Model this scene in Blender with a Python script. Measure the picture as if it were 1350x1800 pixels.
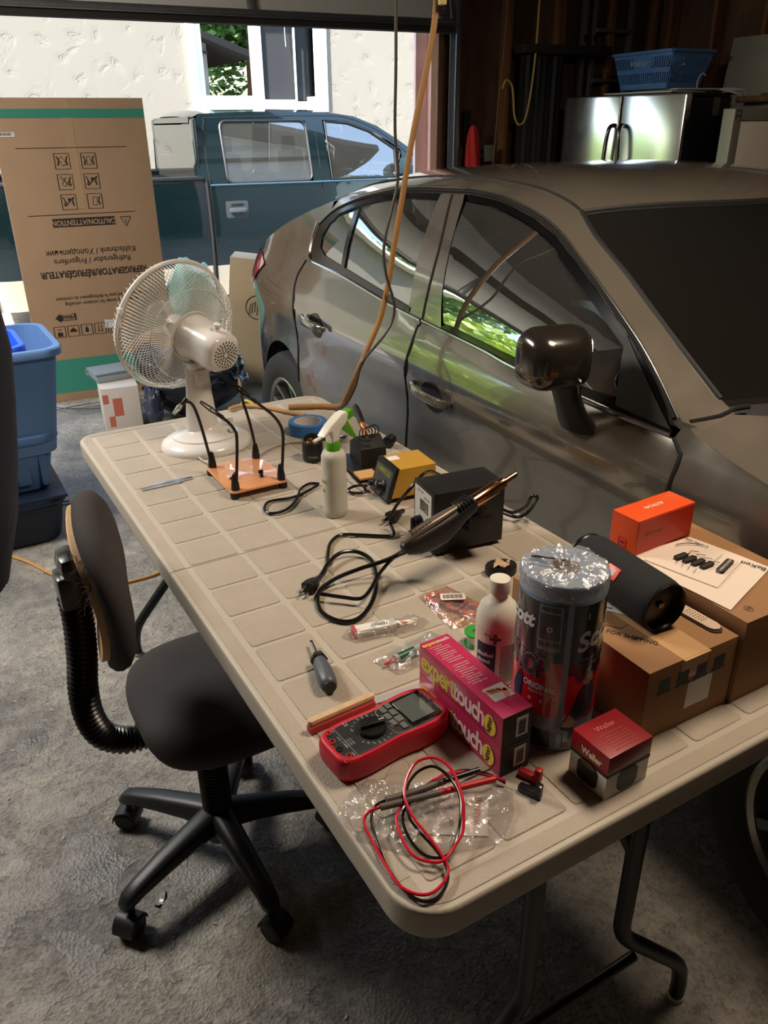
import bpy, bmesh, math, random
from mathutils import Vector, Matrix, Euler, noise
for o in list(bpy.data.objects): bpy.data.objects.remove(o, do_unlink=True)
SC = bpy.context.scene
COL = SC.collection
PI = math.pi
R = math.radians

# ------------------------------------------------------------------ camera
cam = bpy.data.cameras.new('camera'); camo = bpy.data.objects.new('camera', cam); COL.objects.link(camo)
cam.sensor_fit = 'AUTO'; cam.sensor_width = 36.0; cam.lens = 27.99
camo.matrix_world = (Matrix.Translation((-0.3586, -1.4048, 1.5370)) @ Matrix.Rotation(-0.525553, 4, 'Z')
                     @ Matrix.Rotation(1.118406, 4, 'X') @ Matrix.Rotation(-0.010903, 4, 'Z'))
cam.clip_start = 0.05; cam.clip_end = 200
SC.camera = camo

# ------------------------------------------------------------------ light, sky, exposure
SC.view_settings.view_transform = 'Standard'; SC.view_settings.look = 'None'
SC.view_settings.gamma = 1.0; SC.view_settings.use_curve_mapping = False
SC.view_settings.exposure = 0.98
W = bpy.data.worlds.new('world'); SC.world = W; W.use_nodes = True
wn = W.node_tree.nodes; wl = W.node_tree.links
sky = wn.new('ShaderNodeTexSky'); sky.sky_type = 'NISHITA'; sky.sun_disc = False
sky.sun_elevation = R(48); sky.sun_rotation = R(250); sky.air_density = 1.2; sky.dust_density = 2.0; sky.ozone_density = 1.0
bg = wn['Background']; bg.inputs['Strength'].default_value = 0.45
wl.new(sky.outputs[0], bg.inputs[0])
SUNDIR = Vector((0.80, 0.42, -0.85)).normalized()      # direction the sunlight travels
sl = bpy.data.lights.new('sun', 'SUN'); sl.energy = 9.0; sl.angle = R(0.6); sl.color = (1.0, .95, .87)
so = bpy.data.objects.new('sun', sl); COL.objects.link(so)
so.rotation_euler = SUNDIR.to_track_quat('-Z', 'Y').to_euler(); so.location = (-8, -4, 12)
# added fill lamps under the ceiling, without fixtures, to brighten the interior
for (x_, y_, e_, sz) in ((-1.2, 1.7, 55.0, 1.0), (1.1, -0.72, 20.0, 0.6)):
    gl_ = bpy.data.lights.new('added_fill_light', 'AREA'); gl_.shape = 'DISK'; gl_.size = sz; gl_.energy = e_; gl_.color = (1.0, .93, .84) if x_ < 0 else (1.0, .80, .60)
    go_ = bpy.data.objects.new('added_fill_light', gl_); COL.objects.link(go_); go_.location = (x_, y_, 2.72)
SC.cycles.max_bounces = 10; SC.cycles.diffuse_bounces = 5; SC.cycles.glossy_bounces = 5
SC.cycles.transmission_bounces = 8; SC.cycles.transparent_max_bounces = 12
SC.cycles.caustics_reflective = False; SC.cycles.caustics_refractive = False
SC.cycles.sample_clamp_indirect = 6.0

# ------------------------------------------------------------------ materials
def srgb(r, g, b):
    f = lambda c: (c/255)/12.92 if c/255 <= .04045 else ((c/255+.055)/1.055)**2.4
    return (f(r), f(g), f(b), 1.0)
MATS = {}
def mat(name, col, rough=.5, metal=0., bump=0., bscale=200., var=0., vscale=8., coat=0., spec=.5, trans=0., ior=1.45, alpha=1., dist=.0006, sub=0., emit=None, es=0.):
    if name in MATS: return MATS[name]
    m = bpy.data.materials.new(name); m.use_nodes = True; MATS[name] = m
    nt = m.node_tree; n = nt.nodes; l = nt.links; b = n['Principled BSDF']
    c = srgb(*col)
    b.inputs['Base Color'].default_value = c; b.inputs['Roughness'].default_value = rough; b.inputs['Metallic'].default_value = metal
    b.inputs['Coat Weight'].default_value = coat; b.inputs['Coat Roughness'].default_value = .03
    b.inputs['Specular IOR Level'].default_value = spec; b.inputs['Transmission Weight'].default_value = trans
    b.inputs['IOR'].default_value = ior; b.inputs['Alpha'].default_value = alpha
    if sub: b.inputs['Subsurface Weight'].default_value = sub; b.inputs['Subsurface Radius'].default_value = (.02, .02, .02)
    if emit: b.inputs['Emission Color'].default_value = srgb(*emit); b.inputs['Emission Strength'].default_value = es
    tc = n.new('ShaderNodeTexCoord')
    if var > 0:
        t = n.new('ShaderNodeTexNoise'); t.inputs['Scale'].default_value = vscale; t.inputs['Detail'].default_value = 6; t.inputs['Roughness'].default_value = .65
        l.new(tc.outputs['Object'], t.inputs['Vector'])
        mx = n.new('ShaderNodeMix'); mx.data_type = 'RGBA'
        mx.inputs[6].default_value = (c[0]*(1-var), c[1]*(1-var), c[2]*(1-var), 1); mx.inputs[7].default_value = (min(1, c[0]*(1+var)), min(1, c[1]*(1+var)), min(1, c[2]*(1+var)), 1)
        cr = n.new('ShaderNodeMapRange'); cr.inputs[1].default_value = .3; cr.inputs[2].default_value = .7
        l.new(t.outputs[0], cr.inputs[0]); l.new(cr.outputs[0], mx.inputs[0]); l.new(mx.outputs[2], b.inputs['Base Color'])
    if bump > 0:
        t2 = n.new('ShaderNodeTexNoise'); t2.inputs['Scale'].default_value = bscale; t2.inputs['Detail'].default_value = 3
        l.new(tc.outputs['Object'], t2.inputs['Vector'])
        bp = n.new('ShaderNodeBump'); bp.inputs['Strength'].default_value = bump; bp.inputs['Distance'].default_value = dist
        l.new(t2.outputs[0], bp.inputs['Height']); l.new(bp.outputs[0], b.inputs['Normal'])
    return m
def glass_mat(name, tint, base=.06, rough=.0, extra=0.):
    """thin pane: transparent + mirror by Fresnel"""
    if name in MATS: return MATS[name]
    m = bpy.data.materials.new(name); m.use_nodes = True; MATS[name] = m
    nt = m.node_tree; n = nt.nodes; l = nt.links; n.remove(n['Principled BSDF'])
    out = n['Material Output']
    tr = n.new('ShaderNodeBsdfTransparent'); tr.inputs[0].default_value = tint
    g = n.new('ShaderNodeBsdfGlossy'); g.inputs['Roughness'].default_value = rough; g.inputs[0].default_value = (.95, .97, .95, 1)
    fr = n.new('ShaderNodeFresnel'); fr.inputs['IOR'].default_value = 1.52
    mp = n.new('ShaderNodeMapRange'); mp.inputs[1].default_value = 0; mp.inputs[2].default_value = 1; mp.inputs[3].default_value = base; mp.inputs[4].default_value = 1.0
    l.new(fr.outputs[0], mp.inputs[0])
    mx = n.new('ShaderNodeMixShader'); l.new(mp.outputs[0], mx.inputs[0]); l.new(tr.outputs[0], mx.inputs[1]); l.new(g.outputs[0], mx.inputs[2])
    if extra:
        df = n.new('ShaderNodeBsdfDiffuse'); df.inputs[0].default_value = (.55, .55, .5, 1)
        m2 = n.new('ShaderNodeMixShader'); m2.inputs[0].default_value = extra
        l.new(mx.outputs[0], m2.inputs[1]); l.new(df.outputs[0], m2.inputs[2]); l.new(m2.outputs[0], out.inputs[0])
    else: l.new(mx.outputs[0], out.inputs[0])
    return m

# ------------------------------------------------------------------ mesh helpers
I4 = Matrix.Identity(4)
def Rz(a): return Matrix.Rotation(a, 4, 'Z')
def Rx(a): return Matrix.Rotation(a, 4, 'X')
def Ry(a): return Matrix.Rotation(a, 4, 'Y')
def T(x, y, z): return Matrix.Translation((x, y, z))
def frame(o, x, y):
    """matrix from origin, x direction and approx y direction"""
    x = Vector(x).normalized(); z = x.cross(Vector(y)).normalized(); y = z.cross(x)
    m = Matrix((x, y, z)).transposed().to_4x4(); m.translation = Vector(o); return m
def spline(pts, k=8, closed=False):
    P = [Vector(p) for p in pts]; n = len(P); out = []
    rng = range(n) if closed else range(n-1)
    for i in rng:
        if closed: a, b, c, d = P[(i-1) % n], P[i], P[(i+1) % n], P[(i+2) % n]
        else: a, b, c, d = P[max(i-1, 0)], P[i], P[i+1], P[min(i+2, n-1)]
        for j in range(k):
            t = j/k
            out.append(.5*((2*b)+(c-a)*t+(2*a-5*b+4*c-d)*t*t+(3*b-a-3*c+d)*t**3))
    if not closed: out.append(P[-1].copy())
    return out
class MB:
    def __init__(s): s.bm = bmesh.new()
    def add(s, tb, M=I4, mi=0):
        for f in tb.faces: f.material_index = mi
        if M is not I4: bmesh.ops.transform(tb, matrix=M, verts=tb.verts)
        if M.to_3x3().determinant() < 0: bmesh.ops.reverse_faces(tb, faces=tb.faces)
        me = bpy.data.meshes.new('t'); tb.to_mesh(me); tb.free(); s.bm.from_mesh(me); bpy.data.meshes.remove(me); return s
    def box(s, c, d, bev=0., M=I4, mi=0, seg=2, taper=None):
        tb = bmesh.new(); bmesh.ops.create_cube(tb, size=1)
        for v in tb.verts:
            k = 1.
            if taper and v.co.z > 0: k = taper
            v.co = Vector((v.co.x*d[0]*k, v.co.y*d[1]*k, v.co.z*d[2])) + Vector(c)
        if bev > 0: bmesh.ops.bevel(tb, geom=list(tb.edges), offset=bev, segments=seg, affect='EDGES', profile=.6)
        return s.add(tb, M, mi)
    def lathe(s, prof, n=32, M=I4, mi=0, arc=2*PI):
        tb = bmesh.new(); rings = []
        full = abs(arc-2*PI) < 1e-6
        cnt = n if full else n+1
        for r, z in prof:
            if r < 1e-6: rings.append([tb.verts.new((0, 0, z))])
            else: rings.append([tb.verts.new((r*math.cos(arc*i/n), r*math.sin(arc*i/n), z)) for i in range(cnt)])
        for a, b in zip(rings, rings[1:]):
            m = n if full else n
            for i in range(m):
                j = (i+1) % cnt
                if len(a) == 1 and len(b) == 1: continue
                if len(a) == 1: tb.faces.new((a[0], b[j], b[i]))
                elif len(b) == 1: tb.faces.new((a[i], a[j], b[0]))
                else: tb.faces.new((a[i], a[j], b[j], b[i]))
        bmesh.ops.recalc_face_normals(tb, faces=tb.faces)
        return s.add(tb, M, mi)
    def cyl(s, a, b, r, r2=None, n=20, mi=0, bev=0.):
        a = Vector(a); b = Vector(b); L = (b-a).length; r2 = r if r2 is None else r2
        M = T(*a) @ (b-a).to_track_quat('Z', 'Y').to_matrix().to_4x4()
        if bev: prof = [(0, 0), (r-bev, 0), (r-bev*.3, bev*.3), (r, bev), (r2, L-bev), (r2-bev*.3, L-bev*.3), (r2-bev, L), (0, L)]
        else: prof = [(0, 0), (r, 0), (r2, L), (0, L)]
        return s.lathe(prof, n, M, mi)
    def tube(s, pts, r, n=8, closed=False, mi=0, smooth=0, M=I4, flat=None):
        if smooth: pts = spline(pts, smooth, closed)
        P = [Vector(p) for p in pts]; N = len(P); tb = bmesh.new(); rings = []
        rr = r if isinstance(r, (list, tuple)) else None
        up = None
        for i in range(N):
            a = P[(i-1) % N] if (closed or i > 0) else P[i]; b = P[(i+1) % N] if (closed or i < N-1) else P[i]
            t = (b-a)
            if t.length < 1e-9: t = Vector((0, 0, 1))
            t.normalize()
            if up is None:
                up = Vector((0, 0, 1)) if abs(t.z) < .9 else Vector((1, 0, 0))
            x = t.cross(up); x.normalize(); y = x.cross(t); up = y
            if rr: k = rr[min(len(rr)-1, int(round(i*(len(rr)-1)/max(1, N-1))))] if len(rr) != N else rr[i]
            else: k = r
            fx, fy = (flat if flat else (1, 1))
            rings.append([tb.verts.new(P[i]+x*(k*fx*math.cos(2*PI*j/n))+y*(k*fy*math.sin(2*PI*j/n))) for j in range(n)])
        for i in range(N if closed else N-1):
            A, B_ = rings[i], rings[(i+1) % N]
            for j in range(n): tb.faces.new((A[j], A[(j+1) % n], B_[(j+1) % n], B_[j]))
        if not closed: tb.faces.new(rings[0][::-1]); tb.faces.new(rings[-1])
        bmesh.ops.recalc_face_normals(tb, faces=tb.faces)
        return s.add(tb, M, mi)
    def prism(s, pts, z0, z1, bev=0., M=I4, mi=0, seg=2):
        tb = bmesh.new(); lo = [tb.verts.new((p[0], p[1], z0)) for p in pts]; hi = [tb.verts.new((p[0], p[1], z1)) for p in pts]
        n = len(pts); tb.faces.new(lo[::-1]); top = tb.faces.new(hi)
        for i in range(n): tb.faces.new((lo[i], lo[(i+1) % n], hi[(i+1) % n], hi[i]))
        bmesh.ops.recalc_face_normals(tb, faces=tb.faces)
        if bev > 0:
            ed = [e for e in tb.edges if abs(e.verts[0].co.z-e.verts[1].co.z) < 1e-7]
            bmesh.ops.bevel(tb, geom=ed, offset=bev, segments=seg, affect='EDGES', profile=.6)
        return s.add(tb, M, mi)
    def quad(s, a, b, c, d, mi=0):
        vs = [s.bm.verts.new(v) for v in (a, b, c, d)]; f = s.bm.faces.new(vs); f.material_index = mi; return s
    def face(s, pts, mi=0):
        f = s.bm.faces.new([s.bm.verts.new(v) for v in pts]); f.material_index = mi; return s
    def sph(s, c, r, M=I4, mi=0, u=20, v=12, sc=(1, 1, 1)):
        tb = bmesh.new(); bmesh.ops.create_uvsphere(tb, u_segments=u, v_segments=v, radius=1)
        for w in tb.verts: w.co = Vector((w.co.x*r*sc[0], w.co.y*r*sc[1], w.co.z*r*sc[2])) + Vector(c)
        return s.add(tb, M, mi)
    def loft(s, rings, mi=0, closed=True, caps=True, M=I4):
        tb = bmesh.new(); V = [[tb.verts.new(p) for p in r] for r in rings]; n = len(V[0])
        for A, B_ in zip(V, V[1:]):
            for j in range(n if closed else n-1): tb.faces.new((A[j], A[(j+1) % n], B_[(j+1) % n], B_[j]))
        if caps and closed: tb.faces.new(V[0][::-1]); tb.faces.new(V[-1])
        bmesh.ops.recalc_face_normals(tb, faces=tb.faces)
        return s.add(tb, M, mi)
    def patch(s, poly, step, fn, mi=0, thick=0., M=I4, step2=None):
        """flat outline (a,b) cut into a grid, then every vertex sent through fn(a,b)"""
        tb = bmesh.new(); f = tb.faces.new([tb.verts.new((p[0], p[1], 0)) for p in poly])
        f.normal_update()
        if f.normal.z < 0: f.normal_flip()
        for ax, st in ((0, step), (1, step2 or step)):
            lo = min(p[ax] for p in poly); hi = max(p[ax] for p in poly); k = math.ceil((lo+1e-6)/st)
            while k*st < hi-1e-6:
                co = Vector((0, 0, 0)); co[ax] = k*st; no = Vector((0, 0, 0)); no[ax] = 1
                bmesh.ops.bisect_plane(tb, geom=tb.verts[:]+tb.edges[:]+tb.faces[:], dist=1e-6, plane_co=co, plane_no=no); k += 1
        for v in tb.verts: v.co = Vector(fn(v.co.x, v.co.y))
        if thick: bmesh.ops.solidify(tb, geom=tb.faces[:], thickness=thick)
        return s.add(tb, M, mi)
    def text(s, body, size, M, mi=0, depth=.0002, align='CENTER', bold=0., shear=0., sx=1., spacing=1.):
        cu = bpy.data.curves.new('t', 'FONT'); cu.body = body; cu.size = size; cu.extrude = depth; cu.align_x = align; cu.align_y = 'CENTER'
        cu.offset = bold; cu.shear = shear; cu.resolution_u = 3; cu.space_character = spacing
        ob = bpy.data.objects.new('t', cu); COL.objects.link(ob)
        dg = bpy.context.evaluated_depsgraph_get(); me = bpy.data.meshes.new_from_object(ob.evaluated_get(dg))
        bpy.data.objects.remove(ob); bpy.data.curves.remove(cu)
        tb = bmesh.new(); tb.from_mesh(me); bpy.data.meshes.remove(me)
        for v in tb.verts: v.co.x *= sx
        return s.add(tb, M, mi)
    def build(s, name, mats, parent=None, loc=(0, 0, 0), rot=(0, 0, 0), label=None, cat=None, group=None, kind=None, smooth=35, weld=0.):
        if weld: bmesh.ops.remove_doubles(s.bm, verts=s.bm.verts, dist=weld)
        me = bpy.data.meshes.new(name); s.bm.to_mesh(me); s.bm.free()
        for m in (mats if isinstance(mats, (list, tuple)) else [mats]): me.materials.append(m)
        if smooth:
            me.shade_smooth(); me.set_sharp_from_angle(angle=R(smooth))
        o = bpy.data.objects.new(name, me); COL.objects.link(o); o.location = loc; o.rotation_euler = rot
        if parent: o.parent = parent
        if label: o['label'] = label
        if cat: o['category'] = cat
        if group: o['group'] = group
        if kind: o['kind'] = kind
        return o
def thing(name, label, cat, loc=(0, 0, 0), rot=(0, 0, 0), group=None):
    o = bpy.data.objects.new(name, None); COL.objects.link(o); o.empty_display_size = .05
    o.location = loc; o.rotation_euler = rot if isinstance(rot, (tuple, list)) else (0, 0, rot)
    o['label'] = label; o['category'] = cat
    if group: o['group'] = group
    return o
def rrect(w, h, r, n=6, cx=0, cy=0):
    out = []
    for (sx, sy, a0) in ((1, 1, 0), (-1, 1, 90), (-1, -1, 180), (1, -1, 270)):
        for i in range(n+1):
            a = R(a0+90*i/n); out.append((cx+sx*(w/2-r)+r*math.cos(a), cy+sy*(h/2-r)+r*math.sin(a)))
    return out
def interp(x, xs, ys):
    if x <= xs[0]: return ys[0]
    for i in range(len(xs)-1):
        if x <= xs[i+1]: return ys[i]+(ys[i+1]-ys[i])*(x-xs[i])/(xs[i+1]-xs[i])
    return ys[-1]
def sinterp(x, xs, ys):
    """smooth (monotone-ish cubic) interpolation"""
    if x <= xs[0]: return ys[0]
    if x >= xs[-1]: return ys[-1]
    n = len(xs)
    for i in range(n-1):
        if x <= xs[i+1]:
            h = xs[i+1]-xs[i]; t = (x-xs[i])/h
            d = lambda k: ((ys[min(k+1, n-1)]-ys[max(k-1, 0)])/(xs[min(k+1, n-1)]-xs[max(k-1, 0)]))
            m0, m1 = d(i)*h, d(i+1)*h
            return (2*t**3-3*t*t+1)*ys[i]+(t**3-2*t*t+t)*m0+(-2*t**3+3*t*t)*ys[i+1]+(t**3-t*t)*m1
GO = (0.378, 3.398); GA = R(-4)
def G(x, y, z=0.):      # garage frame -> world
    return (GO[0]+x*math.cos(GA)-y*math.sin(GA), GO[1]+x*math.sin(GA)+y*math.cos(GA), z)
GM = T(GO[0], GO[1], 0) @ Rz(GA)
def gstruct(mb, name, mats, smooth=35, **k):
    return mb.build(name, mats, loc=(GO[0], GO[1], 0), rot=(0, 0, GA), kind='structure', smooth=smooth, **k)
def gthing(name, label, cat, x, y, z=0., rot=0., group=None):
    return thing(name, label, cat, G(x, y, z), (0, 0, GA+rot), group)
black = mat('black_plastic', (22, 22, 23), .42, bump=.15, bscale=900)
# ================================================================== the setting
def concrete(name, col, dark, sc=1.0, dist=.006):
    m = bpy.data.materials.new(name); m.use_nodes = True; nt = m.node_tree; n = nt.nodes; l = nt.links; b = n['Principled BSDF']
    tc = n.new('ShaderNodeTexCoord')
    n1 = n.new('ShaderNodeTexNoise'); n1.inputs['Scale'].default_value = 2.2*sc; n1.inputs['Detail'].default_value = 9; n1.inputs['Roughness'].default_value = .62
    n2 = n.new('ShaderNodeTexNoise'); n2.inputs['Scale'].default_value = 22*sc; n2.inputs['Detail'].default_value = 8; n2.inputs['Roughness'].default_value = .7
    n3 = n.new('ShaderNodeTexVoronoi'); n3.inputs['Scale'].default_value = 140*sc
    n4 = n.new('ShaderNodeTexNoise'); n4.inputs['Scale'].default_value = 7*sc; n4.inputs['Detail'].default_value = 7; n4.inputs['Roughness'].default_value = .55; n4.inputs['Distortion'].default_value = .6
    for q in (n1, n2, n3, n4): l.new(tc.outputs['Object'], q.inputs['Vector'])
    # worn skin of cement over exposed aggregate
    skin = n.new('ShaderNodeMapRange'); skin.inputs[1].default_value = .515; skin.inputs[2].default_value = .53; l.new(n4.outputs[0], skin.inputs[0])
    r1 = n.new('ShaderNodeValToRGB'); r1.color_ramp.elements[0].position = .3; r1.color_ramp.elements[1].position = .72
    r1.color_ramp.elements[0].color = srgb(*dark); r1.color_ramp.elements[1].color = srgb(*col); l.new(n1.outputs[0], r1.inputs[0])
    r2 = n.new('ShaderNodeMapRange'); r2.inputs[1].default_value = .3; r2.inputs[2].default_value = .75; r2.inputs[3].default_value = .62; r2.inputs[4].default_value = 1.25; l.new(n2.outputs[0], r2.inputs[0])
    mx = n.new('ShaderNodeMix'); mx.data_type = 'RGBA'; mx.blend_type = 'MULTIPLY'; mx.inputs[0].default_value = 1
    l.new(r1.outputs[0], mx.inputs[6]); l.new(r2.outputs[0], mx.inputs[7])
    sp = n.new('ShaderNodeMapRange'); sp.inputs[1].default_value = .0; sp.inputs[2].default_value = .55; sp.inputs[3].default_value = .7; sp.inputs[4].default_value = 1.3
    l.new(n3.outputs['Color'], sp.inputs[0])
    mx2 = n.new('ShaderNodeMix'); mx2.data_type = 'RGBA'; mx2.blend_type = 'MULTIPLY'; l.new(mx.outputs[2], mx2.inputs[6]); l.new(sp.outputs[0], mx2.inputs[7])
    inv = n.new('ShaderNodeMath'); inv.operation = 'SUBTRACT'; inv.inputs[0].default_value = 1; l.new(skin.outputs[0], inv.inputs[1])
    l.new(inv.outputs[0], mx2.inputs[0]); l.new(mx2.outputs[2], b.inputs['Base Color'])
    # height
    a1 = n.new('ShaderNodeMath'); a1.operation = 'MULTIPLY'; l.new(inv.outputs[0], a1.inputs[0]); l.new(n2.outputs[0], a1.inputs[1])
    a2 = n.new('ShaderNodeMath'); a2.operation = 'MULTIPLY_ADD'; l.new(skin.outputs[0], a2.inputs[0]); a2.inputs[1].default_value = .62; l.new(a1.outputs[0], a2.inputs[2])
    a3 = n.new('ShaderNodeMath'); a3.operation = 'MULTIPLY_ADD'; l.new(n3.outputs['Distance'], a3.inputs[0]); a3.inputs[1].default_value = .18; l.new(a2.outputs[0], a3.inputs[2])
    bp = n.new('ShaderNodeBump'); bp.inputs['Strength'].default_value = .9; bp.inputs['Distance'].default_value = dist; l.new(a3.outputs[0], bp.inputs['Height']); l.new(bp.outputs[0], b.inputs['Normal'])
    rr = n.new('ShaderNodeMapRange'); rr.inputs[1].default_value = .35; rr.inputs[2].default_value = .7; rr.inputs[3].default_value = .42; rr.inputs[4].default_value = .8; l.new(n1.outputs[0], rr.inputs[0]); l.new(rr.outputs[0], b.inputs['Roughness'])
    return m
m_floor = concrete('worn_concrete', (184, 177, 164), (92, 92, 93), 1.0, .015)
m_drive = concrete('driveway_concrete', (196, 190, 180), (160, 156, 150), .7, .004)
def wood(name, c1, c2, sx=2., sy=30.):
    m = bpy.data.materials.new(name); m.use_nodes = True; nt = m.node_tree; n = nt.nodes; l = nt.links; b = n['Principled BSDF']
    tc = n.new('ShaderNodeTexCoord'); mp = n.new('ShaderNodeMapping'); mp.inputs['Scale'].default_value = (sy, sy, sx); l.new(tc.outputs['Object'], mp.inputs[0])
    t = n.new('ShaderNodeTexNoise'); t.inputs['Scale'].default_value = 1; t.inputs['Detail'].default_value = 6; t.inputs['Distortion'].default_value = 1.2; l.new(mp.outputs[0], t.inputs['Vector'])
    r = n.new('ShaderNodeValToRGB'); r.color_ramp.elements[0].position = .3; r.color_ramp.elements[1].position = .7; r.color_ramp.elements[0].color = srgb(*c1); r.color_ramp.elements[1].color = srgb(*c2)
    l.new(t.outputs[0], r.inputs[0]); l.new(r.outputs[0], b.inputs['Base Color']); b.inputs['Roughness'].default_value = .75
    bp = n.new('ShaderNodeBump'); bp.inputs['Strength'].default_value = .4; bp.inputs['Distance'].default_value = .002; l.new(t.outputs[0], bp.inputs['Height']); l.new(bp.outputs[0], b.inputs['Normal'])
    return m
m_stud = wood('stud_timber', (92, 60, 38), (136, 94, 60)); m_ply = wood('sheathing_board', (76, 55, 40), (106, 78, 56), 3., 9.)
m_sid = mat('pale_siding', (196, 196, 190), .6, var=.06, vscale=3)
def stucco():
    m = bpy.data.materials.new('rough_stucco'); m.use_nodes = True; nt = m.node_tree; n = nt.nodes; l = nt.links; b = n['Principled BSDF']
    tc = n.new('ShaderNodeTexCoord')
    v = n.new('ShaderNodeTexNoise'); v.inputs['Scale'].default_value = 2.6; v.inputs['Detail'].default_value = 5; v.inputs['Distortion'].default_value = 1.1; v.inputs['Roughness'].default_value = .6
    w = n.new('ShaderNodeTexVoronoi'); w.feature = 'SMOOTH_F1'; w.inputs['Scale'].default_value = 4.2; w.inputs['Smoothness'].default_value = .15
    l.new(tc.outputs['Object'], v.inputs['Vector'])
    ad = n.new('ShaderNodeMix'); ad.data_type = 'RGBA'; ad.blend_type = 'ADD'; ad.inputs[0].default_value = .35; l.new(tc.outputs['Object'], ad.inputs[6]); l.new(v.outputs['Color'], ad.inputs[7]); l.new(ad.outputs[2], w.inputs['Vector'])
    sm = n.new('ShaderNodeMath'); sm.operation = 'ADD'; l.new(v.outputs[0], sm.inputs[0]); l.new(w.outputs['Distance'], sm.inputs[1])
    st = n.new('ShaderNodeValToRGB'); e = st.color_ramp.elements; e[0].position = .45; e[1].position = .95; e[0].color = (0, 0, 0, 1); e[1].color = (1, 1, 1, 1)
    for p_, c_ in ((.55, .1), (.57, .5), (.70, .55), (.72, .85)):
        q = e.new(p_); q.color = (c_, c_, c_, 1)
    l.new(sm.outputs[0], st.inputs[0])
    bp = n.new('ShaderNodeBump'); bp.inputs['Strength'].default_value = .7; bp.inputs['Distance'].default_value = .022; l.new(st.outputs[0], bp.inputs['Height']); l.new(bp.outputs[0], b.inputs['Normal'])
    b.inputs['Base Color'].default_value = srgb(128, 124, 114); b.inputs['Roughness'].default_value = .9
    return m
m_stucco = stucco()

gstruct(MB().box((.9, -4.0, -.06), (9.6, 8.36, .12)), 'floor', m_floor)
# driveway, falling gently away from the garage, with a cracked apron strip
mb = MB()
ys = [.18, 1.2, 2.0, 2.8, 3.6, 12]; zs = [0, 0, -.08, -.22, -.28, -.30]
for i in range(5): mb.quad((-26, ys[i], zs[i]), (22, ys[i], zs[i]), (22, ys[i+1], zs[i+1]), (-26, ys[i+1], zs[i+1]))
gstruct(mb, 'driveway', m_drive)
gstruct(MB().tube([(-2.2, .19, .001), (-.9, .2, .001), (-.15, .19, .001), (.2, .22, .001), (2.4, .19, .001)], .007, 6, smooth=3, flat=(1, .2)), 'trim_4', mat('crack_dirt', (50, 46, 40), .95))
gstruct(MB().tube([(-.62, .62, .001), (-.4, .5, .001), (-.34, .42, .001), (-.2, .30, .001), (-.05, .16, .001), (.12, .08, .001)], .005, 6, smooth=2, flat=(1, .2)), 'trim_5', mat('crack_dirt', (50, 46, 40), .95))
# walls
gstruct(MB().box((4.29, -3.95, 1.35), (.06, 8.4, 2.9)), 'wall_right', m_ply)
gstruct(MB().box((-3.55, -3.95, 1.35), (.06, 8.4, 2.9)), 'wall_left', m_ply)
gstruct(MB().box((.37, -8.1, 1.35), (7.9, .06, 2.9)), 'wall_back', m_ply)
mb = MB().box((3.43, .24, 1.35), (1.78, .04, 2.9)).box((-2.98, .24, 1.35), (1.2, .04, 2.9)).box((.1, .24, 2.62), (5.0, .04, .7))
gstruct(mb, 'wall_front', m_ply)
# outside cladding over the door and beside it
mb = MB()
for k in range(28):
    z = -.05+k*.115
    for (x0, x1) in ((2.62, 4.4), (-3.7, -2.42)):
        if z < 2.25: mb.box(((x0+x1)/2, .28, z+.0575), (x1-x0, .02, .118), M=I4)
    if z >= 2.25: mb.box((.35, .28, z+.0575), (8.1, .02, .118))
gstruct(mb, 'wall_outside', m_sid)
gstruct(MB().box((.37, -3.95, 2.83), (8.1, 8.6, .04)), 'ceiling', mat('ceiling_board', (88, 80, 70), .8))
mb = MB()
for sx in (-1, 1):
    mb.prism([(.35, 4.35), (.35+sx*4.8, 2.72), (.35+sx*4.8, 2.84), (.35, 4.47)], -.75, 8.6, M=Rx(PI/2))
gstruct(mb, 'roof', mat('roof_shingle', (92, 86, 80), .9, bump=.5, bscale=30, dist=.01))
gstruct(MB().prism([(.35, 4.33), (-3.6, 2.98), (4.3, 2.98)], -.29, -.27, M=Rx(PI/2)), 'trim_6', m_sid)
# studs and plates
mb = MB()
for x in (2.47, 2.60, 2.98, 3.40, 3.82, 4.2): mb.box((x, .175, 1.35), (.038, .09, 2.7), .002)
mb.box((3.4, .175, .02), (1.7, .09, .04)); mb.box((3.4, .175, 2.4), (1.7, .09, .09))
gstruct(mb, 'trim_1', m_stud)
mb = MB()
for k in range(20): mb.box((4.215, -.02-k*.40, 1.35), (.09, .038, 2.7), .002)
mb.box((4.19, -3.9, 1.42), (.14, 7.9, .038))
gstruct(mb, 'trim_2', m_stud)
gstruct(MB().box((2.416, .30, 1.05), (.085, .03, 2.3), .003).box((2.47, .262, 1.05), (.02, .1, 2.3)), 'trim_3', mat('faded_red_paint', (250, 206, 198), .7, var=.1, vscale=6))
gstruct(MB().tube([(2.462, .22, 0), (2.462, .22, 1.3), (2.463, .225, 2.3)], .008, 6), 'trim_7', mat('weather_seal', (225, 222, 214), .6))
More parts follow.
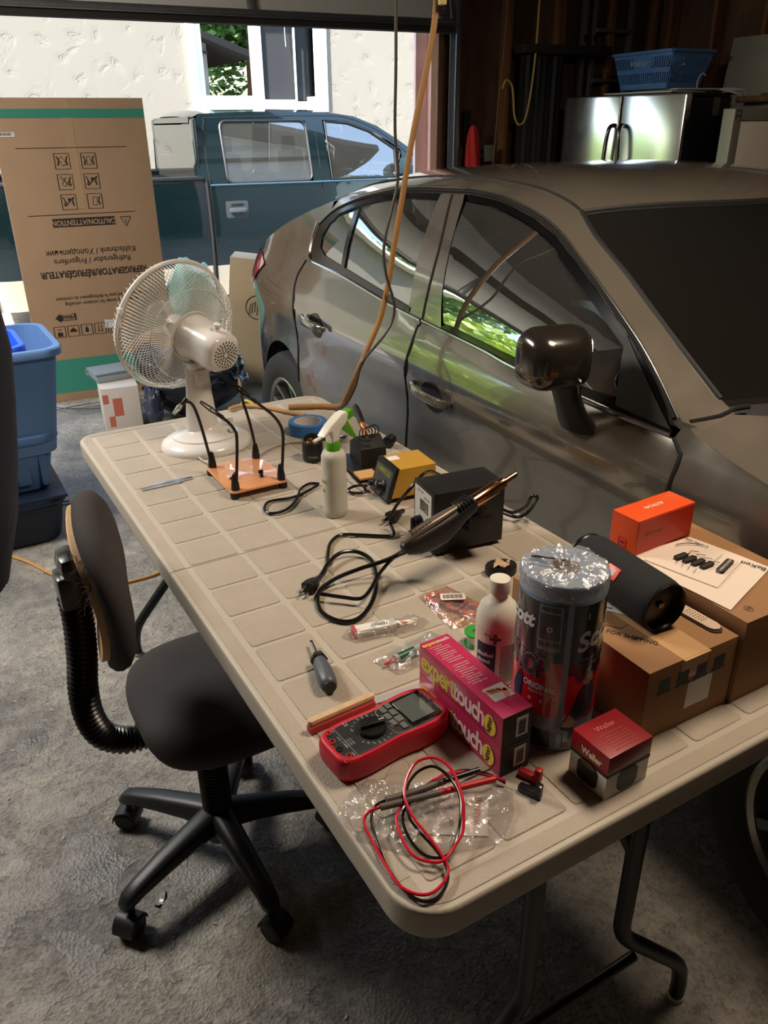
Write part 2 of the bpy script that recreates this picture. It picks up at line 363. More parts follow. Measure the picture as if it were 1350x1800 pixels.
# overhead door: lowest panel hangs in the opening
def panel_door():
    d = gthing('garage_door', 'raised overhead garage door, pale panel with steel ribs above the parked cars', 'garage door', 0.05, 0.06)
    w = mat('door_panel_paint', (238, 238, 230), .6, var=.05, vscale=3, bump=.1, bscale=60); st = mat('galvanised_steel', (150, 154, 158), .38, .85, var=.1, vscale=20)
    M = T(0, 0, 2.045) @ Rx(R(-14))
    mb = MB().box((0, .02, .29), (4.94, .03, .52), .004, M); mb.build('panel', w, d)
    M2 = T(0, -.115, 2.60) @ Rx(R(42)); MB().box((0, .02, .25), (4.94, .03, .50), .004, M2).build('panel', w, d)
    MB().box((0, 0, .032), (4.94, .05, .014), .002, M).box((0, -.022, .047), (4.94, .006, .034), .001, M).build('bottom_rail', st, d)
    MB().box((0, .0, .008), (4.94, .03, .03), .006, M).build('rubber_seal', mat('old_rubber', (50, 47, 43), .8, bump=.5, bscale=80), d)
    for x in (-2.4, -1.2, .0, 1.19, 2.41):
        q = MB().box((x, -.006, .30), (.055 if abs(x) < 2 else .07, .012, .50), .002, M)
        for z in (.12, .3, .47): q.cyl(M @ Vector((x, -.012, z)), M @ Vector((x, -.018, z)), .006, n=8)
        q.build('stile', st, d)
    MB().box((2.39, -.02, .12), (.07, .02, .07), .003, M).cyl(M @ Vector((2.40, -.03, .12)), M @ Vector((2.40, -.045, .12)), .012, n=12).cyl(M @ Vector((2.30, -.02, .05)), M @ Vector((2.5, -.02, .05)), .008, n=10).build('hinge_roller', st, d)
    for s in (-1, 1):
        MB().box((s*2.515, .03, 1.15), (.012, .055, 2.3), .001).box((s*2.50, .055, 1.15), (.05, .01, 2.3), .001).box((s*2.50, .004, 1.15), (.028, .008, 2.3), .003).build('track', st, d, label='galvanised steel roller track')
    for z in (.35, 1.42): MB().box((2.535, .09, z), (.03, .1, .06), .002).build('track_bracket', st, d)
    return d
panel_door()
# neighbour's house: stucco wall with window
hx, hy = 2.083, 6.363
mb = MB()
x0, x1, z0, z1 = hx+.38, hx+2.21, 1.73, 3.15
mb.box(((-5.+x0)/2, hy+.1, 1.6), (x0+5., .2, 4.4)).box(((x1+9)/2, hy+.1, 1.6), (9-x1, .2, 4.4)).box(((x0+x1)/2, hy+.1, (z0-.6)/2), (x1-x0, .2, z0+.6)).box(((x0+x1)/2, hy+.1, (z1+3.8)/2), (x1-x0, .2, 3.8-z1))
gstruct(mb, 'wall_house', m_stucco)
gstruct(MB().box((2.0, hy+1.9, 3.84), (14.6, 5.0, .12), .01), 'eave', mat('white_soffit', (214, 210, 200), .7))
def house_window():
    w = gthing('window_1', 'white framed house window with a cranked open casement above the dark pickup truck', 'window', hx, hy)
    w['kind'] = 'structure'
    f = mat('white_vinyl', (236, 238, 238), .35)
    fr = MB()
    def ring(mb, a, b, c, e, t, y, dy, bev=.004):
        mb.box(((a+b)/2, y, c+t/2), (b-a, dy, t), bev).box(((a+b)/2, y, e-t/2), (b-a, dy, t), bev).box((a+t/2, y, (c+e)/2), (t, dy, e-c-2*t), bev).box((b-t/2, y, (c+e)/2), (t, dy, e-c-2*t), bev)
    ring(fr, .37, 2.22, 1.69, 3.2, .10, -.02, .06); ring(fr, .455, 2.135, 1.78, 3.1, .05, .05, .10)
    fr.build('window_frame', f, w)
    s = MB(); ring(s, .50, 1.26, 1.83, 3.05, .065, .03, .05); s.box((1.29, .03, 2.44), (.06, .06, 1.24), .004); s.build('sash', f, w)
    MB().box((1.3, -.03, 1.80), (1.72, .05, .035), .004).build('sill', mat('grey_sill', (190, 196, 196), .4), w)
    MB().box((.88, .04, 2.44), (.66, .006, 1.12)).build('pane', glass_mat('house_glass', (.30, .34, .32, 1), .42), w)
    s = MB(); ring(s, 1.32, 1.80, 1.83, 3.05, .022, .02, .03); s.build('screen_frame', f, w)
    MB().box((1.56, .06, 2.44), (.46, .004, 1.2)).build('screen', mat('dark_screen', (40, 42, 45), .8, bump=.3, bscale=400), w)
    MB().tube([(1.66, .0, 3.05), (1.665, 0, 2.55), (1.67, 0, 2.46)], .004, 6).build('blind_cord', f, w)
    M = T(2.10, -.02, 0) @ Rz(R(-62+180))
    s = MB()
    for (c_, d_) in (((.0+.03, 0, 2.44), (.05, .04, 1.2)), ((.47, 0, 2.44), (.05, .04, 1.2)), ((.25, 0, 1.86), (.48, .04, .06)), ((.25, 0, 3.02), (.48, .04, .06))): s.box(c_, d_, .004, M)
    cs = s.build('casement', f, w, label='open casement sash swung outward')
    MB().box((.25, 0, 2.44), (.40, .005, 1.1), 0, M).build('pane', glass_mat('house_glass', (.30, .34, .32, 1), .42), cs)
    MB().box((1.3, .16, 2.44), (1.7, .02, 1.3)).box((1.3, .5, 2.44), (1.7, .02, 1.5)).build('dim_room_sheet', mat('dim_room', (46, 50, 52), .9), w)  # dark sheets stand in for the unlit room behind the glass
    return w
house_window()
# gravel / grass beyond and hedge masses seen only as reflections
gstruct(MB().quad((-60, 11, -.32), (60, 11, -.32), (60, 60, -.32), (-60, 60, -.32)).quad((-60, -40, -.30), (-3.7, -40, -.30), (-3.7, .1, -.30), (-60, .1, -.30)), 'ground', mat('lawn', (92, 112, 56), .9, var=.3, vscale=5))
def foliage(name, label, cat, x, y, z0, rx, ry, rz_, n, col, seed, trunk=True, ls=.11, group=None, blobs=9):
    rnd = random.Random(seed); t = gthing(name, label, cat, x, y, z0-rz_ if trunk else z0-rz_, 0, group)
    bm = bmesh.new(); C_ = [(rnd.uniform(-.6, .6)*rx, rnd.uniform(-.6, .6)*ry, rz_+rnd.uniform(-.5, .6)*rz_, rnd.uniform(.35, .6)) for _ in range(blobs)]
    for _ in range(n):
        bx, by, bz, k = rnd.choice(C_)
        d = Vector((rnd.gauss(0, 1), rnd.gauss(0, 1), rnd.gauss(0, 1))).normalized()*rnd.uniform(.6, 1)
        p = Vector((bx+d.x*k*rx, by+d.y*k*ry, bz+d.z*k*rz_))
        a = Vector((rnd.gauss(0, 1), rnd.gauss(0, 1), rnd.gauss(0, .6))).normalized(); b = a.cross(Vector((rnd.gauss(0, 1), rnd.gauss(0, 1), rnd.gauss(0, 1)))).normalized()
        s = ls*rnd.uniform(.6, 1.4)
        f = bm.faces.new([bm.verts.new(p-a*s), bm.verts.new(p-b*s*.5), bm.verts.new(p+a*s), bm.verts.new(p+b*s*.5)]); f.material_index = 0
    mb = MB(); mb.bm.free(); mb.bm = bm; mb.build('foliage', col, t, smooth=0)
    if trunk: MB().tube([(0, 0, 0), (.03, 0, rz_*.6), (0, .05, rz_*1.1)], [.14, .10, .05], 8, smooth=4).build('trunk', m_stud, t)
    return t
lf1 = mat('leaf_green', (196, 218, 110), .45, var=.25, vscale=3); lf2 = mat('dark_leaf', (110, 150, 76), .5, var=.3, vscale=3)
foliage('bush', 'broad light green hedge left of the driveway, mirrored in the car windows', 'bush', -4.3, 3.4, 1.4, 1.7, 1.5, 1.7, 9000, lf1, 1, False, group=None)
foliage('bush', 'tall yellow-green shrub beside the hedge, mirrored in the parked car', 'bush', -8.6, 2.6, 1.6, 2.0, 1.6, 1.9, 6000, lf1, 2, False)
foliage('tree', 'leafy tree far behind the hedge', 'tree', -6.4, 9.9, 3.6, 2.6, 3.0, 2.4, 7000, lf2, 3, True, .16)
foliage('tree', 'dark green tree behind the garage, mirrored in the house window', 'tree', 9.2, -12, 4.6, 3.4, 3.0, 3.2, 9000, lf2, 4, True, .16)
foliage('tree', 'leafy tree standing to the left of the garage', 'tree', -9.4, -4.6, 4.2, 2.4, 2.4, 2.6, 7000, lf2, 5, True, .16)
# pale gabled house across the street, seen as a reflection
hs = gthing('house', 'pale gabled house beyond the hedge', 'house', -15.5, 13.0, -.3)
MB().box((0, 0, 1.5), (7, 6, 3.0)).prism([(-3.5, 3), (3.5, 3), (0, 4.8)], -3, 3, M=Rx(PI/2)).build('wall', m_sid, hs)
MB().prism([(-3.9, 2.85), (0, 4.85), (3.9, 2.85), (3.9, 3.0), (0, 5.0), (-3.9, 3.0)], -3.3, 3.3, M=Rx(PI/2)).build('roof', mat('roof_shingle', (92, 86, 80), .9), hs)
# ================================================================== grey sedan
def build_sedan():
    car = thing('sedan', 'dusty grey four-door sedan parked beside the folding table', 'car', (1.83746, 1.72190, 0), R(-92.262))
    paint = bpy.data.materials.new('bronze_grey_paint'); paint.use_nodes = True; MATS['paint'] = paint
    nt = paint.node_tree; n = nt.nodes; l = nt.links; b = n['Principled BSDF']
    b.inputs['Metallic'].default_value = .75; b.inputs['Coat Weight'].default_value = 1; b.inputs['Coat Roughness'].default_value = .02
    tc = n.new('ShaderNodeTexCoord'); nz = n.new('ShaderNodeTexNoise'); nz.inputs['Scale'].default_value = 5; nz.inputs['Detail'].default_value = 8; l.new(tc.outputs['Object'], nz.inputs[0])
    nf = n.new('ShaderNodeTexNoise'); nf.inputs['Scale'].default_value = 900; l.new(tc.outputs['Object'], nf.inputs[0])
    rr = n.new('ShaderNodeMapRange'); rr.inputs[1].default_value = .35; rr.inputs[2].default_value = .7; rr.inputs[3].default_value = .16; rr.inputs[4].default_value = .30; l.new(nz.outputs[0], rr.inputs[0]); l.new(rr.outputs[0], b.inputs['Roughness'])
    cr = n.new('ShaderNodeMapRange'); cr.inputs[1].default_value = .3; cr.inputs[2].default_value = .8; cr.inputs[3].default_value = .02; cr.inputs[4].default_value = .10; l.new(nz.outputs[0], cr.inputs[0]); l.new(cr.outputs[0], b.inputs['Coat Roughness'])
    mx = n.new('ShaderNodeMix'); mx.data_type = 'RGBA'; mx.inputs[6].default_value = srgb(112, 108, 100); mx.inputs[7].default_value = srgb(136, 130, 120); l.new(nf.outputs[0], mx.inputs[0])
    geo = n.new('ShaderNodeNewGeometry'); sx_ = n.new('ShaderNodeSeparateXYZ'); l.new(geo.outputs['Normal'], sx_.inputs[0])   # dust settles on what faces up
    du = n.new('ShaderNodeMapRange'); du.inputs[1].default_value = .2; du.inputs[2].default_value = 1.; du.inputs[3].default_value = .0; du.inputs[4].default_value = .30; l.new(sx_.outputs[2], du.inputs[0])
    m2 = n.new('ShaderNodeMix'); m2.data_type = 'RGBA'; m2.inputs[7].default_value = srgb(138, 126, 108); l.new(du.outputs[0], m2.inputs[0]); l.new(mx.outputs[2], m2.inputs[6]); l.new(m2.outputs[2], b.inputs['Base Color'])
    mm = n.new('ShaderNodeMath'); mm.operation = 'SUBTRACT'; mm.inputs[0].default_value = .75; l.new(du.outputs[0], mm.inputs[1]); l.new(mm.outputs[0], b.inputs['Metallic'])
    gap = mat('shut_gap', (8, 8, 8), .8); trim = mat('gloss_black_trim', (14, 14, 15), .15); rub = mat('window_rubber', (24, 24, 24), .6)
    chrome = mat('satin_chrome', (200, 196, 188), .16, 1.); cab = mat('dark_cabin', (30, 30, 31), .8); seatm = mat('dark_seat_cloth', (42, 42, 44), .9, bump=.2, bscale=600)
    wg = glass_mat('car_side_glass', (.36, .42, .38, 1), .30, extra=.04); wsg = glass_mat('car_windscreen', (.50, .50, .46, 1), .03, extra=.006)
    PU = [-.95, -.85, -.7, -.5, -.3, 0, .5, 1.2, 2, 2.6, 3.0, 3.3, 3.5, 3.65]; PV = [.45, .60, .72, .80, .845, .875, .895, .8975, .8975, .885, .855, .79, .68, .40]
    ZBu = [-1., -.6, .36, .57, .74, .93, 1.13, 1.46, 1.61, 1.9, 2.2, 2.6, 3.1, 3.5, 3.7]; ZBz = [1.0, 1.03, 1.062, 1.055, 1.041, 1.024, 1.011, .996, .985, .975, .965, .91, .82, .70, .6]
    TT = [(-.95, .60, .955), (-.8, .68, .985), (-.6, .715, 1.025), (-.4, .715, 1.08), (-.2, .705, 1.15), (0, .70, 1.212), (.217, .705, 1.268), (.447, .69, 1.312), (.611, .675, 1.342), (.76, .663, 1.357), (1.006, .65, 1.368), (1.109, .648, 1.364), (1.301, .652, 1.350), (1.438, .668, 1.323), (1.549, .686, 1.293), (1.668, .711, 1.249), (1.779, .738, 1.204), (1.883, .763, 1.158), (1.98, .787, 1.112), (2.079, .815, 1.053), (2.16, .83, 1.0), (2.3, .80, .965), (2.6, .79, .925), (3.0, .76, .855), (3.3, .70, .76), (3.5, .6, .64), (3.6, .45, .5)]
    Tu, Tvv, Tzz = zip(*TT)
    ZCu = [-.95, -.6, -.4, -.2, 0, .3, .6, .9, 1.2, 1.4, 1.6, 1.8, 2.0, 2.2, 2.4, 2.6, 3.0, 3.3, 3.5, 3.6]; ZCz = [.985, 1.04, 1.10, 1.18, 1.275, 1.375, 1.405, 1.418, 1.412, 1.388, 1.343, 1.265, 1.17, 1.075, .99, .98, .93, .85, .73, .6]
    DZ = [.15, .25, .4, .6, .72, .80, .86, .92, 1.0, 1.06]; DV = [-.10, -.055, -.022, -.012, -.016, -.008, 0, -.018, -.062, -.085]
    def vlow(u, z):
        # the shoulder crease climbs towards the tail, hollow below it
        zz = z - .02*math.sin(max(0, min(1, (1.6-u)/1.8))*PI/2)
        return sinterp(u, PU, PV) + sinterp(zz, DZ, DV)
    zb = lambda u: sinterp(u, ZBu, ZBz)
    def vg(u, z):
        h = z-zb(u); return vlow(u, zb(u)) - (.29*h + .71*max(h, 0)**2 if h < .40 else .2296+(h-.40)*.86)
    Tz = lambda u: sinterp(u, Tu, Tzz)
    Tv = lambda u: max(.2, vg(u, Tz(u)))
    def zt(u, v):
        p = interp(u, [-.6, .3, 1.5, 2.2], [2.6, 3.5, 3.5, 2.4])
        return Tz(u)+(sinterp(u, ZCu, ZCz)-Tz(u))*(1-min(1, abs(v)/Tv(u))**p)
    vside = lambda u, z: vlow(u, z) if z <= zb(u) else (vg(u, z))
    TOPL = [(.217, 1.185), (.28, 1.231), (.447, 1.286), (.611, 1.318), (.76, 1.337), (1.006, 1.347), (1.109, 1.350), (1.248, 1.342), (1.301, 1.336), (1.438, 1.312), (1.549, 1.283), (1.668, 1.237), (1.779, 1.192), (1.883, 1.146), (1.98, 1.100), (2.079, 1.041), (2.145, .99)]
    tl = lambda u: sinterp(u, [q[0] for q in TOPL], [q[1] for q in TOPL])
    ur = lambda a, b, n: [a+(b-a)*i/n for i in range(n+1)]
    gapL = [(.20, .58), (.205, .72), (.213, .88), (.16, .97), (.15, 1.01), (.185, 1.06)]
    gapB = [(1.124, .28), (1.124, .62), (1.133, .80), (1.137, .92), (1.126, .985), (1.133, 1.011)]
    gapF = [(2.20, .28), (2.205, .60), (2.20, .80), (2.196, .862), (2.192, .936), (2.18, .95), (2.157, .965)]
    def arch(u0, r, a0, a1, n=20): return [(u0+r*math.cos(R(a0+(a1-a0)*i/n)), .335+r*math.sin(R(a0+(a1-a0)*i/n))) for i in range(n+1)]
    for s in (1, -1):
        S = lambda u, z: (u, -s*vside(u, z), z)
        def sub(poly, name, m, step=.06, th=.0, off=0., smooth=60, par=car, **k):
            mb = MB(); mb.patch(poly, step, (lambda u, z: (u, -s*(vside(u, z)+off), z)), thick=th)
            bmesh.ops.recalc_face_normals(mb.bm, faces=mb.bm.faces)
            return mb.build(name, m, par, smooth=smooth, **k)
        belt = lambda a, b, n: [(u, zb(u)) for u in ur(a, b, n)]
        # doors
        rd = [(.20, .28), (1.124, .28)] + gapB[1:] + belt(1.133, .185, 14)[1:-1] + gapL[::-1][:-1]
        rd = [(.33, .28)] + [(1.124, .28)] + gapB[1:] + belt(1.133, .185, 14)[1:-1] + gapL[::-1][:-1] + [(.20, .58), (.30, .45)]
        rdo = sub(rd, 'rear_door', paint)
        fdp = [(1.124, .28), (2.20, .28)] + gapF[1:] + belt(2.157, 1.133, 14)[1:-1] + gapB[::-1][:-1]
        fdo = sub(fdp, 'front_door', paint)
        # quarter panel with wheel arch, up to the roof rail
        q = arch(0, .365, 0, 90, 12)[0:]
        poly = [(.33, .28)] + [(.30, .45), (.20, .58)][0:0] + [(.30, .45), (.20, .58)] + gapL[1:] + [(.217, 1.06), (.215, 1.19), (.24, 1.21), (.28, 1.236)] + [(u, Tz(u)) for u in (.26, .217, .1, 0, -.1, -.2, -.3, -.4, -.5, -.6, -.7, -.8, -.86)]
        poly += [(-.90, .9), (-.91, .75), (-.92, .6), (-.90, .45), (-.85, .33), (-.62, .30), (-.40, .29)] + arch(0, .365, 187, 6, 26)
        poly = [p_ for i, p_ in enumerate(poly) if i == 0 or (Vector(p_)-Vector(poly[i-1])).length > 1e-4]
        # ordering: arch ends near (.363,.37) and closes to (.33,.28)
        sub(poly, 'quarter_panel', paint, .045)
        poly = [(2.20, .28), (2.36, .28)] + arch(2.7, .365, 186, -6, 26) + [(3.08, .29), (3.4, .28), (3.52, .35), (3.55, .5), (3.5, .62)] + [(u, Tz(u)) for u in (3.3, 3.15, 3.0, 2.8, 2.6, 2.4, 2.3, 2.25, 2.2, 2.168)] + gapF[::-1][:-1]
        sub(poly, 'front_fender', paint, .045)
        sub([(.33, .18), (2.36, .18), (2.36, .28), (.33, .28)], 'sill', mat('grey_sill_paint', (60, 58, 54), .45), .1)
        # window frames
        t = MB()
        def strip(poly, off=0., step=.05):
            t.patch(poly, step, lambda u, z: (u, -s*(vside(u, z)+off), z))
        strip([(.217, 1.178)] + TOPL + [(2.16, .985)] + [(2.2, 1.0)] + [(u, Tz(u)) for u in (2.16, 2.079, 1.98, 1.883, 1.779, 1.668, 1.549, 1.438, 1.301, 1.109, 1.006, .76, .611, .447, .30)] + [(.24, 1.21)])
        strip([(1.045, 1.015), (1.134, 1.011), (1.092, 1.198), (1.012, 1.340), (1.006, 1.347), (.948, 1.343), (.96, 1.30)])
        strip([(1.136, 1.011), (1.24, 1.006), (1.190, 1.10), (1.126, 1.245), (1.088, 1.325), (1.07, 1.349), (1.014, 1.346), (1.094, 1.198)])
        t.build('pillar_and_roof_rail', paint, car, smooth=60)
        g = MB(); t = g
        edge = lambda d, a, b, n: [(u, tl(u)-d) for u in ur(a, b, n)]
        # black frame round the rear and front glass
        strip([(.217, 1.062), (.57, 1.055), (.93, 1.024), (1.05, 1.016), (1.05, 1.030), (.93, 1.042), (.57, 1.078), (.36, 1.098), (.30, 1.12), (.285, 1.16), (.31, 1.205), (.33, 1.215)] + edge(.018, .36, .95, 10) + edge(.0, .95, .217, 12) , .003)
        strip([(.52, 1.08), (.55, 1.078), (.505, 1.27), (.475, 1.262)], .004)
        strip([(1.24, 1.006), (1.61, .985), (1.9, .977), (2.15, .975), (2.08, 1.05), (1.93, 1.127), (1.94, 1.10), (1.985, 1.0), (1.90, .996), (1.61, 1.0), (1.27, 1.02)], .003)
        strip([(1.60, tl(1.60))] + edge(0, 1.64, 2.12, 10) + [(2.10, 1.005)] + edge(.022, 2.06, 1.60, 10), .003)
        strip(edge(0, 1.10, 1.60, 10) + edge(.016, 1.60, 1.11, 10), .003)
        g.build('window_trim', trim, car, smooth=60)
        g = MB(); t = g; strip([(1.985, .985), (2.145, .980), (1.935, 1.125)], .006); g.build('sail_panel', mat('matt_black_panel', (26, 26, 26), .55), car, smooth=60)
        sub([(.33, 1.105), (.36, 1.094), (.52, 1.08), (.478, 1.262), (.36, 1.232), (.31, 1.205), (.285, 1.16), (.30, 1.12)], 'quarter_window', wg, .05, 0, -.002)
        sub([(.545, 1.076), (.93, 1.040), (1.045, 1.030), (1.02, 1.10), (.948, 1.325)] + edge(.018, .94, .51, 9), 'rear_window', wg, .05, 0, -.002)
        sub([(1.245, 1.018), (1.61, 1.0), (1.90, .993), (1.985, .990), (1.935, 1.12)] + edge(.02, 1.93, 1.10, 16) + [(1.126, 1.245), (1.19, 1.10)], 'front_window', wg, .05, 0, -.002)
        # gaps, chrome strips
        ln = lambda pts, off=.0015: [(u, -s*(vside(u, z)+off), z) for (u, z) in [tuple(p_)[:2] for p_ in spline([(a, b, 0) for a, b in pts], 6)]]
        mb = MB()
        for gp in (gapL, gapB + [(1.092, 1.198), (1.012, 1.344)], gapF): mb.tube(ln(gp, 0), .0045, 6)
        mb.tube(ln([(.20, .30), (1.2, .285), (2.2, .29)], 0), .004, 6)
        mb.tube(ln([(u, tl(u)+.006) for u in ur(.217, 2.14, 24)], .001), .0055, 6)
        mb.build('shut_lines', gap, car)
        mb = MB().tube(ln([(.195, 1.20), (.20, 1.12), (.235, 1.068), (.36, 1.058), (.57, 1.050), (.93, 1.019), (1.13, 1.006)], .004), .0052, 8)
        mb.tube(ln([(1.14, 1.006), (1.46, .991), (1.61, .980), (1.9, .970), (2.15, .969)], .004), .0055, 8)
        mb.tube(ln([(u, tl(u)+.014) for u in ur(.22, 2.15, 24)], .002), .0022, 6)
        mb.build('belt_moulding', chrome, car, label='bright metal strip below the windows')
        # handles
        for (u0, z0) in ((1.285, .822), (.44, .868)):
            hr = MB().patch([(u0+.006+.062*math.cos(2*PI*i/24), z0-.006+.046*math.sin(2*PI*i/24)) for i in range(24)], .02, lambda u, z: (u, -s*(vside(u, z)+.0012), z))
            hr.build('handle_recess', mat('handle_cup', (40, 38, 36), .22, .6), rdo if u0 < 1 else fdo)
            pts = [(u0+d, -s*(vside(u0+d, z0+.004)+o), z0+.006-.05*d) for d, o in ((-.105, .006), (-.085, .020), (-.04, .032), (.02, .034), (.07, .028), (.10, .016), (.112, .004))]
            MB().tube(pts, [.009, .014, .0155, .015, .0145, .013, .008], 12, smooth=4, flat=(.55, 1)).build('door_handle', paint, rdo if u0 < 1 else fdo)
        # mirror
        mr = MB(); rings = []
        for (u, k, h, yo, zo) in ((1.893, .98, .98, 0, 0), (1.898, 1.0, 1.0, 0, 0), (1.915, 1.0, 1.0, .0, .0), (1.94, .94, .94, .006, -.002), (1.962, .80, .80, .014, -.004), (1.976, .55, .55, .02, -.006), (1.981, .2, .2, .022, -.008)):
            rings.append([(u+.12*(.98-(yy))*.3*0 - .18*(y2), -s*(.972+y2+yo), 1.091+z2+zo) for (y2, z2, yy) in [(x_*k, y_*h, 0) for x_, y_ in rrect(.158, .130, .042, 6)]])
        mr.loft(rings); mi = mr.build('side_mirror', mat('mirror_paint', (52, 48, 42), .2, .4, coat=1), car, smooth=50)
        MB().prism(rrect(.145, .108, .035), -.002, .002, M=T(1.889, -s*.972, 1.091) @ Rz(s*R(10)) @ Ry(PI/2) @ Rz(PI/2)).build('mirror_glass', mat('mirror_silver', (220, 225, 228), .02, 1.), mi)
        rings = []
        for (z, a, b_, v0, u0) in ((.912, .055, .035, .875, 1.905), (.93, .054, .034, .885, 1.905), (.965, .042, .028, .91, 1.91), (1.0, .036, .028, .93, 1.915), (1.05, .040, .034, .95, 1.925)):
            rings.append([(u0+a*math.cos(2*PI*i/20), -s*(v0+b_*math.sin(2*PI*i/20)), z) for i in range(20)])
        MB().loft(rings).build('mirror_stalk', black, mi)
        # tail lamp
        sub([(-.30, .985), (-.45, 1.015), (-.80, .99), (-.86, .93), (-.80, .87), (-.55, .86), (-.42, .90)], 'tail_lamp', mat('red_lens', (196, 40, 44), .12, coat=1, emit=None), .04, 0, .006)
        # wheels
        for u0 in (0, 2.7):
            whl = thing  # tyre mesh is the part, alloy rim its sub-part
            M = T(u0, -s*.765, .325) @ Rx(s*PI/2)
            tyre = MB(); tyre.lathe([(.205, -.10), (.235, -.108), (.285, -.108), (.312, -.098), (.325, -.07), (.3265, -.035), (.3265, .035), (.325, .07), (.312, .098), (.302, .104), (.285, .107), (.262, .1085), (.240, .107), (.232, .104), (.214, .097), (.205, .09), (.205, -.10)], 64, M)
            for k in range(64):
                a = 2*PI*k/64
                for zz in (-.075, -.045, .045, .075): tyre.box((.3255*math.cos(a), .3255*math.sin(a), zz), (.006, .022, .022), 0, M @ T(0, 0, 0) @ Rz(0), 0) if False else None
            to = tyre.build('tyre', mat('tyre_rubber', (44, 43, 41), .75, bump=.35, bscale=160), car)
            al = MB(); al.lathe([(.205, -.09), (.214, .097), (.208, .1), (.198, .092), (.190, .06), (.186, -.06), (.186, -.09)], 64, M)
            al.lathe([(0, .055), (.03, .06), (.052, .055), (.058, .04), (.055, .0), (0, 0)], 24, M)
            for k in range(5):
                for da in (-13, 13):
                    a = 2*PI*k/5+R(da)
                    al.loft([[(r*math.cos(a+tw)+w*math.sin(a)*sg, r*math.sin(a+tw)-w*math.cos(a)*sg, zz+dz) for sg, dz in ((1, 0), (-1, 0), (-1, -.022), (1, -.022))] for r, w, zz, tw in ((.04, .014, .052, -R(da)*.8), (.10, .010, .066, 0), (.16, .010, .078, 0), (.196, .013, .088, 0))], M=M)
            al.build('alloy_rim', mat('silver_alloy', (168, 168, 164), .28, .9), to)
            MB().lathe([(.0, -.02), (.15, -.02), (.15, .0), (0, .0)], 32, M).build('brake_disc', mat('brake_iron', (70, 66, 62), .5, .6), to)
            MB().lathe([(.350, .045), (.355, -.16), (.0, -.16)], 40, M, arc=2*PI).build('wheel_well', gap, car)
    # top surfaces
    Tp = lambda u, v: (u, -v, zt(u, v))
    E = lambda a, b, n, f=1.0: [(u, Tv(u)*f) for u in ur(a, b, n)]
    hd = lambda v: 1.61-.10*(abs(v)/.585)**2.2        # header line
    vs = [(-1+2*i/16) for i in range(17)]
    mb = MB(); rfp = E(1.50, -.02, 22) + [(.0, .60)] + [(.06, .45), (.08, .2), (.08, 0), (.08, -.2), (.06, -.45), (.0, -.60)] + [(u, -v) for u, v in E(-.02, 1.50, 22)] + [(hd(v*.585), v*.585) for v in vs]
    mb.patch(rfp, .06, Tp); mb.build('roof_panel', paint, car, smooth=60)
    for s in (1, -1):
        inn = [(1.515, .585), (1.60, .622), (1.668, .645), (1.80, .675), (1.9, .70), (2.03, .725), (2.156, .735)]
        pl = [(u, s*v) for u, v in E(1.485, 2.2, 16)] + [(2.2, s*.74)] + [(u, s*v) for u, v in inn[::-1]] + [(1.495, s*.575)]
        mb = MB().patch(pl, .05, Tp); mb.build('a_pillar', paint, car, smooth=60)
        MB().tube([Tp(u, s*v) for u, v in inn], .006, 6, smooth=3).tube([Tp(u, s*v) for u, v in ((.0, .60), (.3, .58), (.6, .562), (.9, .552), (1.1, .55), (1.24, .551), (1.35, .556), (1.45, .568), (1.515, .585))], .004, 6, smooth=3).build('roof_ditch', rub, car)
        gp = [(u, s*v) for u, v in ((2.17, .83), (2.19, .77), (2.19, .73), (2.2, .70))]
        MB().tube([Tp(u, v) for u, v in gp], .005, 6, smooth=2).tube([Tp(u, s*v) for u, v in ((2.30, .70), (2.5, .70), (2.8, .69), (3.1, .66), (3.4, .56), (3.5, .3))], .004, 6, smooth=2).build('hood_gap', gap, car)
    ws = [(hd(v*.58), v*.58) for v in vs][::-1] + [(1.60, -.622), (1.668, -.645), (1.80, -.675), (1.9, -.70), (2.03, -.725), (2.156, -.735)] + [(2.25, -.5), (2.29, -.25), (2.30, 0), (2.29, .25), (2.25, .5)] + [(2.156, .735), (2.03, .725), (1.9, .70), (1.80, .675), (1.668, .645), (1.60, .622)]
    MB().patch(ws, .06, lambda u, v: (u, -v, zt(u, v)-.003)).build('windscreen', wsg, car, smooth=60)
    MB().tube([Tp(hd(v*.58), v*.58) for v in vs], .005, 6).build('windscreen_rubber', rub, car)
    MB().patch([(2.156, .735), (2.25, .5), (2.29, .25), (2.30, 0), (2.29, -.25), (2.25, -.5), (2.156, -.735), (2.2, -.745), (2.30, -.6), (2.38, 0), (2.30, .6), (2.2, .745)], .08, lambda u, v: (u, -v, zt(u, v)-.018)).build('cowl', mat('cowl_plastic', (20, 20, 20), .6), car)
    hoodp = [(2.2, .745), (2.30, .6), (2.38, 0), (2.30, -.6), (2.2, -.745), (2.2, -Tv(2.2))] + [(u, -v) for u, v in E(2.3, 3.58, 12)] + E(3.58, 2.2, 13)
    MB().patch(hoodp, .08, Tp).build('hood', paint, car, smooth=60)
    rgp = [(.06, .45), (.0, .60), (-.30, .60), (-.42, .4), (-.45, 0), (-.42, -.4), (-.30, -.60), (.0, -.60), (.06, -.45), (.08, -.2), (.08, 0), (.08, .2)]
    MB().patch(rgp, .06, Tp).build('rear_screen', wg, car, smooth=60)
    trp = E(-.02, -.93, 12) + [(u, -v) for u, v in E(-.93, -.02, 12)] + [(.0, -.60), (-.30, -.60), (-.42, -.4), (-.45, 0), (-.42, .4), (-.30, .60), (.0, .60)]
    MB().patch(trp, .06, Tp).build('trunk_lid', paint, car, smooth=60)
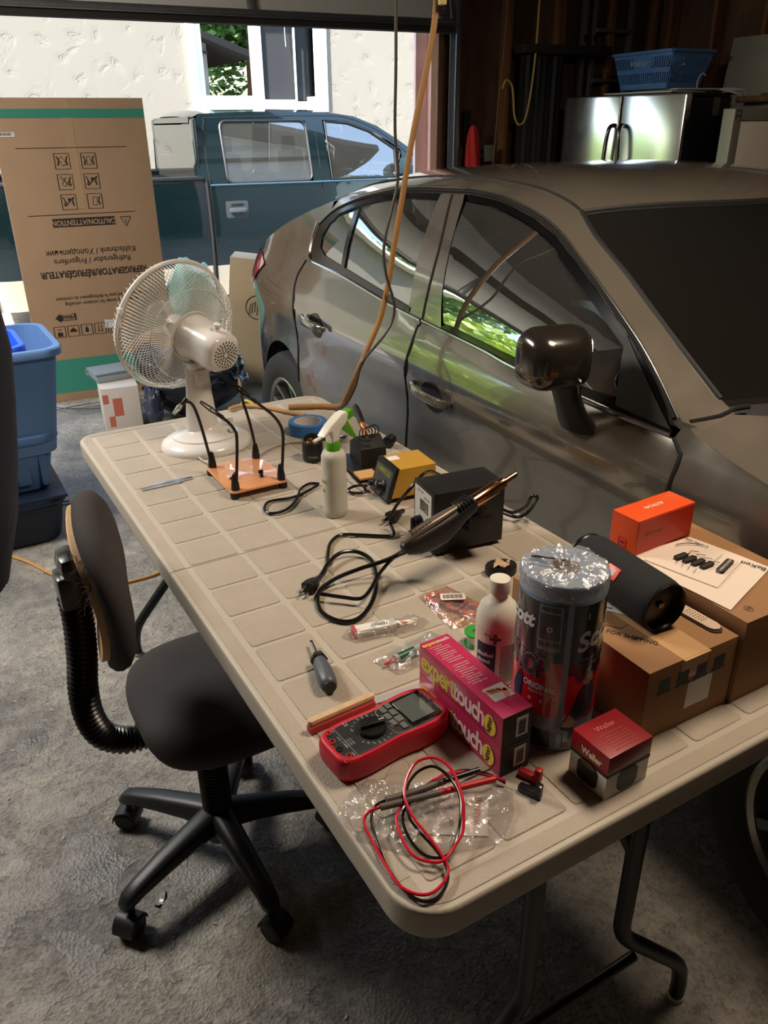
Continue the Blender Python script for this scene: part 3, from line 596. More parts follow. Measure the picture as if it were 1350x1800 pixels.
    # ends: front and rear bumper
    for (name, u0, sg, zt_) in (('rear_bumper', -.86, -1, .97), ('front_bumper', 3.5, 1, .64)):
        rings = []
        for z, k in ((.22, .90), (.30, 1.0), (.45, 1.04), (.6, 1.03), (.8 if sg < 0 else .55, .95), (zt_, .80)):
            rings.append([(u0+sg*(.16*k*(1-abs(w)**2.6)), -w*(vlow(u0, min(z, .9))*(1 if abs(w) < 1 else 1)), z) for w in [(-1+2*i/24) for i in range(25)]])
        mb = MB(); mb.loft(rings, closed=False, caps=False); mb.build(name, paint, car, smooth=60)
    # cabin
    cb = MB().box((1.15, 0, .30), (2.5, 1.5, .10)).box((2.2, 0, .75), (.08, 1.5, .35)).box((-.1, 0, .70), (.1, 1.3, .8)); cb.build('cabin_floor', cab, car)
    MB().loft([[(2.05, -y, .93), (2.28, -y, .955), (2.3, -y, .80), (1.9, -y, .70), (1.86, -y, .85), (1.93, -y, .93)] for y in (-.72, -.4, 0, .4, .72)]).build('dashboard', mat('dashboard_plastic', (38, 37, 36), .7, bump=.2, bscale=400), car)
    sw = T(1.68, -.36, .87) @ Ry(R(-65)); m_ = MB(); m_.tube([(.18*math.cos(2*PI*i/32), .18*math.sin(2*PI*i/32), 0) for i in range(32)], .013, 8, True, M=sw); m_.cyl(sw @ Vector((0, 0, -.12)), sw @ Vector((0, 0, .01)), .055); m_.box((0, 0, 0), (.34, .035, .012), .004, sw); m_.build('steering_wheel', trim, car)
    for sy in (.36, -.36):
        for su, hb in ((1.05, .92), (.15, .90)):
            st = MB(); M = T(su, sy, 0)
            st.box((.28, 0, .42), (.52, .50, .16), .05, M); st.box((0, 0, .70), (.14, .48, .62), .05, M @ T(0, 0, 0) @ T(-.04, 0, .45) @ Ry(R(-14)) @ T(.04, 0, -.45))
            so_ = st.build('seat', seatm, car)
            MB().box((-.14, sy*0, .0), (.09, .26, .17), .035, T(su+.02, sy, 1.115)).tube([(su-.1, sy-.06, .98), (su-.11, sy-.06, 1.1)], .006, 6).tube([(su-.1, sy+.06, .98), (su-.11, sy+.06, 1.1)], .006, 6).build('headrest', seatm, so_)
    for sy in (1, -1): MB().patch([(.2, .3), (2.2, .3), (2.2, .93), (1.1, .96), (.2, 1.0)], .2, lambda u, z: (u, -sy*(vlow(u, z)-.06), z)).build('door_lining', cab, car)
    MB().box((1.45, 0, 1.31), (.10, .22, .06), .02).build('rear_view_mirror', trim, car)
    return car
build_sedan()
# ================================================================== dark green pickup truck outside
def build_truck():
    tk = gthing('pickup_truck', 'dark green crew cab pickup truck parked outside by the stucco house', 'truck', 1.651, 3.225)
    pt = mat('dark_green_paint', (8, 24, 26), .22, .3, coat=1); tan = mat('tan_lower_paint', (150, 144, 130), .4, coat=.5)
    gp = mat('shut_gap', (8, 8, 8), .8); tr = mat('truck_black_trim', (26, 28, 30), .45); wg = glass_mat('truck_glass', (.30, .33, .33, 1), .22, extra=.03)
    W_ = 1.98
    def v(s, z):        # distance of the side skin behind the plane y = 0
        t = .0 + interp(z, [.0, .3, .55, .78, .9, 1.06, 1.4, 1.66], [.05, .02, .0, .0, .012, .03, .12, .20])
        return t + interp(s, [-1.95, -1.8, 1.4, 2.6, 3.4, 3.7], [.06, .0, .0, .02, .10, .3])
    def pan(name, poly, m, par=tk, off=0., step=.12, both=True, **k):
        for sd in ((0, 1) if both else (0,)):
            f = (lambda s, z: (s, v(s, z)-off, z)) if sd == 0 else (lambda s, z: (s, W_-v(s, z)+off, z))
            mb = MB().patch(poly, step, f); bmesh.ops.recalc_face_normals(mb.bm, faces=mb.bm.faces); o = mb.build(name, m, par, smooth=50, **k)
        return o
    def arch(u0, r, z0, a0, a1, n=16): return [(u0+r*math.cos(R(a0+(a1-a0)*i/n)), z0+r*math.sin(R(a0+(a1-a0)*i/n))) for i in range(n+1)]
    zt = 1.10; Rw = .41; wz = .10
    # bed side (two tone)
    pan('bed_side', [(.055, .30), (.055, zt), (-1.93, zt-.01), (-1.95, .7), (-1.95, .30), (-1.42, .30)] + arch(-1.0, Rw, wz, 150, 29) , pt)
    pan('bed_side_lower', [(.055, .02), (.055, .30)] + [(-.645, .30)] + arch(-1.0, Rw, wz, 28, 0, 5) + [(-.58, .02)], tan)
    pan('bed_side_lower', [(-1.40, .02)] + arch(-1.0, Rw, wz, 180, 151, 5) + [(-1.38, .30), (-1.95, .30), (-1.95, .02)], tan)
    # cab panels
    pan('cab_side', [(.085, .30), (.085, zt-.02), (.0, zt), (.0, 1.2), (.02, 1.45), (.06, 1.60), (.12, 1.655), (1.5, 1.665), (1.7, 1.63), (1.95, 1.52), (2.2, 1.36), (2.42, 1.20), (2.5, 1.05), (2.36, 1.05), (2.36, .30)], pt) if False else None
    zr = lambda s: interp(s, [0, .1, .6, 1.4, 1.7, 1.95, 2.2, 2.45, 2.56], [1.60, 1.65, 1.668, 1.66, 1.62, 1.53, 1.385, 1.22, 1.12])
    ur = lambda a, b, n: [a+(b-a)*i/n for i in range(n+1)]
    # below the belt
    pan('rear_door', [(.10, .30), (1.25, .30), (1.25, 1.035), (.10, 1.035)], pt)
    pan('front_door', [(1.262, .30), (2.30, .30), (2.34, 1.03), (1.262, 1.035)], pt)
    pan('rocker', [(.10, .0), (2.4, .0), (2.4, .295), (.10, .295)], tan)
    # frames: rear pillar, B pillar, roof rail, A pillar
    pan('cab_pillar', [(.0, 1.0), (.09, 1.035), (.285, 1.035), (.285, 1.54), (.32, 1.585), (1.16, 1.585), (1.17, 1.035), (1.36, 1.035), (1.345, 1.59), (1.62, 1.575), (1.85, 1.50), (2.08, 1.38), (2.20, 1.30), (2.20, 1.035), (2.5, 1.03), (2.56, 1.12)] + [(s, zr(s)) for s in (2.45, 2.2, 1.95, 1.7, 1.4, .6, .1)] + [(.02, 1.56), (.0, 1.4)], pt)
    pan('window_trim', [(.285, 1.05), (1.17, 1.045), (1.16, 1.585), (.32, 1.585), (.285, 1.54)], tr, off=-.012)if False else None
    rw = rrect(.86, .53, .06, 4, .72, 1.315); pan('rear_window', rw, wg, off=-.006)
    fw = [(1.37, 1.05), (2.10, 1.05), (2.18, 1.28), (1.85, 1.485), (1.62, 1.56), (1.37, 1.575)]
    pan('front_window', fw, wg, off=-.006)
    for sd in (0, 1):
        f = (lambda s, z, o=.003: (s, v(s, z)-o, z)) if sd == 0 else (lambda s, z, o=.003: (s, W_-v(s, z)+o, z))
        MB().tube([f(*p_) for p_ in rrect(.875, .54, .06, 4, .72, 1.315)], .012, 6, True).tube([f(*p_) for p_ in fw], .011, 6, True).tube([f(2.12, 1.05), f(2.13, 1.31)], .014, 6).build('window_trim', tr, tk)
        m_ = MB().tube([f(.075, z, -.004) for z in (.02, .3, .6, .9, 1.09)], .020, 6).tube([f(1.256, z, 0) for z in (.3, .6, .9, 1.2, 1.62)], .0045, 6)
        m_.tube([f(s_, z_, 0) for s_, z_ in spline([(.105, .30, 0), (.105, 1.0, 0), (.11, 1.4, 0), (.14, 1.58, 0), (.24, 1.615, 0), (1.3, 1.628, 0), (1.65, 1.60, 0), (2.0, 1.46, 0), (2.4, 1.17, 0)], 5) and [(q.x, q.y) for q in spline([(.105, .30, 0), (.105, 1.0, 0), (.11, 1.4, 0), (.14, 1.58, 0), (.24, 1.615, 0), (1.3, 1.628, 0), (1.65, 1.60, 0), (2.0, 1.46, 0), (2.4, 1.17, 0)], 5)]], .0045, 6); m_.build('shut_lines', gp, tk)
        MB().tube([f(.11, 1.035, .006), f(1.2, 1.03, .008), f(2.3, 1.03, .008)], .010, 6).tube([f(.05, 1.10, .004), f(-1.9, 1.095, .004)], .014, 6).build('belt_moulding', mat('truck_belt', (60, 92, 104), .25, .4, coat=1), tk)
        for (s0, z0) in ((.345, .81), (1.50, .81)):
            y = v(s0, z0) if sd == 0 else W_-v(s0, z0); sg = -1 if sd == 0 else 1
            MB().prism(rrect(.225, .155, .02), -.004, .006, .003, M=T(s0, y, z0) @ Rx(PI/2)).build('handle_bezel', mat('grey_handle_bezel', (52, 58, 62), .4), tk)
            MB().box((s0, y+sg*.028, z0-.005), (.165, .016, .04), .007).box((s0-.07, y+sg*.014, z0-.005), (.02, .03, .03), .004).box((s0+.07, y+sg*.014, z0-.005), (.02, .03, .03), .004).box((s0, y+sg*.008, z0+.045), (.12, .006, .018), .002, mi=1).build('door_handle', [mat('grey_handle', (70, 76, 80), .35), gp], tk)
        for s0 in (-1.0, 2.75):
            M = T(s0, (.17 if sd == 0 else W_-.17), wz) @ Rx((1 if sd == 0 else -1)*PI/2)
            MB().lathe([(.20, -.12), (.30, -.13), (.365, -.12), (.38, -.08), (.382, 0), (.38, .08), (.365, .12), (.30, .13), (.22, .12), (.20, .10)], 48, M).build('tyre', mat('tyre_rubber', (44, 43, 41), .75, bump=.35, bscale=160), tk)
            MB().lathe([(0, .04), (.07, .05), (.09, .08), (.19, .06), (.21, .11), (.215, .0), (0, 0)], 40, M).build('alloy_rim', mat('silver_alloy', (168, 168, 164), .28, .9), tk)
        MB().box((-1.50, (.12 if sd == 0 else W_-.12), .06), (.02, .26, .5), .004, ).build('mud_flap', mat('flap_rubber', (84, 84, 84), .7), tk)
        y = -.12 if sd == 0 else W_+.12
        MB().box((2.16, y, 1.16), (.12, .2, .17), .05).tube([(2.14, y+(.1 if sd == 0 else -.1), 1.10), (2.18, (.08 if sd == 0 else W_-.08), 1.07)], .03, 8).build('side_mirror', mat('mirror_blue_paint', (38, 66, 80), .2, .4, coat=1), tk)
    # roof, tailored across the width
    rings = []
    for s_ in (.0, .03, .1, .4, .9, 1.4, 1.6, 1.75):
        w0 = v(s_, zr(s_)); rings.append([(s_, w0+(W_-2*w0)*t, zr(s_)+.035*(1-abs(2*t-1)**3)) for t in [i/16 for i in range(17)]])
    MB().loft(rings, closed=False, caps=False).build('roof', pt, tk, smooth=50)
    rings = []
    for s_ in ur(1.75, 2.56, 8):
        w0 = v(s_, zr(s_)); rings.append([(s_+.18*(1-abs(2*t-1)**2.2), w0+(W_-2*w0)*t, zr(s_)) for t in [i/16 for i in range(17)]])
    MB().loft(rings, closed=False, caps=False).build('windscreen', wg, tk, smooth=50)
    # back of the cab with its window
    w0 = v(0, 1.06); mb = MB()
    mb.box((.015, W_/2, .75), (.03, W_-.10, .62)); mb.box((.02, .13, 1.33), (.03, .14, .56), .02); mb.box((.02, W_-.13, 1.33), (.03, .14, .56), .02); mb.box((.02, W_/2, 1.60), (.03, W_-.44, .05))
    mb.build('cab_back', pt, tk)
    MB().box((.01, W_/2, 1.31), (.006, W_-.38, .50)).build('back_window', wg, tk)
    # bed
    mb = MB().box((-.94, W_/2, .45), (1.96, W_-.12, .04)); mb.box((-.94, .09, .8), (1.96, .03, .62)).box((-.94, W_-.09, .8), (1.96, .03, .62)).box((-1.93, W_/2, .72), (.05, W_-.1, .76), .01).box((-.94, .07, 1.10), (1.98, .12, .03), .01).box((-.94, W_-.07, 1.10), (1.98, .12, .03), .01)
    mb.build('bed_liner', tr, tk)
    # hood, nose, bumpers, underbody
    hz = lambda s_: interp(s_, [2.4, 2.9, 3.4, 3.6], [1.10, 1.06, 1.0, .90])
    pan('front_wing', [(2.35, .30), (2.37, .30)] + arch(2.75, Rw, wz, 152, 28) + [(3.2, .30), (3.62, .30), (3.62, .85)] + [(s_, hz(s_)-.02) for s_ in (3.55, 3.4, 2.9, 2.5)] + [(2.36, 1.05)], pt)
    rings = [[(s_, v(s_, .95)+(W_-2*v(s_, .95))*t, hz(s_)-.02+.06*(1-abs(2*t-1)**3)) for t in [i/12 for i in range(13)]] for s_ in ur(2.4, 3.62, 8)]
    MB().loft(rings, closed=False, caps=False).build('hood', pt, tk, smooth=50)
    MB().box((3.60, W_/2, .55), (.12, W_-.5, .6), .03).build('grille', tr, tk)
    for q in ((3.70, .18, .2), (-2.05, .14, .18)): MB().box((q[0], W_/2, q[1]), (.17, W_-.1, q[2]), .03).build('bumper', mat('chrome_bumper', (200, 200, 200), .15, 1.), tk)
    MB().box((.8, W_/2, .12), (5.4, W_-.7, .14)).build('chassis', gp, tk)
    # cabin contents
    sm = mat('grey_seat', (96, 98, 96), .8)
    for s0 in (.45, 1.45):
        for y0 in (.55, W_-.55):
            so_ = MB().box((s0, y0, 1.0), (.16, .5, .6), .06, T(0, 0, 0)).box((s0+.25, y0, .72), (.5, .5, .14), .05).build('seat', sm, tk)
            MB().box((s0-.02, y0, 1.36), (.09, .25, .16), .03).build('headrest', sm, so_)
    MB().box((2.25, W_/2, .98), (.3, W_-.3, .16), .05).build('dashboard', sm, tk)
    M = T(1.93, .55, 1.08) @ Ry(R(-60)); MB().tube([(.19*math.cos(2*PI*i/28), .19*math.sin(2*PI*i/28), 0) for i in range(28)], .014, 8, True, M=M).box((0, 0, 0), (.34, .05, .02), .005, M).build('steering_wheel', tr, tk)
    MB().box((1.2, W_/2, .40), (2.3, W_-.2, .06)).build('cabin_floor', gp, tk)
    MB().box((1.80, W_/2, 1.50), (.03, .24, .07), .015).build('rear_view_mirror', tr, tk)
build_truck()
# ------------------------------------------------------------------ cable runs on the table (metres)
RUN = {
 'red_loop': [(0.178,-0.795,0.75),(0.161,-0.776,0.752),(0.133,-0.762,0.76),(0.107,-0.755,0.762),(0.08,-0.759,0.765),(0.061,-0.764,0.765),(0.036,-0.77,0.765),(0.018,-0.78,0.762),(0.01,-0.793,0.76),(0.005,-0.819,0.756),(0.007,-0.84,0.754),(0.021,-0.855,0.752),(0.034,-0.861,0.754),(0.054,-0.854,0.758),(0.071,-0.846,0.765),(0.082,-0.832,0.775),(0.09,-0.817,0.785),(0.099,-0.784,0.795),(0.096,-0.759,0.797),(0.085,-0.746,0.795),(0.068,-0.742,0.79),(0.048,-0.753,0.78),(0.034,-0.772,0.775),(0.03,-0.798,0.768),(0.033,-0.827,0.762),(0.035,-0.851,0.756),(0.034,-0.869,0.75),(0.023,-0.88,0.747),(0.0,-0.886,0.746),(-0.017,-0.877,0.746),(-0.027,-0.856,0.746),(-0.027,-0.827,0.748),(-0.025,-0.793,0.752),(-0.022,-0.767,0.758),(-0.012,-0.76,0.764),(0.003,-0.764,0.768)],
 'black_loop': [(0.177,-0.796,0.747),(0.164,-0.772,0.75),(0.144,-0.755,0.752),(0.124,-0.75,0.754),(0.104,-0.749,0.756),(0.077,-0.759,0.756),(0.054,-0.765,0.755),(0.035,-0.772,0.756),(0.021,-0.788,0.757),(0.015,-0.813,0.755),(0.017,-0.837,0.752),(0.029,-0.852,0.751),(0.047,-0.856,0.753),(0.066,-0.842,0.757),(0.084,-0.823,0.765),(0.097,-0.802,0.772),(0.099,-0.779,0.78),(0.093,-0.754,0.782),(0.079,-0.746,0.78),(0.062,-0.747,0.775),(0.044,-0.76,0.77),(0.03,-0.787,0.762),(0.03,-0.813,0.757),(0.034,-0.844,0.753),(0.033,-0.868,0.749),(0.021,-0.885,0.746),(0.002,-0.893,0.744),(-0.015,-0.887,0.744),(-0.025,-0.862,0.744),(-0.025,-0.823,0.746),(-0.017,-0.785,0.75),(-0.01,-0.764,0.756),(0.001,-0.754,0.762),(0.016,-0.756,0.766)],
 'probe_red': [(0.003,-0.764,0.768),(0.042,-0.773,0.768),(0.081,-0.782,0.768),(0.115,-0.79,0.768)],
 'probe_black': [(0.014,-0.759,0.77),(0.053,-0.766,0.77),(0.096,-0.77,0.77),(0.124,-0.774,0.77)],
 'station_cable': [(0.614,0.004,0.8),(0.541,-0.058,0.85),(0.485,-0.108,0.87),(0.452,-0.116,0.85),(0.442,-0.087,0.81),(0.431,-0.073,0.775),(0.429,-0.076,0.755),(0.422,-0.101,0.746),(0.406,-0.101,0.745),(0.359,-0.066,0.745),(0.322,-0.044,0.745),(0.288,-0.064,0.745),(0.261,-0.105,0.745),(0.243,-0.138,0.745),(0.223,-0.167,0.745),(0.204,-0.181,0.745)],
 'gun_cable': [(0.35,-0.26,0.8),(0.322,-0.243,0.78),(0.273,-0.223,0.765),(0.228,-0.215,0.755),(0.191,-0.222,0.748),(0.168,-0.247,0.746),(0.153,-0.293,0.745),(0.166,-0.335,0.745),(0.195,-0.348,0.745),(0.237,-0.322,0.745),(0.28,-0.271,0.745),(0.312,-0.211,0.745),(0.323,-0.169,0.747),(0.309,-0.138,0.752),(0.277,-0.131,0.755),(0.24,-0.15,0.752),(0.215,-0.173,0.748),(0.197,-0.186,0.745)],
 'gun_cable2': [(0.344,-0.272,0.8),(0.332,-0.243,0.775),(0.296,-0.252,0.755),(0.262,-0.283,0.752),(0.229,-0.304,0.752),(0.203,-0.282,0.751),(0.171,-0.254,0.754)],
 'bakon_cable': [(0.475,0.114,0.765),(0.465,0.147,0.755),(0.445,0.149,0.75),(0.444,0.137,0.746),(0.463,0.121,0.746),(0.479,0.128,0.75),(0.481,0.176,0.755),(0.486,0.233,0.76)],
 'bakon_cable2': [(0.404,0.226,0.745),(0.383,0.239,0.745),(0.35,0.22,0.745),(0.322,0.177,0.745),(0.276,0.134,0.745),(0.237,0.133,0.745),(0.232,0.161,0.745),(0.258,0.195,0.745),(0.306,0.187,0.745),(0.344,0.194,0.745),(0.399,0.221,0.745)],
 'rear_cable': [(0.667,-0.162,0.76),(0.693,-0.181,0.75),(0.72,-0.183,0.755),(0.718,-0.207,0.79),(0.697,-0.236,0.82),(0.687,-0.23,0.82),(0.692,-0.206,0.785),(0.686,-0.174,0.76),(0.668,-0.156,0.765)],
 'adapter': [(0.485,-0.017,0.76),(0.469,-0.034,0.76),(0.447,-0.06,0.76),(0.43,-0.069,0.76),(0.43,-0.05,0.76)],
 'fan_cord': [(0.219,0.617,0.752),(0.213,0.606,0.745),(0.207,0.542,0.745),(0.22,0.484,0.745),(0.25,0.465,0.745),(0.288,0.469,0.745),(0.336,0.473,0.745),(0.379,0.503,0.745),(0.424,0.523,0.745),(0.458,0.527,0.745),(0.492,0.512,0.745)],
 'yellow_cord': [(0.416,0.88,0.748),(0.452,0.893,0.748),(0.489,0.873,0.748),(0.525,0.828,0.748),(0.554,0.771,0.748),(0.591,0.703,0.748),(0.638,0.66,0.748)],
 'yellow_cord2': [(0.641,1.288,0.748),(0.608,1.167,0.748),(0.565,1.026,0.748),(0.525,0.883,0.748)],
}
# ================================================================== folding table
tb_m = mat('table_plastic', (186, 177, 162), .5, bump=.25, bscale=700, dist=.0004); tile_m = mat('textured_table_tile', (176, 165, 149), .55, bump=1., bscale=330, dist=.0016, var=.06, vscale=14)
# dusty film on the textured tiles
steel_blk = mat('black_powder_coat', (30, 32, 36), .38)
TBX0, TBX1, TBY0, TBY1 = -.040, .727, -.914, .914
table = thing('folding_table', 'long beige folding table with moulded tile pattern, seam across the middle', 'table', (.3435, 0, 0))
def halfpanel(sg):
    w = TBX1-TBX0; L = .912; r = .062
    pts = []
    for (cx, cy, a0, rad) in ((w/2, L, 0, r), (-w/2, L, 90, r), (-w/2, 0, 180, .006), (w/2, 0, 270, .006)):
        sx = 1 if cx > 0 else -1; sy = 1 if cy > 0 else -1
        for i in range(9):
            a = R(a0+90*i/8); pts.append((cx-sx*rad+rad*math.cos(a), (cy-sy*rad if cy > 0 else rad-.03)+rad*math.sin(a)))
    mb = MB()
    mb.prism(pts, .692, .7385, .007, M=(Matrix.Identity(4) if sg > 0 else Rz(PI)), seg=4)
    bmesh.ops.bisect_plane(mb.bm, geom=mb.bm.verts[:]+mb.bm.edges[:]+mb.bm.faces[:], dist=1e-6, plane_co=(0, sg*.0013, 0), plane_no=(0, -sg, 0), clear_outer=True)
    bmesh.ops.holes_fill(mb.bm, edges=[e for e in mb.bm.edges if e.is_boundary], sides=0)
    # raised tiles, six across by eight deep, and the plain margin outside them
    a, b = .109, .1144; x0 = -.3435; g = .0062; gy = .0042
    for i in range(6):
        for j in range(8):
            cx = x0+(i+.5)*b; cy = (j+.5)*a
            mb.prism(rrect(b-2*g, a-2*gy, .007, 3, cx, cy), .7380, .7400, .0011, M=(Matrix.Identity(4) if sg > 0 else Rz(PI)), mi=1, seg=1)
    ix = .3435+.006; iy = 8*a+.006
    def ringp(outer, inner): pass
    M = Matrix.Identity(4) if sg > 0 else Rz(PI)
    e = .010
    mb.prism([(ix, 0.0022), (w/2-e, .0022), (w/2-e, L-r), (ix, L-r)], .738, .7396, .0008, M=M, mi=1, seg=1)
    mb.prism([(-ix, 0.0022), (-ix, L-r), (-w/2+e, L-r), (-w/2+e, .0022)], .738, .7396, .0008, M=M, mi=1, seg=1)
    arc = [(w/2-r+(r-e)*math.cos(R(t)), L-r+(r-e)*math.sin(R(t))) for t in range(0, 91, 10)]; arcl = [(-x, y) for x, y in arc[::-1]]
    mb.prism([(ix, L-r)] + arc + arcl + [(-ix, L-r), (-ix, iy), (ix, iy)], .738, .7396, .0008, M=M, mi=1, seg=1)
    return mb.build('tabletop_panel', [tb_m, tile_m], table, smooth=40)
halfpanel(1); halfpanel(-1)
MB().box((-.372, 0, .690), (.012, 1.5, .022), .002).build('side_rail', mat('galvanised_steel', (150, 154, 158), .38, .85), table)
MB().box((.372, 0, .690), (.012, 1.5, .022), .002).build('side_rail', mat('galvanised_steel', (150, 154, 158), .38, .85), table)
for sg in (-1, 1):
    y = sg*.835; r = .0145
    for sx in (-1, 1):
        pts = [(sx*.102-.028, y, .69), (sx*.102-.028, y, .40), (sx*.104-.028, y, .335), (sx*.125-.028, y, .295), (sx*.16-.028, y, .255), (sx*.235-.028, y, .17), (sx*.27-.028, y, .13), (sx*.292-.028, y, .095), (sx*.302-.028, y, .05), (sx*.302-.028, y, .004)]
        lg = MB().tube(pts, r, 14, smooth=5).build('leg', steel_blk, table)
        MB().cyl((sx*.302-.028, y, 0), (sx*.302-.028, y, .012), .0165, bev=.003).build('foot_cap', mat('clear_cap', (196, 190, 180), .4), lg)
    MB().tube([(-.165, y, .235), (.12, y, .235)], .0095, 12).build('cross_bar', steel_blk, table)
    MB().tube([(-.30, y, .668), (.30, y, .668)], .012, 12).build('cross_bar', steel_blk, table)
    MB().tube([(-.028, y, .668), (-.02, y-sg*.16, .60), (-.02, y-sg*.36, .60), (-.02, y-sg*.42, .68)], .0075, 10, smooth=4).tube([(.074, y, .50), (.05, y-sg*.02, .56), (.01, y-sg*.05, .60)], .008, 10, smooth=3).tube([(-.13, y, .50), (-.10, y-sg*.02, .56), (-.05, y-sg*.05, .60)], .008, 10, smooth=3).build('folding_brace', steel_blk, table)

# ================================================================== office chair
def build_chair():
    ch = thing('office_chair', 'black swivel office chair with worn backrest, pushed up to the long table', 'chair', (-.02, -.05, 0))
    pl = mat('chair_base_plastic', (30, 32, 35), .42, bump=.2, bscale=700); fb = mat('charcoal_seat_fabric', (60, 57, 57), .92, bump=.6, bscale=1400, dist=.0008, var=.12, vscale=9)
    bel = mat('bellows_plastic', (22, 22, 23), .3)
    for k, ang in enumerate((202, 130, 58, 346, 274)):
        a = R(ang); M = Rz(a)
        rings = [[(x, y2*w, z+z2*h) for y2, z2 in rrect(2, 2, .7, 3)] for x, z, w, h in ((.02, .120, .030, .034), (.08, .118, .027, .027), (.16, .110, .024, .022), (.225, .099, .021, .018), (.257, .090, .0195, .016), (.270, .082, .013, .010))]
        lg = MB().loft(rings, M=M).build('base_leg', pl, ch, smooth=50)
        sw = R((ang*37) % 70-35)
        Mc = M @ T(.252, 0, 0) @ Rz(sw)
        c = MB()
        for sy in (-1, 1): c.lathe([(0, -.0085), (.02, -.009), (.0245, -.006), (.0255, 0), (.0245, .006), (.02, .009), (0, .0085)], 28, Mc @ T(.010, sy*.0165, .0257) @ Rx(PI/2))
        ca = c.build('caster', mat('caster_wheel', (26, 26, 27), .5), lg)
        h = MB().cyl(Mc @ Vector((0, 0, .045)), Mc @ Vector((0, 0, .095)), .009)
        h.lathe([(.027, -.025), (.030, -.024), (.030, .024), (.027, .025)], 16, Mc @ T(.010, 0, .0257) @ Rx(PI/2) @ Rz(R(-10)), arc=R(200)); h.box((.01, 0, .045), (.02, .012, .02), .003, Mc)
        h.build('caster_hood', pl, ca if False else lg)
    prof = [(.0, .06), (.034, .062), (.038, .10), (.034, .13)]; MB().lathe(prof + [(.0, .135)], 28).build('hub', pl, ch)
    pr = [(0, .12)]
    z = .13
    while z < .385: pr += [(.030, z), (.0335, z+.004), (.030, z+.008)]; z += .0095
    MB().lathe(pr + [(0, z)], 32).build('column_bellows', bel, ch)
    # seat: waterfall cushion
    sx, sy = .058, .035
    outline = []
    for i in range(48):
        t = 2*PI*i/48; c_, s_ = math.cos(t), math.sin(t); e = 2/3.2
        outline.append((.195*math.copysign(abs(c_)**e, c_), .212*math.copysign(abs(s_)**e, s_)))
    rings = []
    for k, z in ((.5, .402), (.88, .404), (.975, .411), (1.0, .424), (1.0, .437), (.985, .449), (.94, .458), (.8, .465), (.55, .466), (.25, .463)):
        rings.append([(sx+x*k, sy+y*k, z - .018*max(0, x/.195)**3*0 - .010*max(0, (abs(x)/.195)*k)**4) for x, y in outline])
    seat = MB().loft(rings).build('seat', fb, ch, smooth=60)
    MB().prism(rrect(.30, .30, .06, 6, sx, sy), .388, .403, .004).box((sx-.0, sy-.0, .375), (.20, .10, .03), .006).build('seat_pan', pl, ch)
    MB().cyl((.0, 0, .33), (.0, 0, .385), .042, .05).build('seat_mount', pl, ch)
    # bellows arm under the seat and up the back
    path = spline([(-.06, .03, .385), (-.12, .03, .385), (-.165, .03, .392), (-.205, .03, .425), (-.222, .03, .48), (-.222, .03, .55), (-.212, .03, .62), (-.205, .03, .70), (-.205, .03, .76)], 10)
    P2 = []; rr = []; acc = 0; L = [0]
    for a_, b_ in zip(path, path[1:]): L.append(L[-1]+(b_-a_).length)
    n = int(L[-1]/.0028)
    for i in range(n+1):
        d = L[-1]*i/n; j = max(k_ for k_ in range(len(L)) if L[k_] <= d+1e-9); j = min(j, len(path)-2)
        P2.append(path[j].lerp(path[j+1], (d-L[j])/(L[j+1]-L[j]))); rr.append((.0295, .0265, .0235, .0265)[i % 4])
    MB().tube(P2, rr, 18).build('back_bellows', bel, ch)
    # backrest cushion, seen nearly edge on; plywood shows where the cloth has pulled away
    bk = thing  # part
    M = T(-.150, .030, .778) @ Rz(R(-10)) @ Ry(R(-3)); rings = []
    ol = []
    for i in range(44):
        t = 2*PI*i/44; c_, s_ = math.cos(t), math.sin(t); e = 2/2.8; ol.append((.185*math.copysign(abs(c_)**e, c_), (.150*math.copysign(abs(s_)**e, s_))))
    bend = lambda y, z: .008*(y/.185)**2 + .012*math.cos(z/.150*2.2)
    for k, x in ((.6, -.016), (.93, -.018), (.985, -.008), (1.0, .004), (.97, .017), (.88, .026), (.6, .032), (.2, .033)):
        rings.append([(x+bend(y*k, z*k), y*k, z*k) for y, z in ol])
    b = MB().loft(rings, M=M).build('backrest', fb, ch, smooth=60)
    MB().loft([[(x+bend(y*k, z*k), y*k, z*k) for y, z in ol] for k, x in ((.4, -.030), (.86, -.031), (.86, -.017), (.4, -.017))], M=M).build('backrest_board', mat('bare_plywood', (205, 168, 124), .7, var=.1, vscale=30), b)
    MB().box((-.205, .03, .775), (.052, .058, .07), .010).box((-.20, .03, .825), (.045, .075, .05), .02).box((-.18, .03, .80), (.04, .05, .09), .006).build('back_bracket', mat('worn_black_bracket', (38, 37, 36), .22), ch)
    rn = random.Random(4); th = MB()
    for k in range(16):
        p0 = M @ Vector((-.012, -.16+rn.uniform(-.02, .03), .10+rn.uniform(-.05, .03))); q = p0+Vector((rn.uniform(-.03, .0), rn.uniform(-.02, .01), rn.uniform(-.025, .025)))
        th.tube([p0, (p0+q)/2+Vector((rn.uniform(-.008, .008), 0, rn.uniform(-.01, .01))), q], .0006, 4, smooth=3)
    th.build('frayed_thread', mat('thread', (60, 58, 58), .9), b, kind='stuff')
    return ch
build_chair()
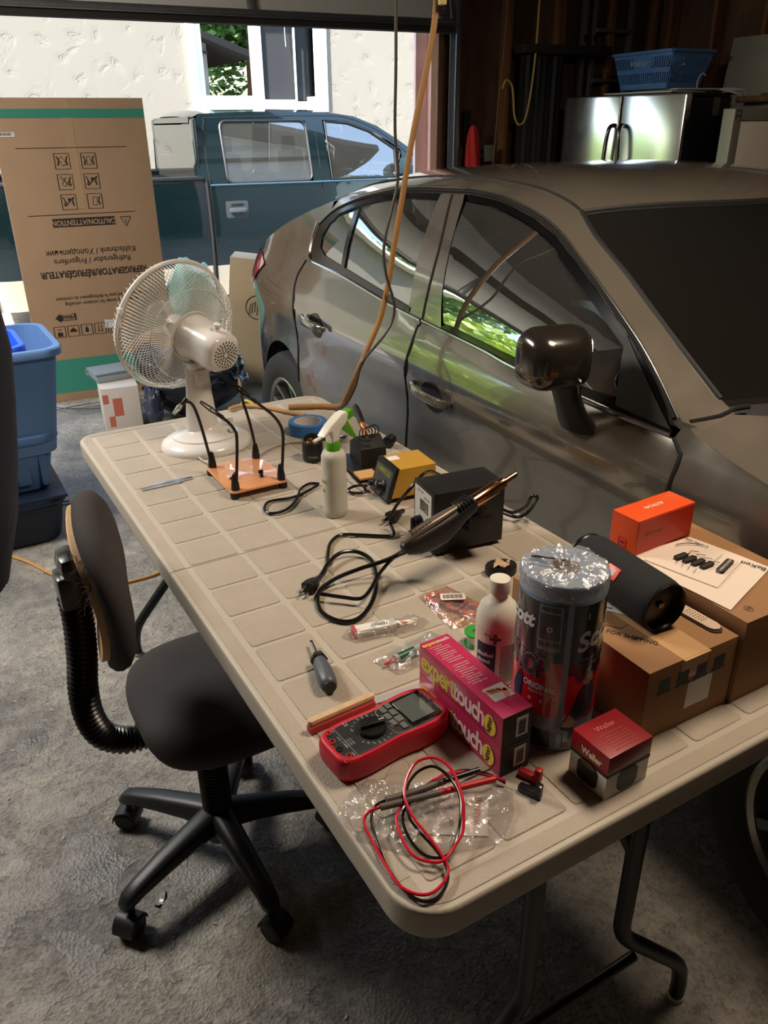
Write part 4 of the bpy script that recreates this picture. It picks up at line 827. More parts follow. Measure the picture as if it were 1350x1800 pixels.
# ================================================================== garage background
def build_fridge():
    f = gthing('refrigerator', 'stainless french-door refrigerator with black sides behind the car', 'refrigerator', 3.76, -.40)
    f.rotation_euler = (0, 0, GA+R(13))
    blk = mat('fridge_side', (26, 26, 28), .5); ss = mat('brushed_stainless', (214, 212, 206), .20, 1., bump=.15, bscale=4, dist=.004)
    MB().box((.04, 0, .84), (.62, .90, 1.66), .006).build('body', blk, f)
    MB().box((.04, 0, 1.685), (.60, .88, .02), .004).build('top_panel', blk, f)
    for s in (-1, 1):
        d = MB().box((-.305, s*.2275, 1.19), (.065, .448, 1.0), .012).build('door', ss, f)
        MB().tube([(-.335, s*.030, 1.52), (-.385, s*.040, 1.50), (-.395, s*.052, 1.35), (-.39, s*.06, 1.1), (-.385, s*.05, .92), (-.335, s*.03, .90)], .013, 12, smooth=5).build('handle', mat('dark_steel_handle', (110, 108, 104), .2, 1.), d)
    d = MB().box((-.305, 0, .36), (.065, .90, .60), .012).build('freezer_drawer', ss, f); MB().tube([(-.335, -.38, .60), (-.39, -.36, .60), (-.39, .36, .60), (-.335, .38, .60)], .013, 12, smooth=3).build('handle', mat('dark_steel_handle', (110, 108, 104), .2, 1.), d)
    MB().prism(rrect(.07, .10, .006), 0, .002, M=T(.0, -.4515, 1.62) @ Rx(PI/2)).build('sticker', mat('grey_sticker', (120, 118, 112), .6), f)
build_fridge()
def build_basket():
    b = gthing('shopping_basket', 'blue plastic shopping basket standing on top of the refrigerator', 'basket', 3.70, -.50, 1.722, R(0))
    bl = mat('blue_basket_plastic', (84, 128, 188), .38)
    # walls slope outward; slots are real openings
    W0, L0, W1, L1, H = .26, .40, .33, .52, .205
    for (ax, s) in (('x', -1), ('x', 1), ('y', -1), ('y', 1)):
        mb = MB(); n = 12 if ax == 'x' else 8
        def P(t, z):    # t in -1..1 along the wall
            k = z/H; w = W0+(W1-W0)*k; l_ = L0+(L1-L0)*k
            return Vector((s*w/2, t*l_/2, z)) if ax == 'x' else Vector((t*w/2, s*l_/2, z))
        def bar(t0, t1, z0, z1):
            nrm = Vector((s, 0, -.17)).normalized()*.003 if ax == 'x' else Vector((0, s, -.17)).normalized()*.003
            q = [P(t0, z0), P(t1, z0), P(t1, z1), P(t0, z1)]
            mb.loft([[p_-nrm for p_ in q], [p_+nrm for p_ in q]])
        bar(-1, 1, 0, .03); bar(-1, 1, .088, .112); bar(-1, 1, .172, .19)
        for i in range(n*2+1):
            t = -1+2*i/(n*2)
            bar(max(-1, t-.018), min(1, t+.018), .03, .088)
            if not (abs(t) < .33): bar(max(-1, t-.018), min(1, t+.018), .112, .172)
        bar(-.34, .34, .112, .172)
        nrm = .012
        q0, q1 = P(-1.02, .19), P(1.02, .19); d = Vector((s, 0, 0)) if ax == 'x' else Vector((0, s, 0))
        mb.loft([[q0-d*.004, q0+d*.016, q0+d*.016+Vector((0, 0, .016)), q0-d*.004+Vector((0, 0, .016))], [q1-d*.004, q1+d*.016, q1+d*.016+Vector((0, 0, .016)), q1-d*.004+Vector((0, 0, .016))]])
        o = mb.build('basket_side', bl, b)
        if ax == 'x' and s == -1:
            M = frame((-W0/2-.0265-.006, 0.02, .142), (0, -1, 0), (0, 0, 1))
            t_ = MB().text('Walmart', .045, M @ T(0, 0, .0), bold=.0008)
            for k in range(6): t_.box((0, .011, 0), (.004, .012, .001), .0015, M @ T(.115, .006, 0) @ Rz(k*PI/3))
            t_.build('lettering', mat('basket_print', (150, 176, 206), .5), o)
    MB().box((0, 0, .004), (W0, L0, .008), .002).build('basket_floor', bl, b)
    rn = random.Random(2); st = MB()
    for k in range(22):
        p0 = Vector((rn.uniform(-.1, .1), rn.uniform(-.17, .17), rn.uniform(.02, .12))); st.tube([p0, p0+Vector((rn.uniform(-.05, .05), rn.uniform(-.1, .1), rn.uniform(-.02, .06)))], .006, 6)
    st.build('basket_contents', mat('white_hangers', (206, 204, 196), .5), None, loc=G(3.70, -.50, 1.722), rot=(0, 0, GA), label='tangle of white hangers inside the blue basket', cat='hanger', kind='stuff')
build_basket()
for i, (x, y, z, w, l_, r_, lab) in enumerate(((3.66, -.50, 1.696, .30, .56, 4, 'wide white board lying flat on the refrigerator, under the basket'), (3.78, -.56, 1.7105, .30, .46, -8, 'thin white sheet on top of the board below the basket'))):
    MB().box((0, 0, .006), (w, l_, .010), .002).box((0, .05, .013), (w*.6, l_*.5, .004), .001).build('foam_board', mat('off_white_board', (206, 204, 196), .6), loc=G(x, y, z), rot=(0, 0, GA+R(r_)), label=lab, cat='board')
mb = MB(); rn = random.Random(3)
for k in range(7): mb.tube([(0, 0, 0), (.05+.02*k, -.10-.012*k, -.005), (.09+.025*k, -.19-.01*k, -.03-.016*k)], .003, 5, smooth=3)
mb.tube([(-.08, -.02, .0), (-.09, -.03, .05), (-.07, -.04, .085), (-.05, -.045, .075)], .005, 6, smooth=4)
mb.build('wire_bundle', mat('white_wire', (200, 200, 194), .45), loc=G(3.86, -.72, 1.715), rot=(0, 0, GA), label='loose white wires hanging over the edge of the refrigerator top', cat='wire')
# pale panel leaning beside the basket
MB().box((0, 0, .20), (.006, .62, .40), .002).build('panel', mat('grey_panel', (150, 146, 136), .6), loc=G(4.02, -1.02, 1.60), rot=(0, R(6), GA+R(0)), label='flat grey panel leaning on the wall to the right of the basket', cat='panel')
MB().box((0, 0, .79), (.45, 1.05, 1.58), .01).build('storage_locker', mat('dark_locker', (30, 29, 29), .6), loc=G(3.98, -1.52), rot=(0, 0, GA), label='tall dark locker standing to the right of the refrigerator', cat='locker')
# framed chest with marker writing
def build_case():
    c = thing('equipment_case', 'white panelled case with grey metal edging and red marker letters at the right edge', 'case', (3.16, 1.06, 0), R(-3))
    w = mat('white_case_panel', (206, 202, 192), .6, var=.06, vscale=6); g = mat('grey_edging', (142, 140, 130), .45, .5, bump=.2, bscale=60)
    MB().box((0, .028, .79), (.70, .05, 1.58), .004).build('panel', w, c)
    e = MB()
    for x in (-.335, .335): e.box((x, .0, .79), (.045, .012, 1.59), .002)
    e.box((0, .0, 1.563), (.71, .012, .045), .002).box((-.356, .025, .79), (.008, .06, 1.59), .002)
    for z in (.3, .8, 1.3, 1.545, 1.565): e.cyl((-.335, -.006, z), (-.335, -.010, z), .006, n=10)
    e.build('metal_edging', g, c)
    MB().text('LAN', .095, frame((-.02, -.002, 1.445), (1, 0, 0), (0, 0, 1)), bold=.004, shear=.1, sx=.75).build('lettering', mat('red_marker', (196, 70, 66), .7), c)
    MB().box((.16, .03, 1.615), (.24, .05, .06), .01).tube([(.05, .03, 1.64), (.07, .03, 1.70), (.16, .03, 1.72)], .012, 8, smooth=3).build('tool', mat('dim_blue_tool', (52, 62, 84), .5), None, loc=(3.16, 1.06, 0), rot=(0, 0, R(-3)), label='dim blue power tool lying on the white case', cat='tool')
build_case()
# plastic sheet hung over the shelving on the front wall
rnd = random.Random(7); rings = []
for i in range(41):
    x = 3.01+.36*i/40; rings.append([(x, .05+.006*math.sin(i*.5)+.004*math.sin(i*1.3), z) for z in (0.05, .5, 1.0, 1.5, 1.94)])
MB().loft(rings, closed=False, caps=False).build('dark_tarp', mat('black_sheet', (34, 33, 33), .55), loc=(GO[0], GO[1], 0), rot=(0, 0, GA), label='black plastic sheet hanging over shelves on the front wall', cat='tarp', smooth=60)
MB().box((3.36, .06, 1.97), (.70, .14, .05), .004).build('shelf', mat('dark_shelf', (44, 36, 30), .7), loc=(GO[0], GO[1], 0), rot=(0, 0, GA), label='dark wooden shelf above the black sheet', cat='shelf')
# ladder
ld = gthing('ladder', 'aluminium step ladder leaning in the corner above the refrigerator', 'ladder', 3.78, .145)
al = mat('dull_aluminium', (150, 152, 152), .4, .8)
for x in (-.20, -.12, .20): MB().box((x, .0, 1.3), (.028, .050, 2.6), .003).build('rail', al, ld)
for z in (.3, .6, .9, 1.2, 1.5, 1.8, 2.1, 2.4): MB().box((.04, -.01, z), (.30, .045, .022), .003).build('rung', al, ld)
MB().prism(rrect(.03, .04, .01), 0, .003, M=T(-.20, -.033, 2.05) @ Rx(PI/2)).prism(rrect(.03, .04, .01), 0, .003, M=T(-.12, -.033, 2.05) @ Rx(PI/2)).build('rivet_cap', black, ld)
# safety vest on a hook
v = gthing('safety_vest', 'red and orange safety vest hanging on the framing beside the door track', 'vest', 2.72, .12, 1.10)
rings = []
for z, w, k in ((0, .11, .02), (.08, .115, .024), (.2, .115, .026), (.30, .105, .024), (.37, .085, .02), (.41, .055, .014), (.43, .02, .006)):
    rings.append([(w*.5*math.cos(t)+(.02 if z < .2 else -.01), -.01+k*math.sin(t)*(1+.35*math.sin(5*t+z*9)), z+(.0 if z else .02*math.sin(3*t))) for t in [2*PI*i/28 for i in range(28)]])
MB().loft(rings).build('cloth', mat('neon_red_cloth', (230, 62, 58), .75, bump=.3, bscale=60, dist=.003), v, smooth=60)
MB().box((.045, -.035, .245), (.03, .005, .014), .001).box((-.035, .03, .42), (.055, .02, .20), .006).build('strap', mat('navy_strap', (30, 36, 52), .7), v)
MB().box((0, 0, 0), (.07, .03, .10), .004).build('outlet_box', mat('grey_outlet', (112, 110, 104), .5), loc=G(2.84, .10, 1.36), rot=(0, 0, GA), label='grey electrical outlet box on the framing right of the vest', cat='outlet')
# cords on the front wall
MB().tube([G(2.91, .08, 2.5), G(2.905, .07, 2.1), G(2.88, .07, 1.75), G(2.865, .07, 1.5), G(2.85, .07, 1.1), G(2.85, .07, .4)], .004, 6, smooth=4).build('cord', mat('tan_cord', (140, 110, 70), .6), label='thin tan cord running down the framing', cat='cord')
MB().tube([G(2.88, .04, 1.74), G(2.90, .03, 1.79), G(2.95, .03, 1.75), G(2.98, .03, 1.58), G(3.02, .02, 1.53), G(3.07, .02, 1.60), G(3.10, .01, 1.9), G(3.10, .0, 2.3), G(3.08, -.02, 2.65)], .007, 8, smooth=6).build('cord', mat('yellow_cord', (196, 168, 92), .5), label='yellow extension cord looping down in front of the black sheet', cat='cord')
# lumber on the right wall ledge
for k, (y, z, w) in enumerate(((-1.75, 1.66, .045), (-1.62, 1.655, .03))):
    MB().cyl((0, -.5, 0), (0, .5, 0), w*.6, n=14).build('pole', m_stud, loc=G(4.0-.06*k, y+.2, z), rot=(0, 0, GA), label=('round wooden pole lying on the wall ledge, the thicker one', 'thin wooden pole beside the thicker one on the wall ledge')[k], cat='pole')
for k in range(3):
    MB().box((0, 0, .62), (.04, .09, 1.25), .003).build('board', m_stud, loc=G(4.14, -1.22-.16*k, 1.585), rot=(0, R(3), GA), label=('upright timber leaning nearest the grey panel', 'middle upright timber above the dark locker', 'upright timber furthest from the grey panel')[k], cat='timber')

# ------------------------------------------------------------------ things near the doorway
cardb = lambda n, c: mat(n, c, .75, var=.05, vscale=5, bump=.06, bscale=120)
def build_fridge_carton():
    c = thing('refrigerator_carton', 'tall flattened refrigerator carton standing upside down in the doorway', 'box', (.45, 3.728, 0), R(-5))
    kb = cardb('brown_cardboard', (176, 146, 115)); tl_ = mat('teal_print', (60, 146, 126), .7); ink = mat('carton_ink', (44, 38, 34), .7)
    x0, x1, zt = -.225, .585, 1.689
    MB().box(((x0+x1)/2, .03, zt/2), (x1-x0, .058, zt), .003).build('carton_panel', kb, c)
    mb = MB().box(((x0+x1)/2, -.0005, 1.613), (x1-x0-.002, .001, .044)).box(((x0+x1)/2, -.0005, .158), (x1-x0-.002, .001, .205)); mb.build('printed_band', tl_, c)
    U = lambda x, z: frame((x, -.0012, z), (-1, 0, 0), (0, 0, -1))
    t = MB()
    t.text('REFRIGERATOR/RÉFRIGÉRATEUR', .052, U(.178, .765), bold=.0012, sx=.80); t.text('Refrigerador / Frigorífero', .046, U(.178, .835), sx=.92); t.text('Kühlschrank / Холодильник', .046, U(.178, .885), sx=.90)
    t.text('Do not clamp except for container unloading', .030, U(.20, .590), sx=.80); t.text('Ne pas serrer sauf pour le déchargement du conteneur', .030, U(.20, .622), sx=.80)
    for z in (1.441, 1.092): t.box((.165, -.0012, z), (.59, .0006, .003))
    # triangle sign
    for a, b in (((.37, 1.065), (.43, 1.065)), ((.37, 1.065), (.40, 1.012)), ((.43, 1.065), (.40, 1.012))): t.tube([(a[0], -.001, a[1]), (b[0], -.001, b[1])], .0016, 4)
    t.box((.40, -.0012, 1.038), (.004, .0006, .018)).box((.40, -.0012, 1.055), (.004, .0006, .004))
    # pictogram frames with simple figures
    def ring(cx, cz, s_): 
        for dx, dz, w, h in ((0, s_, 2*s_, .002), (0, -s_, 2*s_, .002), (s_, 0, .002, 2*s_), (-s_, 0, .002, 2*s_)): t.box((cx+dx, -.0012, cz+dz), (w+.002, .0006, h+.000))
    k = 0
    for cz in (1.372, 1.264, 1.158):
        for cx in (.100, .243):
            ring(cx, cz, .040); rn = random.Random(k); k += 1
            M = T(cx, -.0012, cz) @ Ry(R((-25, 0, 35, 20, -40, 8)[k-1]))
            if k in (1, 2, 3, 6):
                for dx, dz, w, h in ((0, .022, .022, .002), (0, -.022, .022, .002), (.011, 0, .002, .044), (-.011, 0, .002, .044)): t.box((dx, 0, dz), (w, .0006, h), 0, M)
            for sx in (-1, 1):
                if k in (1, 2, 4, 5) or sx > 0:
                    px_ = cx+sx*.024; t.lathe([(0, 0), (.005, 0), (.005, .0006), (0, .0006)], 12, T(px_, -.001, cz-.016) @ Rx(PI/2)); t.tube([(px_, -.001, cz-.012), (px_-sx*.004, -.001, cz+.006), (px_+sx*.005, -.001, cz+.026)], .0028, 4); t.tube([(px_, -.001, cz-.008), (px_-sx*.012, -.001, cz-.002)], .002, 4)
            if k == 3:
                for q in range(5): t.box((cx-.022+q*.009, -.0012, cz+.026-q*.010), (.009, .0006, .003)).box((cx-.018+q*.009, -.0012, cz+.021-q*.010), (.002, .0006, .011))
            if k in (4, 5): t.lathe([(0, 0), (.009, 0), (.009, .0006), (0, .0006)], 14, T(cx+.004, -.001, cz+.012) @ Rx(PI/2)); t.tube([(cx-.022, -.001, cz-.022), (cx+.022, -.001, cz+.022)], .0024, 4)
    for q in range(5):
        cx = -.078+q*.078; ring(cx, .43, .032)
        if q == 0: t.box((cx, -.0012, .415), (.03, .0006, .022)).box((cx, -.0012, .445), (.024, .0006, .003)).text('3', .02, U(cx, .43))
        if q == 1: t.lathe([(0, 0), (.02, 0), (.02, .0006), (0, .0006)], 14, T(cx, -.001, .425) @ Rx(PI/2), arc=PI); t.tube([(cx, -.001, .425), (cx, -.001, .452)], .002, 4)
        if q == 2: t.box((cx, -.0012, .428), (.018, .0006, .024), .0).tube([(cx, -.001, .44), (cx, -.001, .452)], .003, 4)
        if q == 3:
            for dx in (-.009, .009): t.tube([(cx+dx, -.001, .412), (cx+dx, -.001, .45)], .0018, 4).prism([(cx+dx-.006, .418), (cx+dx+.006, .418), (cx+dx, .406)], 0, .0006, M=Rx(PI/2))
        if q == 4: t.tube([(cx-.02, -.001, .41), (cx+.02, -.001, .45)], .0025, 4)
    t.build('printed_text', ink, c, smooth=0)
    s = MB().box((.165, -.0010, 1.048), (.345, .001, .046)).prism([(-.09, .512), (-.06, .54), (-.06, .528), (.03, .535), (.03, .495), (-.06, .494), (-.06, .484)], 0, .0008, M=Rx(PI/2)); s.build('black_label', ink, c, smooth=0)
    q = MB().text('CAUTION/ATTENTION', .040, frame((.165, -.0020, 1.048), (-1, 0, 0), (0, 0, -1)), bold=.001, sx=.86).text('Front', .030, frame((-.012, -.0012, .503), (-1, 0, 0), (0, 0, -1)), bold=.0006).text('Avant', .028, frame((-.012, -.0012, .525), (-1, 0, 0), (0, 0, -1)), bold=.0006)
    q.build('reversed_text', kb, c, smooth=0)
    MB().text('Hisense', .085, frame((.150, -.0016, .160), (-1, 0, 0), (0, 0, -1)), bold=.002, sx=.95).box((.325, -.0012, .15), (.012, .0006, .02)).build('brand_text', mat('light_kraft_print', (150, 172, 150), .7), c, smooth=0)
    MB().box((-.17, -.001, 1.51), (.10, .001, .024)).build('label_sticker', mat('white_label', (226, 224, 220), .6), c)
    bc = MB()
    for k in range(12): bc.box((-.21+k*.0065, -.0018, 1.512), (.003 if k % 3 else .0045, .0004, .014))
    bc.build('barcode', ink, c, smooth=0)
    MB().box((.235, -.001, .448), (.10, .001, .05), M=T(.235, 0, .448) @ Ry(R(8)) @ T(-.235, 0, -.448)).build('label_sticker', mat('white_label', (226, 224, 220), .6), c)
    MB().box((.16, -.0003, 1.40), (.055, .0004, .56)).build('clear_tape', mat('clear_tape', (186, 155, 120), .3), c)
build_fridge_carton()
def build_white_carton():
    c = gthing('carton', 'low white carton with torn red label beside the black tarp', 'box', .175, -.255, 0, R(-4))
    wh = cardb('white_cardboard', (214, 206, 196))
    MB().box((0, 0, .13), (.20, .32, .26), .004).build('carton_body', wh, c)
    MB().box((-.02, -.1605, .15), (.05, .001, .10)).box((-.06, -.1605, .07), (.03, .001, .06)).box((-.08, -.1605, .20), (.03, .001, .05)).build('red_label', mat('torn_red_label', (196, 108, 88), .8), c)
    MB().box((.101, 0, .12), (.002, .30, .22)).build('side_flap', mat('grey_flap', (150, 150, 156), .7), c)
    b = gthing('storage_box', 'clear plastic storage box with lid on top of the white carton', 'box', .165, -.20, .261, R(8))
    cl = mat('frosted_box_plastic', (196, 214, 220), .3, trans=.55, ior=1.2)
    MB().box((0, 0, .022), (.21, .17, .044), .008, taper=1.04).build('tub', cl, b); MB().box((0, 0, .050), (.23, .185, .012), .005).build('lid', cl, b)
build_white_carton()
def blob(name, label, cat, loc, sx, sy, sz, m, seed, amp=.18, u=48, v=28, kind=None):
    tb = bmesh.new(); bmesh.ops.create_uvsphere(tb, u_segments=u, v_segments=v, radius=1)
    for w in tb.verts:
        n_ = w.co.normalized(); k = 1+amp*(.6*noise.noise(n_*1.6+Vector((seed, 0, 0)))+.30*abs(noise.noise(n_*3.2+Vector((0, seed, 0))))+.10*abs(noise.noise(n_*7+Vector((0, 0, seed))))-.15)
        w.co = Vector((w.co.x*sx*k, w.co.y*sy*k, max(0, (w.co.z*.5+.5))**.8*sz*k))
    mb = MB(); mb.add(tb); return mb.build(name, m, loc=loc, label=label, cat=cat, smooth=70)
blob('tarp', 'heap of crumpled black plastic sheeting on the floor behind the table', 'tarp', G(.60, -.30, 0), .33, .24, .46, mat('black_plastic_sheet', (36, 40, 50), .28, bump=.4, bscale=12, dist=.02), 3, .45, 96, 56)
blob('plastic_bag', 'small crumpled dark plastic bag against the white carton', 'bag', G(.325, -.48, 0), .05, .07, .28, mat('dark_bag', (58, 66, 84), .25, bump=.5, bscale=20, dist=.01), 9, .5, 64, 40)
def build_emblem_carton():
    c = gthing('carton', 'brown cardboard carton with a round emblem tilted behind the car tail', 'box', 1.06, .10, .0, R(-24))
    kb = cardb('pale_cardboard', (196, 176, 142)); ink = mat('carton_ink', (44, 38, 34), .7)
    M = Ry(R(7))
    MB().box((0, .10, .42), (.32, .24, .78), .004, M).build('carton_body', kb, c)
    t = MB(); F = lambda x, z: M @ frame((x, -.0215, z), (1, 0, 0), (0, 0, 1))
    t.lathe([(.070, 0), (.075, 0), (.075, .0006), (.070, .0006), (.070, 0)], 40, F(.02, .52))
    for k in range(7): t.tube([F(.02, .52) @ Vector((-.05+.016*k, -.05+.01*(k % 3), .0004)), F(.02, .52) @ Vector((-.048+.016*k, -.01+.012*(k % 2), .0004)), F(.02, .52) @ Vector((-.04+.013*k, .045-.008*abs(k-3), .0004))], .0022, 4, smooth=3)
    for k in range(3): t.box((0, 0, 0), (.10-.02*k, .004, .0006), 0, F(.08, .76-.014*k))
    t.build('printed_emblem', ink, c, smooth=0)
build_emblem_carton()
blob('shopping_bag', 'pale turquoise shopping bag with green print behind the desk fan', 'bag', G(.80, .36, 0), .18, .12, .78, mat('turquoise_bag', (150, 214, 204), .5, var=.25, vscale=4, bump=.4, bscale=10, dist=.02), 21, .25, 64, 40)
jr = gthing('jar', 'small green jar with a teal lid behind the table corner', 'jar', .98, -.62, 0)
MB().lathe([(0, 0), (.045, 0), (.048, .01), (.048, .30), (.044, .31), (0, .31)], 28).build('glass_body', mat('green_jar', (36, 92, 84), .15), jr); MB().cyl((0, 0, .31), (0, 0, .345), .047, bev=.003).build('lid', mat('teal_lid', (52, 128, 120), .35), jr)
# blue recycling bins nested in a stack at the left
def bin_(name, label, x, y, z, w0, d0, w1, d1, h, col, rim=.03, rot=0, inner=None):
    t = thing(name, label, 'bin', (x, y, z), rot)
    m = mat('bin_'+col, {'blue': (96, 136, 190), 'bright': (40, 100, 236), 'mid': (84, 122, 174), 'navy': (30, 42, 62)}[col], .42, bump=.08, bscale=60)
    R_ = lambda w, d, zz: [(a, b, zz) for a, b in rrect(w, d, min(w, d)*.16, 5)]
    rings = [R_(w0*.9, d0*.9, 0), R_(w0, d0, .006), R_(w1, d1, h-.04), R_(w1, d1, h-.035), R_(w1+rim*2, d1+rim*2, h-.03), R_(w1+rim*2, d1+rim*2, h-.006), R_(w1+rim*1.6, d1+rim*1.6, h), R_(w1-.008, d1-.008, h), R_(w1-.02, d1-.02, h-.05), R_(w0-.012, d0-.012, .014), R_(w0*.5, d0*.5, .013)]
    MB().loft(rings).build('tub', m, t, smooth=40)
    return t, m
bin_('storage_tote', 'dark navy storage tote at the bottom of the blue bin stack', -.30, 2.09, 0, .54, .56, .60, .58, .19, 'navy', .012)
MB().box((0, 0, .006), (.62, .60, .012), .004).box((0, -.302, -.018), (.62, .006, .006), .002).box((0, -.302, -.032), (.62, .006, .006), .002).build('tote_lid', mat('bin_navy', (26, 36, 54), .42), loc=(-.30, 2.09, .19), label='flat navy lid under the middle blue bin', cat='lid')
t, m = bin_('recycling_bin', 'middle blue bin with the tall blue bin standing in it', -.25, 2.10, .202, .44, .42, .52, .50, .25, 'mid', .022)
MB().box((.12, -.232, .12), (.05, .006, .16), .002).box((.20, -.236, .12), (.03, .008, .18), .002).build('rib', m, t)
t, m = bin_('recycling_bin', 'tall blue recycling bin at the left, near the doorway', -.20, 2.06, .36, .44, .42, .56, .50, .43, 'blue', .022)
t, m = bin_('recycling_bin', 'bright blue inner bin nested inside the tall blue recycling bin', -.24, 2.03, .44, .28, .26, .40, .34, .36, 'bright', .018)
# navy cloth bag hung close to the viewer at the left edge
nj = thing('cloth_bag', 'dark navy cloth bag hanging very close at the left edge of the view', 'bag', (-.412, -.71, 1.29))
rings = []
for z, w in ((-.135, .02), (-.125, .055), (-.10, .078), (-.05, .094), (0, .101), (.05, .106), (.09, .109), (.13, .106), (.17, .095), (.20, .07), (.22, .03)):
    rings.append([(w*math.cos(t)*(1+.05*math.sin(4*t+z*12)), w*.8*math.sin(t), z) for t in [2*PI*i/40 for i in range(40)]])
MB().loft(rings).build('cloth', mat('navy_cloth', (24, 30, 48), .8, bump=.5, bscale=30, dist=.004), nj, smooth=70)
MB().tube([(-.01, 0, .21), (-.012, 0, .5), (-.015, 0, .9), (-.015, 0, 1.42)], .005, 6).build('drawstring', black, nj)
# cords
MB().tube([(1.15, .50, 2.64), (1.06, .62, 2.3), (1.01, .64, 2.0), (1.0, .64, 1.80), (.974, .64, 1.673), (.945, .64, 1.564), (.918, .64, 1.451), (.894, .64, 1.334), (.871, .64, 1.229), (.849, .64, 1.119), (.821, .64, 1.024), (.780, .64, .946), (.742, .65, .866), (.722, .68, .79), (.715, .715, .752), (.66, .76, .749), (.58, .80, .749)], .0085, 10, smooth=6).build('extension_cord', mat('gold_cord', (160, 118, 70), .45), label='thick tan extension cord hanging from the ceiling to the table edge', cat='cord')
MB().tube([(.90, .60, 2.64), (.862, .61, 2.2), (.862, .612, 1.82), (.861, .612, 1.669), (.858, .612, 1.523), (.867, .612, 1.41), (.85, .612, 1.338), (.821, .612, 1.235), (.826, .612, 1.156), (.852, .612, 1.073), (.848, .612, 1.024), (.816, .612, .978), (.764, .612, .932), (.738, .612, .905), (.722, .62, .84), (.705, .65, .78), (.69, .69, .750)], .0042, 8, smooth=6).build('cord', mat('thin_black_cord', (70, 66, 58), .4), label='thin dark cord hanging in front of the car windows', cat='cord')
MB().box((0, 0, 0), (.03, .03, .07), .006).box((0, 0, -.045), (.018, .018, .03), .004).build('plug', mat('yellow_plug', (190, 176, 110), .3), loc=(1.004, .615, 1.875), label='yellow plug end on the hanging tan cord at the top', cat='plug')
MB().tube([(-.40, 1.95, .006), (-.218, 1.70, .006), (-.122, 1.49, .006), (-.006, 1.347, .006), (.131, 1.303, .006), (.28, 1.34, .006), (.50, 1.55, .006), (.62, 1.9, .006), (.75, 2.4, .006)], .006, 8, smooth=6).build('extension_cord', mat('orange_tan_cord', (196, 146, 84), .5), label='tan extension cord lying on the garage floor', cat='cord')
MB().patch([(-.022, -.008), (.0, -.012), (.022, -.006), (.024, .006), (.004, .010), (-.02, .006)], .01, lambda a, b: (a, b, .004+.004*math.sin(a*180))).build('foil_scrap', mat('foil', (206, 210, 212), .2, .9), loc=(-.187, -.10, 0), rot=(0, 0, R(50)), label='shiny foil scrap on the floor beneath the office chair', cat='scrap')
rn = random.Random(11); mb = MB()
for k in range(240):
    x, y = rn.uniform(-.45, .9), rn.uniform(-1.0, 2.9)
    if k < 60: x, y = rn.gauss(-.15, .25), rn.gauss(1.1, .5)
    s_ = rn.uniform(.003, .010); a = rn.uniform(0, 6.3)
    mb.face([(x+s_*math.cos(a), y+s_*math.sin(a), .0015), (x+s_*.5*math.cos(a+1.6), y+s_*.5*math.sin(a+1.6), .003), (x-s_*math.cos(a), y-s_*math.sin(a), .002), (x-s_*.4*math.cos(a+1.2), y-s_*.4*math.sin(a+1.2), .0015)])
mb.build('floor_litter', mat('dry_litter', (176, 164, 140), .8), label='dry flakes and crumbs scattered over the concrete floor', cat='litter', kind='stuff', smooth=0)
# ================================================================== things on the table
TZ = .740
